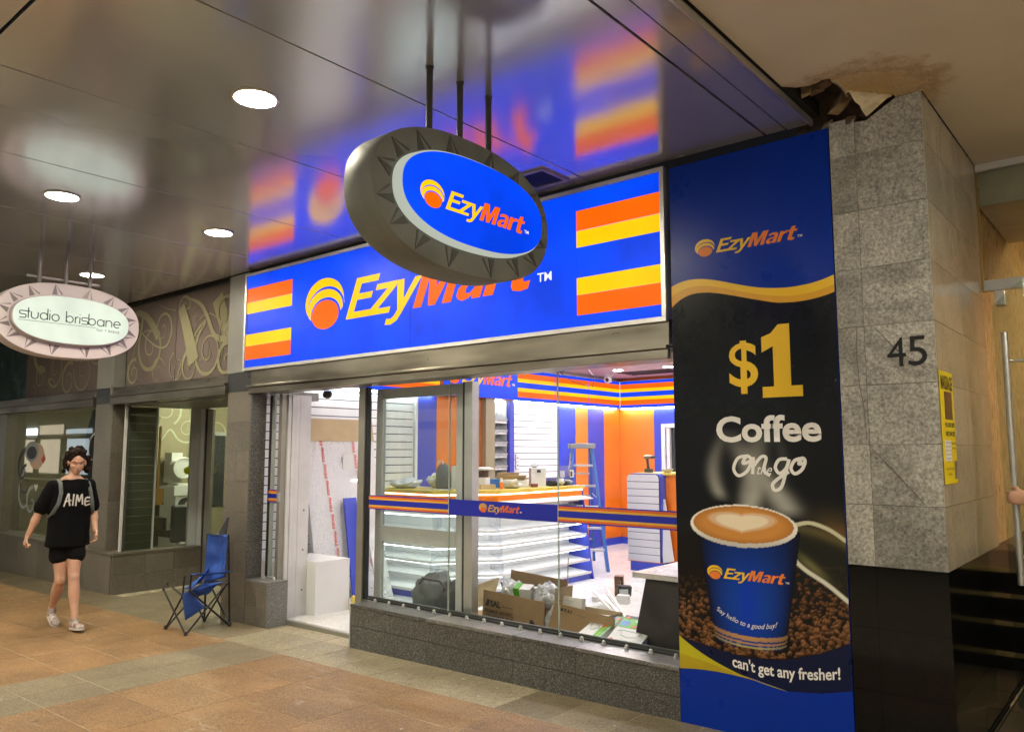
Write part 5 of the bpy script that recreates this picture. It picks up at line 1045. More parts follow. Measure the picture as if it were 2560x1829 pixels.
sw = [spiral(-9.75, 2.93, .33, 150, 1.7, .075, ((-10.4, 3.2), (-10.2, 3.5))), spiral(-10.2, 2.62, .17, 70, 1.6, .06), spiral(-9.45, 3.12, .22, -40, 1.5, .05, ((-10.3, 3.3), (-9.9, 3.05)), 1), spiral(-8.35, 2.75, .30, 120, 1.8, .07, ((-9.05, 2.45), (-8.95, 2.9))), spiral(-8.02, 3.15, .30, 200, 1.5, .10, ((-9.0, 3.47), (-8.6, 3.35)), 1),
      spiral(-8.75, 2.60, .20, 30, 1.7, .055), spiral(-9.05, 2.62, .2, 90, 1.5, .03), spiral(-7.95, 2.62, .20, 60, 1.4, .08), spiral(-9.55, 2.60, .17, 20, 1.6, .03), spiral(-8.95, 3.33, .14, 20, 1.6, .03, ((-9.6, 3.45), (-9.3, 3.3))), spiral(-10.15, 3.15, .12, 0, 1.4, .02), spiral(-9.9, 2.75, .42, 20, 1.3, .018), spiral(-8.45, 2.85, .42, -40, 1.3, .02), spiral(-8.6, 3.1, .2, 100, 1.3, .016), spiral(-7.95, 2.9, .22, 10, 1.6, .02)]
fat = [([(-9.11+.05*i, 3.48-.065*i-.003*i*i) for i in range(13)], [.13+.012*i for i in range(13)]), ([(-8.25+.045*i, 3.45-.10*i+.004*i*i) for i in range(11)], [.22]*11), ([(-10.35+.06*i, 3.36+.02*i-.0035*i*i) for i in range(14)], [.05+.006*i for i in range(14)])]
for rect in ((-10.41, -9.125, 2.435, 3.48), (-9.118, -7.705, 2.435, 3.48)): strokes('flourish', sw+fat, fr, rect, 'swirl_gold', sf)
sf2 = thing('salon_fascia', 'brown panels with gold flourishes behind the pale hanging oval sign', 'fascia panels', (-12.5, 4.6, 2.45))
for a in ((-13.9, -13.05), (-13.04, -10.93)): box('panel', a[0], a[1], SYF, SYF+.02, 2.43, 3.49, 'panel_brown', sf2)
sw = [spiral(-13.35, 2.75, .18, 20, 1.7, .05), spiral(-12.75, 2.85, .32, 110, 1.8, .06, ((-13.8, 3.1), (-13.3, 3.3))), spiral(-12.25, 2.65, .25, 60, 1.5, .07), spiral(-11.75, 2.75, .30, 170, 1.5, .035), spiral(-13.6, 2.55, .15, 200, 1.4, .04), spiral(-12.9, 2.55, .17, 0, 1.5, .03), spiral(-11.3, 3.0, .2, 180, 1.4, .03), spiral(-13.2, 3.2, .4, 180, 1.1, .12)]
for rect in ((-13.9, -13.05, 2.435, 3.48), (-13.04, -10.93, 2.435, 3.48)): strokes('flourish', sw, fr, rect, 'swirl_gold', sf2)
dgp = box('dark_glass_panel', -16.4, -13.905, SYF-.02, SYF+.02, 2.43, 3.49, 'dark_glass' if 'dark_glass' in MATS else 'polished_black'); tag(dgp, 'dark glossy fascia panel at the far left behind the pale oval sign', 'fascia panel')
struct(box('salon_upper_wall', -16.5, -7.7, SYF+.02, SYF+.2, 2.3, 3.55, 'dark_paint'))
def shutter(name, x0, x1, label):
    t = thing(name, label, 'shutter housing', ((x0+x1)/2, F, 2.2)); box('upper_rail', x0, x1, F-.01, F+.135, 2.345, 2.43, 'stainless', t, bevel=.004); box('ledge', x0-.0, x1, F-.05, F+.135, 2.315, 2.343, 'stainless', t); box('lower_rail', x0, x1, F-.04, F+.13, 2.215, 2.313, 'stainless', t, bevel=.004); return t
shutter('shutter_housing', -10.43, -7.672, 'dull stainless roller shutter housing over the salon recess'); shutter('shutter_housing', -16.4, -10.935, 'dull stainless roller shutter housing over the left salon window')
cl = thing('salon_column', 'brown granite column between the salon window and the recessed entrance', 'column', (-10.67, F, .37))
for z0, z1 in ((.372, .98), (.982, 1.60), (1.602, 2.238)):
    box('tile', -10.925, -10.435, F, F+.02, z0, z1, 'brown_granite', cl); box('side_tile', -10.435, -10.42, F+.002, 4.62, z0, z1, 'brown_granite', cl)
box('core', -10.92, -10.436, F+.02, 4.62, .3, 3.5, 'dark_paint', cl); box('dark_block', -10.93, -10.43, F-.004, F+.10, 2.24, 2.44, 'dark_stone', cl); box('grey_cap', -10.93, -10.43, F-.002, F+.14, 2.442, 3.49, 'grey_paint', cl)
box('shutter_guide', -10.45, -10.43, F-.03, F-.005, 2.30, 2.47, 'alu_tan', cl)
sp = thing('salon_plinth', 'brown granite plinth under the salon windows turning into the recess', 'plinth', (-11, F, -.1))
x = -16.4
while x < -10.2:
    x1 = min(x+.78, -10.12); box('tile', x+.001, x1-.001, F-.04, F, -.35, .345, 'brown_granite', sp); x = x1
for y0, y1 in ((F-.04, 4.83), (4.832, 5.2), (5.202, 5.58)): box('side_tile', -10.12, -10.10, y0, y1-.001, -.3, .10, 'brown_granite', sp); box('side_tile', -10.12, -10.10, y0, y1-.001, .102, .345, 'brown_granite', sp)
box('ledge', -16.4, -10.44, F-.05, 4.70, .347, .372, 'brown_granite', sp); box('ledge', -10.438, -10.09, F-.05, 5.58, .347, .372, 'brown_granite', sp); box('core', -16.4, -10.122, F, 4.72, -.35, .346, 'dark_stone', sp); box('core', -10.4, -10.122, 4.725, 5.58, -.35, .346, 'dark_stone', sp)
lw2 = thing('salon_window', 'wide salon window with painted head and flowing hair decals', 'window', (-12.6, 4.62, .37))
box('pane', -14.27, -10.935, 4.625, 4.635, .373, 2.214, 'salon_glass', lw2); box('channel', -14.27, -10.935, 4.61, 4.65, .3725, .385, 'alu_tan', lw2)
fr = FAC(4.623)
M('decal_grey', (.30, .33, .33), .4); M('decal_skin', (.62, .42, .30), .5); M('decal_red', (.50, .05, .04), .5); M('decal_dark', (.03, .035, .045), .5); M('decal_gold', (.60, .42, .06), .5); M('decal_pale', (.60, .60, .55), .5)
poly('decal', ell(-13.35, 1.55, .30, .20, n=24), fr, .0006, 'decal_skin', lw2); poly('decal', ell(-13.55, 1.62, .28, .16, n=24), fr, .0011, 'decal_grey', lw2); poly('decal', ell(-13.55, 1.60, .20, .10, n=24), fr, .0016, 'decal_dark', lw2)
poly('decal', [(-13.15, 1.50), (-13.05, 1.58), (-13.0, 1.50), (-13.08, 1.44)], fr, .0016, 'decal_red', lw2)
for pts, ws, mt in ((*spiral(-13.85, 1.35, .30, 60, .9, .12), 'decal_dark'), (*spiral(-13.75, 1.15, .25, 90, 1.1, .07), 'decal_dark'), (*spiral(-13.7, .95, .35, 100, .8, .10), 'decal_grey'), (*spiral(-13.45, .85, .22, 80, 1.1, .08), 'decal_grey'), (*spiral(-11.3, 1.62, .30, 0, 1.0, .03), 'decal_pale'), (*spiral(-11.75, 1.35, .3, 100, .7, .03), 'decal_pale')):
    MB().strip(pts, ws, *fr, .0008).build('decal', mt, lw2)
poly('decal', ell(-11.15, 1.35, .17, .20, n=24), fr, .0008, 'decal_gold', lw2); poly('decal', ell(-11.1, 1.32, .09, .11, n=20), fr, .0013, 'decal_red', lw2)
poly('decal', [(-13.30, 1.02), (-13.38, 1.10), (-13.345, 1.13), (-13.30, 1.10), (-13.255, 1.13), (-13.22, 1.10)], fr, .0013, 'decal_pale', lw2)
poly('decal', [(-11.75, .75), (-10.95, .75), (-10.95, 2.2), (-11.45, 2.2), (-11.62, 1.9), (-11.75, 1.3)], FAC(4.6405), .0008, 'decal_dark', lw2)
sdp = box('dark_end_pillar', -16.4, -14.275, F+.02, 4.75, .373, 2.214, 'brown_granite'); tag(sdp, 'dark granite pillar at the far left edge of the salon window', 'pillar')
# side glazing of the recess
sgz = thing('salon_side_window', 'salon recess side window with dark slatted panel and gold handle', 'window', (-10.25, 5.0, .37))
box('frame', -10.26, -10.23, 4.545, 4.575, .373, 2.2, 'white_frame', sgz); box('post', -10.27, -10.225, 4.58, 4.605, .373, 2.2, 'dark_paint', sgz)
M('slat_green', (.055, .065, .05), .45)
for k in range(17): box('slat', -10.262, -10.248, 4.606, 4.95, .375+.107*k, .375+.107*k+.104, 'slat_green', sgz)
box('pane', -10.245, -10.238, 4.606, 5.44, .375, 2.2, 'salon_glass', sgz); box('frame', -10.28, -10.22, 5.44, 5.55, .373, 2.2, 'alu_grey', sgz); box('frame', -10.27, -10.23, 4.955, 4.975, .373, 2.2, 'alu_grey', sgz)
box('handle_bar', -10.225, -10.20, 4.985, 5.005, .95, 1.95, 'brass', sgz); box('lock', -10.235, -10.19, 4.975, 5.07, .93, 1.14, 'brass', sgz); 
MB().lathe([(.001, 0), (.05, .0), (.05, .002), (.001, .003)], (-10.236, 5.40, 1.365), 24, 'X').build('sticker', 'hivis', sgz)
struct(box('recess_ceiling', -10.43, -7.665, F+.14, 5.62, 2.205, 2.30, 'grey_paint'))
sd = thing('salon_door', 'glass salon door in grey frame at the back of the recess', 'door', (-9, 5.6, -.1))
box('frame', -10.27, -10.12, 5.56, 5.63, -.2, 2.2, 'alu_grey', sd); box('frame', -10.115, -10.08, 5.57, 5.62, -.2, 2.2, 'black_plastic', sd); box('stile', -10.075, -9.94, 5.575, 5.615, -.12, 2.19, 'alu_tan', sd); box('pane', -9.938, -8.3, 5.59, 5.597, -.05, 2.19, 'salon_glass', sd); box('stile', -8.3, -8.035, 5.575, 5.615, -.12, 2.19, 'alu_tan', sd)
text('lettering', 'OPEN', FAC(5.588), (-9.50, 1.50, -9.28, 1.56), 'decal_red', sd, 0, 0, .001); text('lettering', 'WEEK', FAC(5.588), (-9.50, 1.36, -9.28, 1.42), 'decal_red', sd, 0, 0, .001)
# inside the salon
struct(box('salon_floor', -16.4, -7.7, 5.62, 9.0, -.3, -.06, 'dark_tile')); struct(box('salon_floor', -16.4, -10.28, 4.74, 5.615, -.3, -.06, 'dark_tile'))
sal_w = struct(box('salon_wall', -16.4, -7.7, 8.6, 8.8, -.3, 3.3, 'olive_wall')); struct(box('salon_wall', -12.75, -12.6, 5.5, 8.55, -.06, 2.75, 'olive_wall')); struct(box('salon_wall', -8.03, -7.965, 4.74, 9.0, -.3, 3.3, 'olive_wall'))
struct(box('salon_wall', -16.6, -16.4, 4.4, 8.8, -.3, 3.5, 'olive_wall')); struct(box('salon_ceiling', -16.4, -7.7, 4.85, 9.0, 2.75, 2.85, 'grey_paint'))
wd = thing('wall_flourish', 'pale swirls painted on the olive salon wall above the round mirror', 'wall decal', (-12.6, 6.4, 1.9))
fr = SID(-12.598); strokes('flourish', [spiral(6.62, 1.98, .22, 200, 1.6, .04, ((6.0, 1.7), (6.3, 1.75))), spiral(6.25, 2.3, .25, -60, 1.6, .05), spiral(7.1, 1.95, .3, 150, 1.5, .06), spiral(6.75, 2.35, .15, 0, 1.4, .03)], fr, (5.52, 8.5, 0, 2.7), 'swirl_pale', wd)
strokes('flourish', [spiral(-9.3, 1.9, .30, 200, 1.6, .05), spiral(-9.7, 2.15, .22, 60, 1.6, .04), spiral(-8.8, 2.2, .3, 160, 1.4, .05)], FAC(8.598), (-16, -8, 0, 2.7), 'swirl_pale', wd)
gm = thing('gold_frame', 'tall gold framed mirror edge inside the salon', 'mirror', (-12.5, 5.9, 1.3)); box('frame', -12.597, -12.54, 5.93, 6.02, .6, 2.0, 'gold_leaf' if 'gold_leaf' in MATS else 'brass', gm); box('frame', -12.597, -12.55, 5.55, 5.929, 1.93, 2.0, 'brass', gm); box('glass', -12.597, -12.57, 5.56, 5.928, .6, 1.929, 'polished_stone', gm)
ar = thing('framed_mirror', 'grey framed mirror inside the salon right of the round magnifying mirror', 'mirror', (-12.5, 6.75, 1.3)); box('frame', -12.597, -12.55, 6.66, 6.72, .7, 1.95, 'alu_grey', ar); box('frame', -12.597, -12.55, 6.72, 7.3, 1.89, 1.95, 'alu_grey', ar); box('glass', -12.597, -12.575, 6.72, 7.3, .7, 1.888, 'dark_stone', ar)
hd = thing('round_mirror', 'white round magnifying mirror hood on the salon cabinet', 'round mirror', (-12.3, 6.33, 1.1))
hc = (-12.08, 6.30, 1.36)
MB().lathe([(.15, -.16), (.165, -.02), (.165, .02), (.14, .025), (.135, .0)], hc, 32, 'X').build('hood', 'box_white', hd, smooth=True); MB().lathe([(.001, .0), (.134, .002), (.134, .004), (.001, .006)], hc, 32, 'X').build('glass', 'dark_stone', hd)
MB().lathe([(.134, .01), (.15, .03), (.165, .03), (.17, .02)], hc, 32, 'X').build('ring', 'box_white', hd, smooth=True); box('housing', -12.5, -12.26, 6.20, 6.38, 1.13, 1.60, 'box_white', hd); box('foot', -12.35, -12.02, 6.2, 6.45, 1.085, 1.115, 'box_white', hd)
for k, (dy, dz_) in enumerate(((-.07, -.02), (-.03, .02), (.02, .0), (.06, -.01))): box('print', hc[0]+.007, hc[0]+.008, hc[1]+dy, hc[1]+dy+.03, hc[2]-.06+dz_, hc[2]+.05+dz_, 'decal_dark' if k % 2 else 'box_white', hd)
cbn = thing('salon_cabinet', 'white salon cabinet with a picture of a face under the round mirror', 'cabinet', (-12.3, 6.3, -.06)); box('body', -12.5, -12.0, 6.16, 6.56, .0, .93, 'box_white', cbn); box('top_panel', -12.5, -11.97, 6.12, 6.60, .935, 1.083, 'box_white', cbn)
fr = SID(-11.998); poly('picture', ell(6.33, .80, .13, .10, n=20), fr, .001, 'decal_dark', cbn); poly('picture', ell(6.36, .78, .05, .07, n=16), fr, .002, 'decal_skin', cbn); poly('picture', ell(6.50, .79, .045, .10, n=16), fr, .001, 'decal_dark', cbn)
sc2 = thing('salon_chair', 'black padded salon chair seen from behind through the recess window', 'chair', (-11.5, 6.3, -.06))
CX, CY = -11.35, 6.02
box('backrest', CX-.0, CX+.10, CY-.27, CY+.27, .30, .84, 'black_leather' if 'black_leather' in MATS else 'black_plastic', sc2, bevel=.03); box('seat', CX-.5, CX-.02, CY-.26, CY+.26, .36, .48, 'black_plastic', sc2, bevel=.03); box('armrest', CX-.45, CX-.05, CY-.33, CY-.28, .48, .66, 'black_plastic', sc2, bevel=.015); box('armrest', CX-.45, CX-.05, CY+.28, CY+.33, .48, .66, 'black_plastic', sc2, bevel=.015)
MB().lathe([(.25, -.06), (.24, -.03), (.04, -.01), (.035, .36)], (CX-.25, CY, 0), 24).build('pedestal', 'aluminium', sc2, smooth=True)
crumple('white_towel', (-11.0, 6.35, .0), (.10, .12, .38), 'box_white', 'white towel heap low beside the black salon chair', 'towel', 61, .3)
ws_ = thing('salon_shelf', 'white shelf and dark bench behind the left salon window', 'shelf', (-13.4, 6, .3)); box('shelf', -14.4, -12.8, 5.2, 5.7, .60, .63, 'box_white', ws_); box('bench', -13.9, -12.85, 5.9, 6.6, -.06, .8, 'decal_dark', ws_); box('panel', -12.8, -12.78, 5.0, 5.5, -.06, 1.35, 'decal_gold', ws_)
emis('salon_lamp', (.92, .95, .72), 115.)
for k, (x_, y_) in enumerate(((-11.5, 6.6), (-13.8, 6.4), (-9.2, 7.2))):
    t = thing('salon_ceiling_light', ('salon ceiling light above the black chair', 'salon ceiling light behind the left window', 'salon ceiling light behind the glass door')[k], 'ceiling light', (x_, y_, 2.74), 'lights inside the salon'); box('diffuser', x_-.3, x_+.3, y_-.15, y_+.15, 2.72, 2.745, 'salon_lamp', t)
# ------------------------------------------------------------------ people
def remesh(mb, voxel, name, mat, parent, smooth_it=3, wrinkle=0., cut=None):
    me = bpy.data.meshes.new('tmp'); me.from_pydata(mb.v, [], mb.f); bm = bmesh.new(); bm.from_mesh(me); bmesh.ops.recalc_face_normals(bm, faces=bm.faces); bm.to_mesh(me); bm.free()
    o = bpy.data.objects.new('tmp', me); COL.objects.link(o); r = o.modifiers.new('r', 'REMESH'); r.mode = 'VOXEL'; r.voxel_size = voxel
    s = o.modifiers.new('s', 'SMOOTH'); s.factor = .5; s.iterations = smooth_it
    bpy.context.view_layer.update(); out = bpy.data.meshes.new_from_object(o.evaluated_get(bpy.context.evaluated_depsgraph_get())); bpy.data.objects.remove(o)
    if wrinkle:
        out.update(); n_ = len(out.vertices); nr = [v.normal.copy() for v in out.vertices]
        for v, q in zip(out.vertices, nr):
            p = v.co; v.co = p+q*wrinkle*(noise.noise(Vector((p.x*7, p.y*7, p.z*3.2)))+.5*noise.noise(Vector((p.x*16, p.y*16, p.z*7+4))))
    return link(name, out, mat, parent, 'all')
def ellips(mb, c, r, m=None, n=16):
    prof = [(max(.002, math.sin(math.pi*i/10)), -math.cos(math.pi*i/10)) for i in range(11)]
    A = Matrix.Translation(c) @ (m.to_4x4() if m is not None else Matrix()) @ Matrix.Diagonal((*r, 1))
    rings = [[A @ Vector((a*math.cos(2*math.pi*k/n), a*math.sin(2*math.pi*k/n), h)) for k in range(n)] for a, h in prof]
    mb.loft(rings)
def limb(mb, pts, rad, n=14, sub=4):
    P_ = [Vector(p) for p in pts]; q = []; r = []
    for i in range(len(P_)-1):
        for k in range(sub):
            t = k/sub; q.append(P_[i].lerp(P_[i+1], t)); r.append(rad[i]+(rad[i+1]-rad[i])*(3*t*t-2*t**3))
    q.append(P_[-1]); r.append(rad[-1]); mb.tube(q, r, n)
    for p, a in ((P_[0], rad[0]), (P_[-1], rad[-1])): ellips(mb, p, (a, a, a))
def hand(mb, wrist, d, palm_n, side, curl=35, k=1.):
    """wrist point, direction of the fingers d, palm normal, side = towards the thumb"""
    d = Vector(d).normalized(); pn = Vector(palm_n); pn = (pn-d*pn.dot(d)).normalized(); s = d.cross(pn).normalized()
    if s.dot(Vector(side)) < 0: s = -s
    w = Vector(wrist); M3 = Matrix((s, pn, d)).transposed()
    ellips(mb, w+d*.045*k, (.040*k, .016*k, .052*k), M3); ellips(mb, w+d*.005, (.027*k, .020*k, .03*k), M3)
    for i, (o_, L_) in enumerate(((.028, .070), (.010, .078), (-.009, .073), (-.027, .058))):
        p = w+d*.082*k+s*o_*k; pts = [p-d*.03*k]; a = 0
        for j, f_ in enumerate((.42, .32, .26)):
            a += math.radians(curl*(1.0 if j else .8)); dd = d*math.cos(a)+pn*math.sin(a); pts.append(pts[-1]+dd*L_*k*f_+(d*.03*k if j == 0 else Vector((0, 0, 0))))
        limb(mb, pts, [.0092*k, .0088*k, .008*k, .0068*k], 8, 2)
    p = w+d*.03*k+s*.030*k; t1 = p+(d*.6+s*.55+pn*.35).normalized()*.035*k; t2 = t1+(d*.8+s*.1+pn*.5).normalized()*.03*k; limb(mb, [w+d*.01*k+s*.015*k, p, t1, t2], [.013*k, .0125*k, .0105*k, .008*k], 8, 2)
def person(label, J, f, skin, shirt, bottoms, hair, head_pitch=-18, head_yaw=0, extras=None, shoes='shoe_white', loc=None):
    """J: joints; f: facing direction"""
    J = {k: Vector(v) for k, v in J.items()}; f = Vector(f).normalized(); Z = Vector((0, 0, 1)); l = Z.cross(f)
    t = thing('person', label, 'person', loc or (J['pel'].x, J['pel'].y, min(J['fr'].z, J['fl'].z)))
    mb = MB(); B3 = Matrix((f, l, Z)).transposed()
    # head
    hf = (Matrix.Rotation(math.radians(head_yaw), 3, 'Z') @ f); hl = Z.cross(hf); rot = Matrix.Rotation(math.radians(-head_pitch), 3, hl); hf2 = rot @ hf; hu = rot @ Z; H3 = Matrix((hf2, hl, hu)).transposed(); c = J['head']
    hp_ = lambda x, y, z: c+hf2*x+hl*y+hu*z
    ellips(mb, hp_(-.012, 0, .035), (.096, .076, .088), H3, 20); ellips(mb, hp_(.022, 0, -.03), (.070, .062, .078), H3, 20); ellips(mb, hp_(.050, 0, -.083), (.032, .036, .028), H3)
    ellips(mb, hp_(.035, 0, -.055), (.052, .052, .045), H3); ellips(mb, hp_(.062, 0, .022), (.032, .056, .018), H3)
    limb(mb, [hp_(.090, 0, .01), hp_(.104, 0, -.018), hp_(.106, 0, -.030)], [.007, .011, .0125], 8, 2); ellips(mb, hp_(.096, .012, -.034), (.010, .008, .007), H3); ellips(mb, hp_(.096, -.012, -.034), (.010, .008, .007), H3)
    for s in (-1, 1):
        ellips(mb, hp_(.062, s*.038, -.025), (.026, .020, .020), H3); ellips(mb, hp_(-.004, s*.077, -.012), (.018, .010, .030), H3)
    limb(mb, [J['neck']-Z*.04, J['neck'].lerp(c, .45), c+(-hf2*.02)-hu*.02], [.056, .048, .050])
    ellips(mb, hp_(.084, 0, -.058), (.012, .024, .007), H3); ellips(mb, hp_(.083, 0, -.068), (.012, .020, .008), H3)
    # torso under the clothes
    ch = J['neck'].lerp(J['pel'], .32); wa = J['neck'].lerp(J['pel'], .66)
    def oval_(p, a, b_): return [p+f*(a*math.cos(2*math.pi*k/20))+l*(b_*math.sin(2*math.pi*k/20)) for k in range(20)]
    mb.loft([oval_(J['neck']+Z*.02, .055, .06), oval_(J['neck']-Z*.03, .075, .13), oval_(ch, .10, .165), oval_(wa, .095, .145), oval_(J['pel']+Z*.05, .10, .155), oval_(J['pel']-Z*.04, .105, .165)])
    limb(mb, [J['sr'], J['er'], J['wr']], [.050, .039, .026]); limb(mb, [J['sl'], J['el'], J['wl']], [.050, .039, .026])
    for a, b_ in (('er', 'wr'), ('el', 'wl')): ellips(mb, J[a].lerp(J[b_], .28), (.042, .042, .06), (J[b_]-J[a]).to_track_quat('Z', 'Y').to_matrix())
    for s in 'rl':
        hip, kn, an = J['h'+s], J['k'+s], J['a'+s]; limb(mb, [hip, hip.lerp(kn, .5), kn, kn.lerp(an, .35), kn.lerp(an, .75), an], [.082, .069, .050, .053, .035, .033], 16, 3)
        ellips(mb, kn+f*.012, (.05, .048, .055)); ft = J['f'+s]
    for s in 'rl':
        d, pn, sd, cu = HANDS[s]; hand(mb, J['w'+s], d, pn, sd, cu)
    remesh(mb, .0052, 'body', skin, t, 3)
    # face detail
    for s in (-1, 1):
        e = MB(); limb(e, [hp_(.0865, s*.018, .004), hp_(.0880, s*.032, .006), hp_(.080, s*.047, .003)], [.0022, .003, .002], 6, 2); e.build('eyelid', 'face_dark', t, 'all')
        e = MB(); limb(e, [hp_(.093, s*.016, .022), hp_(.090, s*.034, .028), hp_(.078, s*.052, .022)], [.003, .0038, .002], 6, 2); e.build('eyebrow', 'face_dark', t, 'all')
    e = MB(); limb(e, [hp_(.0915, -.020, -.0645), hp_(.0955, 0, -.0625), hp_(.0915, .020, -.0645)], [.0015, .003, .0015], 6, 3); e.build('mouth', 'lip', t, 'all')
    # hair
    hm = MB(); ellips(hm, hp_(-.030, 0, .048), (.100, .090, .088), H3, 20); ellips(hm, hp_(-.060, 0, -.02), (.062, .084, .10), H3)
    rg = random.Random(9)
    for k in range(130):
        a = rg.uniform(-math.pi, math.pi); zz = rg.uniform(-.11, .13); rr = math.sqrt(max(.02, 1-(max(zz, 0)/.14)**2)); xx = -.03+.106*rr*math.cos(a); yy = .104*rr*math.sin(a)
        if xx > .062 or (xx > .0 and zz < .055 and abs(yy) < .085) or (xx > .03 and zz < .075): continue
        ellips(hm, hp_(xx, yy, zz), (rg.uniform(.012, .028),)*3, H3, 8)
    remesh(hm, .006, 'hair', hair, t, 1, .012)
    # shirt
    sm = MB(); hemz = J['pel'].z-J.get('hem', Vector((0, 0, .11))).z
    def ring(p, a, b_, q=0.): return [p+f*(a*math.cos(2*math.pi*k/28))+l*(b_*math.sin(2*math.pi*k/28)) for k in range(28)]
    hemp = Vector((J['pel'].x, J['pel'].y, hemz))
    sm.loft([ring(J['neck']-Z*.005-f*.005, .060, .072), ring(J['neck']-Z*.03, .088, .140), ring(J['neck']-Z*.085, .115, .192), ring(ch, .128, .192), ring(wa, .132, .188), ring(J['pel']+Z*.02, .145, .195), ring(hemp, .155, .205)])
    for s in 'rl':
        sh, eb = J['s'+s], J['e'+s]; end = sh.lerp(eb, J['sleeve'].x); limb(sm, [sh+Z*.0, sh.lerp(end, .5), end], [.068, .070, .069], 16, 3)
    remesh(sm, .008, 'shirt', shirt, t, 3, .014)
    # shorts / trousers
    bm_ = MB(); bm_.loft([ring(J['pel']+Z*.08, .115, .16), ring(J['pel']-Z*.02, .13, .172), ring(J['pel']-Z*.09, .125, .160)])
    for s in 'rl':
        hip, kn, an = J['h'+s], J['k'+s], J['a'+s]; L_ = J['leg'].x; out = l*(.012 if s == 'l' else -.012)
        if L_ <= 1: limb(bm_, [hip, hip.lerp(kn, L_*.5)+out, hip.lerp(kn, L_)+out], [.092, .092, .094], 18, 3)
        else: limb(bm_, [hip, hip.lerp(kn, .5), kn, kn.lerp(an, .5), an+Z*.02], [.10, .088, .07, .064, .062], 18, 3)
    remesh(bm_, .008, 'bottoms', bottoms, t, 3, .008)
    # shoes
    for s in 'rl':
        an, toe = J['a'+s], J['f'+s]; d = (toe-an); dh = Vector((d.x, d.y, 0)).normalized(); sdv = Z.cross(dh); pitchv = (toe-Vector((an.x, an.y, an.z-.075))).normalized() if 'heel' not in J else dh
        base = an-Z*.07; fwd = (toe-base).normalized(); upv = sdv.cross(fwd)*-1 if (sdv.cross(fwd)).z < 0 else sdv.cross(fwd)
        F3 = Matrix((fwd, sdv, upv)).transposed(); g = MB()
        ellips(g, base+fwd*.0+upv*.03, (.055, .036, .042), F3); ellips(g, base+fwd*.075+upv*.022, (.085, .040, .032), F3); ellips(g, base+fwd*.14+upv*.016, (.06, .043, .026), F3); limb(g, [base+upv*.03, base+upv*.075], [.042, .040])
        remesh(g, .006, 'shoe', shoes, t, 2)
        so = MB(); A = Matrix.Translation(base) @ F3.to_4x4(); pts = [(-.055, -.025), (-.02, -.036), (.06, -.038), (.13, -.044), (.18, -.03), (.198, 0), (.18, .03), (.13, .044), (.06, .038), (-.02, .036), (-.055, .025)]
        so.add([A @ Vector((x, y, -.012)) for x, y in pts]+[A @ Vector((x, y, .008)) for x, y in pts], [tuple(range(11)), tuple(range(21, 10, -1))]+[(k, (k+1) % 11, 11+(k+1) % 11, 11+k) for k in range(11)]); so.build('sole', 'sole_white', t)
        for k in range(4): MB().tube([A @ Vector((.045+.022*k, -.022, .046-.005*k)), A @ Vector((.05+.022*k, 0, .056-.005*k)), A @ Vector((.06+.022*k, .022, .045-.005*k))], .003, 5).build('lace', 'sole_white', t)
    return t, hp_, (f, l, Z), J
M('skin', (.60, .36, .26), .5, c2=(.55, .30, .21), ns=9, spec=.4); M('face_dark', (.20, .09, .06), .6); M('lip', (.42, .17, .13), .5); M('hair_brown', (.022, .012, .008), .85, c2=(.008, .004, .003), ns=60, bmp=1., bs=90, spec=.15)
M('black_cotton', (.006, .006, .007), .9, c2=(.004, .004, .005), spec=.1); M('black_shorts', (.009, .009, .010), .9, spec=.1); M('shoe_white', (.60, .56, .52), .7, c2=(.22, .10, .10), ns=26); M('sole_white', (.66, .64, .60), .5); M('strap_grey', (.15, .165, .165), .8, c2=(.10, .11, .11), ns=30); M('print_shirt', (.72, .70, .68), .7)
HANDS = {'r': ((-.25, -.25, -1), (.3, 1, 0), (1, 0, 0), 62), 'l': ((.25, .05, -1), (.1, -1, 0), (1, 0, 0), 32)}
J = dict(head=(-8.445, 3.295, 1.515), neck=(-8.485, 3.275, 1.365), pel=(-8.50, 3.27, .80), sr=(-8.50, 3.115, 1.285), er=(-8.585, 3.02, 1.01), wr=(-8.66, 2.965, .80), sl=(-8.495, 3.435, 1.28), el=(-8.50, 3.50, 1.02), wl=(-8.375, 3.475, .845),
         hr=(-8.51, 3.215, .77), kr=(-8.50, 3.225, .37), ar=(-8.765, 3.26, .045), fr=(-8.60, 3.25, -.085), hl=(-8.49, 3.325, .77), kl=(-8.375, 3.30, .395), al=(-8.275, 3.29, .0), fl=(-8.10, 3.285, -.055), sleeve=(.78, 0, 0), leg=(.42, 0, 0), hem=(0, 0, .105))
pt, hp_, (pf, plft, pz), JJ = person('person in black t-shirt and shorts walking past the salon looking down', J, (1, -.10, 0), 'skin', 'black_cotton', 'black_shorts', 'hair_brown', -14, -8)
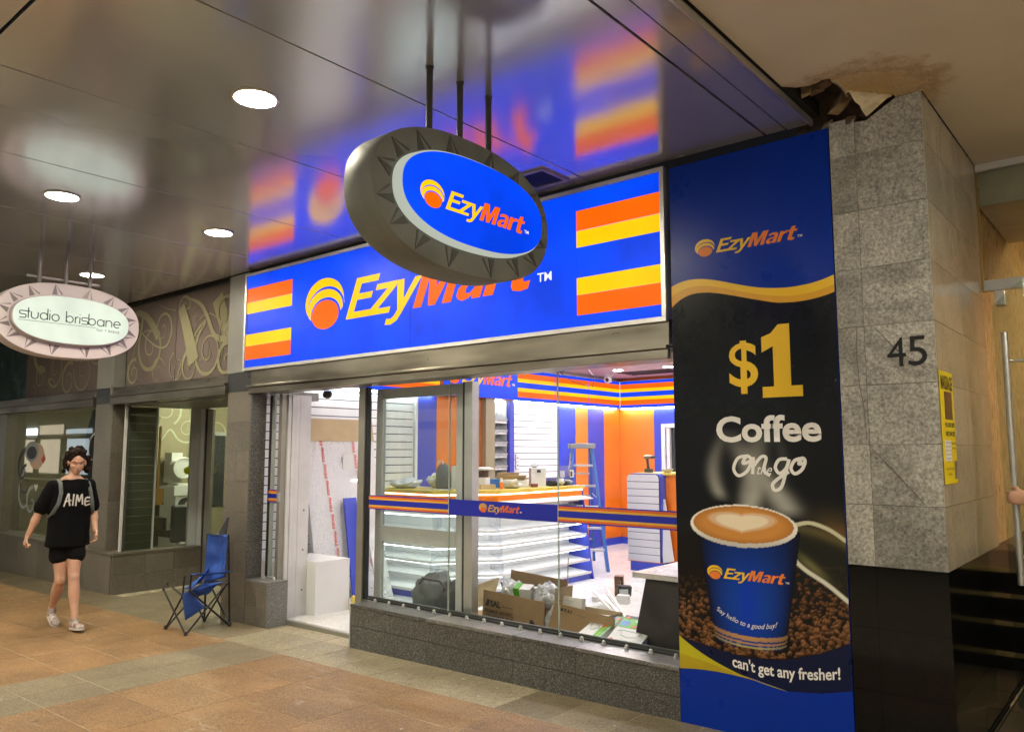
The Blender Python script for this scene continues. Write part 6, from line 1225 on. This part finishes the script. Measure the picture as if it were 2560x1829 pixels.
# printed letters on the chest: hand painted strokes wrapped on the shirt front
def onchest(u, v):   # u to the wearer's left, v up, on a bulged front
    return Vector((-8.50+.128-.9*u*u*1.0-.02*0, 3.27+u, v))
def chest_strokes(name, strokes_, w, mat):
    mb = MB()
    for s_ in strokes_:
        q = spl(s_, 5); pts = [onchest(*p)+Vector((.010, 0, 0)) for p in q]
        mb.tube(pts, w, 6)
    return mb
k_ = .125; u0 = -.105; v0 = 1.085
AI = [[(0, 0), (.28, 1.0), (.34, .5), (.42, .05)], [(.05, .38), (.5, .48)], [(.62, .05), (.68, .95)], [(.85, .02), (.92, .9), (1.08, .35), (1.28, .92), (1.36, .1)], [(1.95, .62), (1.60, .6), (1.58, .05), (1.95, .12)], [(1.58, .33), (1.9, .36)]]
for s_ in AI:
    mb = MB(); q = [(u0+p[0]*k_, v0+p[1]*k_) for p in (spl(s_, 4) if len(s_) > 2 else s_)]; pts = [onchest(*p)+Vector((.018, 0, 0)) for p in q]
    mb.tube(pts, .0075, 8); mb.build('print', 'print_shirt', pt)
for s in (-1, 1):
    y_ = 3.275+s*.125; pts = [Vector((-8.60, y_, 1.26)), Vector((-8.55, y_+s*.0, 1.335)), Vector((-8.485, y_, 1.345)), Vector((-8.42, y_+s*.005, 1.31)), Vector((-8.372, y_+s*.012, 1.22)), Vector((-8.368, y_+s*.03, 1.12)), Vector((-8.42, y_+s*.06, 1.02)), Vector((-8.52, y_+s*.065, .97))]
    mb = MB()
    for a, b_ in zip(pts[:-1], pts[1:]):
        pass
    rings = []
    for i, p in enumerate(pts):
        d = (pts[min(i+1, len(pts)-1)]-pts[max(i-1, 0)]).normalized(); w = Vector((0, 1, 0)); w = (w-d*w.dot(d)).normalized()*.017; nn = d.cross(w).normalized()*.006
        rings.append([p+w+nn, p-w+nn, p-w-nn, p+w-nn])
    mb.loft(rings); mb.build('backpack_strap', 'strap_grey', pt, 'all')
mb = MB(); limb(mb, [(-8.68, 3.27, 1.25), (-8.70, 3.27, 1.10), (-8.69, 3.27, .95)], [.09, .115, .11]); remesh(mb, .01, 'backpack', 'strap_grey', pt, 2, .01)
# the second person, only a hand on the door handle shows in the picture
hz = 1.37; w0 = Vector((hp.x+.055, hp.y-.04, hz))
HANDS = {'r': ((-1, -.05, .0), (0, 1, 0), (0, 0, 1), 70), 'l': ((0, .1, -1), (1, 0, 0), (0, 1, 0), 30)}
px, py = .12, 5.42
J = dict(head=(px, py, 1.60), neck=(px+.03, py, 1.44), pel=(px+.05, py, .90), sr=(px-.02, py-.17, 1.36), er=(px-.20, py-.24, 1.20), wr=tuple(w0+Vector((.01, .0, 0))), sl=(px+.02, py+.17, 1.36), el=(px+.08, py+.22, 1.08), wl=(px+.0, py+.24, .86),
         hr=(px+.05, py-.09, .87), kr=(px-.02, py-.10, .48), ar=(px+.02, py-.10, .10), fr=(px-.15, py-.10, .03), hl=(px+.05, py+.09, .87), kl=(px+.08, py+.10, .48), al=(px+.2, py+.10, .10), fl=(px+.02, py+.10, .03), sleeve=(.7, 0, 0), leg=(2, 0, 0), hem=(0, 0, .08))
J = {k: ((v[0], v[1], v[2]) ) for k, v in J.items()}
person('person pulling the glass entrance door, only the hand on the handle in view', J, (-1, -.2, 0), 'skin', 'strap_grey', 'black_shorts', 'hair_brown', -5, 0, shoes='bag_black')
# ------------------------------------------------------------------ folding camp chair
M('camp_blue', (.02, .085, .40), .6, c2=(.015, .06, .30), ns=5, bmp=.3, bs=14); M('camp_rim', (.02, .025, .06), .6)
kc = thing('camp_chair', 'blue folding camp chair standing half open against the granite pillar', 'folding chair', (-7.4, 4.1, -.08))
g = lambda x: gz(x)+.005
F1 = Vector((-7.16, 3.83, g(-7.16))); F2 = Vector((-7.60, 3.86, g(-7.6))); F3 = Vector((-7.22, 4.31, g(-7.22))); F4 = Vector((-7.64, 4.28, g(-7.64)))
FRt = Vector((-7.19, 3.87, .32)); FLf = Vector((-7.60, 3.86, .345)); BR = Vector((-7.21, 4.27, .355)); BL = Vector((-7.62, 4.29, .33)); FLm = Vector((-7.30, 3.86, .265))
def rod(a, b_, r=.009, nm='tube', mt='black_metal'): return MB().tube([a, b_], r, 10).build(nm, mt, kc, smooth=True)
rod(F1, Vector((-7.655, 3.85, .285))); rod(F2, FLm+Vector((0, 0, .0))); rod(FLf, FLm); rod(F1, BR); rod(F3, FRt); rod(F2, BL); rod(F4, FLf*.5+BL*.5+Vector((.1, 0, -.13))); rod(F3, BL); rod(F4, BR)
TR = Vector((-7.215, 4.26, .805)); TL = Vector((-7.62, 4.265, .79)); rod(F3, TR, .010, 'back_tube'); rod(F4, TL, .010, 'back_tube')
AF = Vector((-7.19, 3.88, .47)); rod(FRt, AF, .009, 'arm_post'); rod(FLm, Vector((-7.32, 3.88, .44)), .009, 'arm_post')
for p in (F1, F2, F3, F4): MB().lathe([(.017, -.006), (.018, .02), (.012, .032)], p, 12).build('foot', 'black_plastic', kc, smooth=True)
for p in (FRt, FLf, BR, BL, FLm, Vector((-7.655, 3.85, .285))): MB().lathe([(.001, -.014), (.014, -.012), (.014, .012), (.001, .014)], p, 10).build('joint_cap', 'black_plastic', kc, smooth=True)
def cloth(name, c4_, nu=10, nv=10, sag=0., mat='camp_blue', nrm=(0, -1, 0), th=.004, wr_=.006, seed=0):
    A_, B_, C_2, D_ = map(Vector, c4_); nrm = Vector(nrm); g_ = []
    for i in range(nu+1):
        for j in range(nv+1):
            u, v = i/nu, j/nv; p = A_.lerp(B_, u).lerp(D_.lerp(C_2, u), v); k = 16*u*(1-u)*v*(1-v)
            g_.append(p+nrm*(-sag*k+wr_*noise.noise(Vector((u*5+seed, v*4, seed)))*min(1, k*4)))
    mb = MB(); n1 = len(g_); vs = g_+[p-nrm*th for p in g_]; fs = []; id_ = lambda i, j: i*(nv+1)+j
    for i in range(nu):
        for j in range(nv):
            q = (id_(i, j), id_(i+1, j), id_(i+1, j+1), id_(i, j+1)); fs += [q, tuple(n1+x for x in q[::-1])]
    for i in range(nu):
        for j in (0, nv): fs.append((id_(i, j), id_(i+1, j), n1+id_(i+1, j), n1+id_(i, j)))
    for j in range(nv):
        for i in (0, nu): fs.append((id_(i, j), id_(i, j+1), n1+id_(i, j+1), n1+id_(i, j)))
    mb.add(vs, fs); return mb.build(name, mat, kc, 'all')
cloth('back_fabric', (TL+Vector((.02, -.01, .0)), TR+Vector((0, -.01, .0)), Vector((-7.205, 4.235, .40)), Vector((-7.605, 4.235, .30))), 12, 14, .05, 'camp_blue', (0.3, -1, 0), .004, .03, 1)
cloth('seat_fabric', (Vector((-7.60, 4.20, .30)), Vector((-7.21, 4.24, .36)), FRt+Vector((0, 0, .0)), FLm), 12, 10, .07, 'camp_blue', (0, -.3, 1), .004, .03, 2)
cloth('hanging_flap', (FLm+Vector((0, -.01, .01)), FRt+Vector((-.03, 0, 0)), Vector((-7.17, 4.02, .15)), Vector((-7.31, 3.90, .03))), 8, 8, -.02, 'camp_blue', (0, -1, 0), .004, .02, 3)
cloth('side_fabric', (TL+Vector((.05, 0, -.36)), Vector((-7.50, 4.22, .46)), Vector((-7.40, 4.0, .30)), Vector((-7.55, 4.0, .28))), 6, 8, .03, 'camp_blue', (0, -1, .3), .004, .02, 4)
cloth('armrest', (Vector((-7.23, 4.30, .45)), Vector((-7.17, 4.30, .46)), AF+Vector((.02, 0, .005)), AF+Vector((-.04, 0, .0))), 4, 8, .02, 'camp_blue', (0, 0, 1), .006, .006, 5)
MB().tube([TL+Vector((.04, -.012, 0)), TL.lerp(TR, .5)+Vector((0, -.01, -.012)), TR, Vector((-7.210, 4.245, .60)), Vector((-7.205, 4.235, .40))], .007, 8).build('piping', 'camp_rim', kc, smooth=True)
mb = MB(); mb.loft([[Vector(p) for p in ((-7.44, 4.28, .79), (-7.32, 4.28, .79), (-7.32, 4.30, .79), (-7.44, 4.30, .79))], [Vector(p) for p in ((-7.385, 4.34, .96), (-7.36, 4.34, .96), (-7.36, 4.35, .96), (-7.385, 4.35, .96))]]); mb.build('neck_pouch', 'bag_black', kc)
M('plastic_wrap', (.50, .51, .52), .12, c2=(.30, .31, .32), ns=22, bmp=1., bs=26, spec=1.)
# ------------------------------------------------------------------ cartons and litter behind the right pane
def sal_print(par, O, U, V, N, k=1., w=.30):
    """printing on the shipping cartons"""
    fr = (O, U, V, N)
    poly('emblem', [(0, .10*k), (.03*k, .155*k), (.055*k, .155*k), (.04*k, .10*k)], fr, .001, 'ink', par)
    text('lettering', 'SAL', fr, (.062*k, .10*k, .17*k, .155*k), 'ink', par, .04, 0, .001)
    text('lettering', 'PREMIER S9074TC', fr, (0, .045*k, .30*k, .078*k), 'ink', par, .02, 0, .001); text('lettering', 'LED DOWNLIGHT', fr, (0, .0, .30*k, .035*k), 'ink', par, .02, 0, .001)
    text('lettering', 'www.sal.net.au', fr, (.185*k, .115*k, .30*k, .13*k), 'ink', par, 0, 0, .001)
ca_, m_ = openbox('open_carton', 'large open brown carton stuffed with plastic wrap, left of the window joint', (-4.26, 5.24, FZ), .64, .26, .40, 2, 'cardboard', (0, 1, 0, 0), .5, (0, -20, 0, 0))
# front flap hangs tilted towards the glass
MB().loft([[Vector(p) for p in ((-4.60, 5.095, .18), (-3.965, 5.115, .16), (-3.965, 5.12, .16), (-4.60, 5.10, .18))], [Vector(p) for p in ((-4.565, 5.075, .462), (-3.925, 5.095, .428), (-3.925, 5.10, .428), (-4.565, 5.08, .462))]]).build('front_flap', 'cardboard', ca_)
MB().loft([[Vector(p) for p in ((-4.53, 5.37, .36), (-3.94, 5.39, .36), (-3.94, 5.395, .36), (-4.53, 5.375, .36))], [Vector(p) for p in ((-4.50, 5.36, .60), (-3.92, 5.38, .565), (-3.92, 5.385, .565), (-4.50, 5.365, .60))]]).build('back_flap', 'cardboard', ca_)
U0 = Vector((.64, .02, -.034)).normalized(); sal_print(ca_, (-4.55, 5.078, .235), tuple(U0), (.03, -.06, 1), (0, -1, 0), 1.0)
MB().lathe([(.0, 0), (.025, 0), (.025, .001), (.0, .002)], (-4.06, 5.093, .25), 16, 'Y').build('print', 'ink', ca_)
crumple('plastic_wrap', (-4.02, 5.27, .30), (.14, .12, .22), 'plastic_wrap', 'clear plastic wrap bulging out of the open carton at its right end', 'plastic wrap', 71, .28, n=4)
crumple('plastic_wrap', (-4.36, 5.27, .32), (.18, .12, .18), 'plastic_wrap', 'clear plastic wrap in the left half of the open carton', 'plastic wrap', 72, .28, n=4)
crumple('plastic_wrap', (-3.90, 5.18, .10), (.06, .09, .30), 'plastic_wrap', 'clear plastic hanging between the two printed cartons', 'plastic wrap', 73, .3)
pb = thing('product_box', 'small green and white downlight box inside the open carton', 'box', (-4.22, 5.22, .40)); rbox('box', (-4.22, 5.22, .37), .15, .09, .15, 14, 'box_white', pb, 20); rbox('stripe', (-4.265, 5.20, .375), .05, .094, .152, 14, 'sal_green', pb, 20)
# second carton
cb2, m_ = openbox('printed_carton', 'brown printed carton right of the window joint, leaning over', (-3.60, 5.22, FZ), .50, .22, .42, -3, 'cardboard_pale', (0, 0, 1, 0), .5, (0, 0, -5, 0))
MB().loft([[Vector(p) for p in ((-3.90, 5.06, .14), (-3.25, 5.06, .14), (-3.25, 5.07, .14), (-3.90, 5.07, .14))], [Vector(p) for p in ((-3.82, 5.08, .445), (-3.27, 5.08, .395), (-3.27, 5.085, .395), (-3.82, 5.085, .445))]]).build('front_flap', 'cardboard', cb2)
U0 = Vector((.55, 0, -.045)).normalized(); sal_print(cb2, (-3.785, 5.0725, .285), tuple(U0), (.08, .05, 1), (0, -1, 0), .82)
def downbox(name, label, c, sx, sy, sz, rz, rx, ry, face='top', grp='green and white downlight boxes'):
    t = thing(name, label, 'box', c, grp); m_ = Matrix.Translation(c) @ Matrix.Rotation(math.radians(rz), 4, 'Z') @ Matrix.Rotation(math.radians(ry), 4, 'Y') @ Matrix.Rotation(math.radians(rx), 4, 'X')
    MB().box(-sx/2, sx/2, -sy/2, sy/2, 0, sz, m_).build('box', 'box_white', t)
    O = m_ @ Vector((-sx/2, -sy/2, sz)); U = (m_.to_3x3() @ Vector((1, 0, 0))); V = (m_.to_3x3() @ Vector((0, 1, 0))); N = (m_.to_3x3() @ Vector((0, 0, 1))); fr = (tuple(O), tuple(U), tuple(V), tuple(N))
    R4 = lambda a, b_, c_, d: [(a*sx, c_*sy), (b_*sx, c_*sy), (b_*sx, d*sy), (a*sx, d*sy)]
    poly('green_panel', R4(.0, 1, .0, .42), fr, .001, 'sal_green', t); poly('dark_band', R4(0, 1, .0, .10), fr, .0015, 'sal_dark', t)
    poly('blue_tab', R4(.78, .98, .30, .42), fr, .0015, 'sal_lightblue', t); poly('orange_tab', [(p[0], p[1]) for p in ell(sx*.62, sy*.34, .018, .018, n=14)], fr, .002, 'sal_orange', t); poly('orange_tab', ell(sx*.92, sy*.16, .018, .018, n=14), fr, .002, 'sal_orange', t)
    text('lettering', 'LED DOWNLIGHT', fr, (.06*sx, .12*sy, .56*sx, .22*sy), 'box_white', t, .02, 0, .002); text('lettering', 'PREMIER S9074TC', fr, (.06*sx, .25*sy, .5*sx, .31*sy), 'lime_text', t, .02, 0, .002)
    MB().strip(arc(sx*.42, sy*.78, sx*.24, 180, 360, 14, sy*.16), .004, *fr, .002).build('picture', 'alu_grey', t); MB().strip([(sx*.12, sy*.86), (sx*.18, sy*.78), (sx*.66, sy*.78), (sx*.74, sy*.86)], .005, *fr, .002).build('picture', 'alu_grey', t); poly('orange_tab', ell(sx*.12, sy*.93, .014, .014, n=12), fr, .002, 'sal_orange', t)
    O2 = m_ @ Vector((-sx/2, -sy/2, 0)); N2 = -V; fr2 = (tuple(O2), tuple(U), tuple(N), tuple(-V)); text('lettering', 'SAL', fr2, (.2*sx, .4*sz, .45*sx, .65*sz), 'ink', t, .03, 0, .001)
    return t
def flatbox(label, bl, br, tl, th):
    bl, br, tl = map(Vector, (bl, br, tl)); u = br-bl; sx = u.length; u.normalize(); v = tl-bl; v = v-u*v.dot(u); sy = v.length; v.normalize(); nn = u.cross(v)
    return (bl, u, v, nn, sx, sy, th, label)
_old = downbox
def downquad(label, bl, br, tl, th, grp='green and white downlight boxes', tall=False):
    bl, u, v, nn, sx, sy, th, label = flatbox(label, bl, br, tl, th); t = thing('product_box', label, 'box', tuple(bl), grp)
    mb = MB(); c = [bl, bl+u*sx, bl+u*sx+v*sy, bl+v*sy]; mb.add(c+[p-nn*th for p in c], [(0, 1, 2, 3), (7, 6, 5, 4), (0, 4, 5, 1), (1, 5, 6, 2), (2, 6, 7, 3), (3, 7, 4, 0)]); mb.build('box', 'box_white', t); fr = (tuple(bl), tuple(u), tuple(v), tuple(nn))
    RR = lambda a, b_, c_, d: [(a*sx, c_*sy), (b_*sx, c_*sy), (b_*sx, d*sy), (a*sx, d*sy)]
    if tall:   # green print runs down the right side
        poly('green_panel', RR(.55, 1, 0, 1), fr, .001, 'sal_green', t); poly('dark_band', RR(.88, 1, 0, 1), fr, .0015, 'sal_dark', t); poly('blue_tab', RR(.56, .74, .82, .98), fr, .0015, 'sal_lightblue', t)
        for yy in (.52, .88): poly('orange_tab', ell(sx*.80 if yy > .6 else sx*.62, sy*yy, .02, .02, n=14), fr, .002, 'sal_orange', t)
        f2 = (tuple(bl+u*sx*.86+v*sy*.06), tuple(v), tuple(-u), tuple(nn)); text('lettering', 'LED DOWNLIGHT', f2, (0, 0, sy*.5, sx*.09), 'box_white', t, .02, 0, .002); text('lettering', 'PREMIER S9074TC', f2, (0, sx*.13, sy*.5, sx*.20), 'lime_text', t, .02, 0, .002)
        MB().strip([(sx*.12, sy*.60), (sx*.16, sy*.42), (sx*.26, sy*.34), (sx*.38, sy*.36), (sx*.46, sy*.5)], .006, *fr, .002).build('picture', 'alu_grey', t); MB().strip([(sx*.04, sy*.55), (sx*.12, sy*.62), (sx*.46, sy*.52), (sx*.5, sy*.42)], .006, *fr, .0025).build('picture', 'alu_grey', t)
    else:
        poly('green_panel', RR(0, 1, .55, 1), fr, .001, 'sal_green', t); poly('dark_band', RR(0, 1, .90, 1), fr, .0015, 'sal_dark', t); poly('blue_tab', RR(.03, .28, .60, .80), fr, .0015, 'sal_lightblue', t)
        for xx, yy in ((.5, .62), (.12, .92)): poly('orange_tab', ell(sx*xx, sy*yy, .018, .018, n=14), fr, .002, 'sal_orange', t)
        text('lettering', 'LED DOWNLIGHT', fr, (.42*sx, .80*sy, .94*sx, .88*sy), 'box_white', t, .02, 0, .002); text('lettering', 'PREMIER', fr, (.6*sx, .66*sy, .94*sx, .74*sy), 'lime_text', t, .02, 0, .002)
        MB().strip([(sx*.22, sy*.42), (sx*.28, sy*.28), (sx*.5, sy*.22), (sx*.74, sy*.28), (sx*.82, sy*.42)], .006, *fr, .002).build('picture', 'alu_grey', t); MB().strip([(sx*.12, sy*.40), (sx*.22, sy*.45), (sx*.82, sy*.43), (sx*.9, sy*.32)], .006, *fr, .0025).build('picture', 'alu_grey', t); poly('orange_tab', ell(sx*.10, sy*.10, .014, .014, n=12), fr, .002, 'sal_orange', t)
        f2 = (tuple(bl-nn*th), tuple(u), tuple(nn), tuple(-v)); text('lettering', 'SAL', f2, (.12*sx, .35*th, .40*sx, .7*th), 'ink', t, .03, 0, .001)
    return t
downbox('product_box', 'green topped downlight box standing up inside the right printed carton', (-3.79, 5.27, .39), .25, .14, .05, 2, 80, 0)
downquad('dark green edged downlight box tilted in the middle of the litter pile', (-3.455, 4.84, .283), (-3.235, 4.86, .285), (-3.57, 5.22, .372), .05, tall=True)
downquad('white downlight box with lamp picture nearest the black bench', (-3.205, 4.86, .285), (-2.955, 4.90, .268), (-3.32, 5.22, .40), .085)
downbox('product_box', 'flat green downlight box lying behind the white plastic strips', (-4.0, 5.9, .20), .26, .24, .04, 20, 18, -6)
o = rbox('small_box', (-3.02, 4.86, .20), .11, .012, .10, -10, 'sal_dark', None, -20); tag(o, 'tiny dark green leaflet in front of the white downlight box', 'leaflet')
ph = thing('packing_pile', 'mound of torn cardboard and packing paper under the downlight boxes', 'packaging', (-3.3, 5.5, FZ)); 
for k in range(16):
    rbox('piece', (-3.75+R.uniform(0, .95), 5.0+R.uniform(0, .95), FZ+R.uniform(.02, .17)), R.uniform(.15, .32), R.uniform(.1, .25), .004, R.uniform(0, 180), ('cardboard', 'cardboard_pale', 'box_white', 'card_dark')[k % 4], ph, R.uniform(-25, 25), R.uniform(-20, 20))
for k in range(3): crumple('wrap', (-3.5+.3*k, 5.45, FZ), (.2, .22, .2), 'film_cream', '', '', 80+k, .4, ph)
st_ = thing('plastic_strips', 'bundle of long white plastic strips lying across the packaging', 'strips', (-3.9, 6.2, .1))
for k in range(7):
    a = Vector((-4.05+R.uniform(-.05, .08), 6.1+R.uniform(-.1, .1), .36+R.uniform(-.03, .04))); b_ = Vector((-3.62+R.uniform(-.05, .05), 5.75+R.uniform(-.08, .08), .22+R.uniform(-.03, .04))); d = (b_-a).normalized(); w = d.cross(Vector((0, 0, 1))).normalized()*.012
    MB().loft([[a+w, a-w, a-w+Vector((0, 0, .006)), a+w+Vector((0, 0, .006))], [b_+w, b_-w, b_-w+Vector((0, 0, .006)), b_+w+Vector((0, 0, .006))]]).build('strip', 'box_white', st_)
a, b_ = Vector((-4.75, 6.9, .05)), Vector((-3.7, 5.75, .22)); MB().tube([a, b_], .008, 6).build('strip', 'box_white', st_)
# flattened carton on the left
fc = thing('flattened_carton', 'pale brown flattened carton leaning at the left of the open carton', 'cardboard', (-5.0, 5.5, FZ))
MB().loft([[Vector(p) for p in ((-5.35, 5.60, .08), (-4.85, 5.52, .26), (-4.85, 5.53, .26), (-5.35, 5.61, .08))], [Vector(p) for p in ((-5.35, 5.64, .30), (-4.85, 5.60, .47), (-4.85, 5.61, .47), (-5.35, 5.65, .30))]]).build('sheet', 'cardboard_pale', fc)
MB().loft([[Vector(p) for p in ((-5.0, 5.15, .10), (-4.5, 5.15, .16), (-4.5, 5.155, .16), (-5.0, 5.155, .10))], [Vector(p) for p in ((-5.05, 5.4, .18), (-4.55, 5.3, .26), (-4.55, 5.31, .26), (-5.05, 5.41, .18))]]).build('sheet', 'cardboard', fc)
crumple('red_rags', (-4.72, 5.35, .12), (.12, .08, .07), 'red_dark', 'dark red scraps between the flattened carton and the open carton', 'scraps', 91, .6)
up_ = MB().loft([[Vector(p) for p in ((-3.92, 5.35, FZ), (-3.88, 5.30, FZ), (-3.875, 5.305, FZ), (-3.915, 5.355, FZ))], [Vector(p) for p in ((-3.86, 5.32, .76), (-3.855, 5.31, .76), (-3.85, 5.315, .76), (-3.855, 5.325, .76))]]).build('cardboard_spike', 'cardboard_pale'); tag(up_, 'thin upright cardboard strip standing at the window joint', 'cardboard')
# dark printed carton and little white boxes on the shop floor
tb2 = thing('black_printed_cartons', 'two torn black printed cartons standing on the shop floor', 'boxes', (-5.0, 7.86, FZ)); rbox('carton', (-5.02, 7.92, FZ+.0), .10, .09, .23, 25, 'photo_brown', tb2, 4); rbox('carton', (-4.90, 7.82, FZ+.04), .15, .12, .10, 40, 'bag_black', tb2, 0, 5); rbox('print', (-4.86, 7.755, FZ+.06), .10, .003, .05, 40, 'alu_grey', tb2); rbox('print', (-4.975, 7.87, FZ+.10), .003, .05, .08, 25, 'alu_grey', tb2)
for k, (x_, y_, s_, l_) in enumerate(((-4.74, 7.55, .10, 'small white box in front of the torn black cartons'), (-4.62, 8.02, .10, 'small white box right of the torn black cartons'), (-5.03, 7.45, .06, 'tiny white box left of the torn black cartons'), (-4.5, 7.8, .07, 'low white box nearest the black bench'))):
    o = rbox('small_white_box', (x_, y_, FZ), s_*1.25, s_, s_*.9, 20+40*k, 'box_white'); tag(o, l_, 'box', 'small white boxes on the shop floor')
sc_l = thing('floor_scraps', 'scraps of paper and plaster dust scattered on the shop floor', 'scraps', (-5, 7.5, FZ))
for k in range(40): rbox('scrap', (-5.6+R.uniform(0, 2.2), 6.4+R.uniform(0, 3.2), FZ+.001), R.uniform(.01, .05), R.uniform(.01, .03), .003, R.uniform(0, 180), 'box_white' if k % 3 else 'cardboard_pale', sc_l)
lt = thing('dropped_litter', 'tiny pale crumbs and a cigarette end along the foot of the plinth', 'litter', (-4, 4.4, 0))
for k in range(26):
    x_ = R.uniform(-6.5, -1.6); y_ = R.uniform(3.9, 4.44) if k % 3 else R.uniform(2.6, 4.3); rbox('crumb', (x_, y_, gz(x_)-.001), R.uniform(.006, .02), R.uniform(.005, .01), .004, R.uniform(0, 180), 'box_white' if k % 2 else 'cardboard_pale', lt)
# ------------------------------------------------------------------ the far side of the street (behind the photographer)
M('opposite_wall', (.28, .26, .24), .8, ns=1); emis('lit_white_sign', (.9, 1.0, 1.0), 5.); emis('lit_window', (1.0, .85, .62), 1.1); emis('lit_window_cool', (.75, .9, 1.0), 1.3)
ob = thing('opposite_building', 'building with lit shop windows across the street behind the photographer', 'building', (-6, -16, 0))
box('wall', -100, 30, -18, -16, -1.6, 14, 'opposite_wall', ob)
for k in range(24):
    x0 = -99+5.4*k; MB().box(x0, x0+4.4, -15.99, -15.8, 3.0, 3.35+.2*(k % 3)).build('shop_sign', ('lit_white_sign', 'lit_window', 'lit_window_cool', 'lit_orange')[k % 4], ob); f_ = box('window', x0, x0+4.2, -15.99, -15.9, -.2, 2.7, 'aluminium', ob); g_ = MB().box(x0+.1, x0+4.1, -15.9, -15.88, -.1, 2.6).build('pane', 'lit_window' if k % 3 else 'lit_window_cool', f_)
sp2 = struct(box('far_pavement', -100, 30, -16, -14.0, -1, -.5, 'paver_outer'))
emis('added_lamp_glow', (1.0, .80, .55), 60.)
for k, x_ in enumerate((-30, -15, 2)):  # unseen lamps, added as ambient street light and for reflections
    t = thing('added_street_lamp', ('unseen street lamp added far left behind the photographer for ambient light', 'unseen street lamp added straight behind the photographer for ambient light', 'unseen street lamp added far right behind the photographer for ambient light')[k], 'street lamp', (x_, -4, -.3), 'unseen street lamps added along the kerb')
    MB().tube([(x_, -4.0, -.4), (x_, -4.0, 6.0)], .06, 10).build('pole', 'dark_paint', t, smooth=True); MB().tube([(x_, -4.0, 6.0), (x_, -4.6, 6.3), (x_, -5.6, 6.4)], .04, 8).build('arm', 'dark_paint', t, smooth=True); box('lamp_head', x_-.14, x_+.14, -6.0, -5.4, 6.36, 6.46, 'dark_paint', t); box('glass', x_-.11, x_+.11, -5.95, -5.45, 6.34, 6.358, 'added_lamp_glow', t)
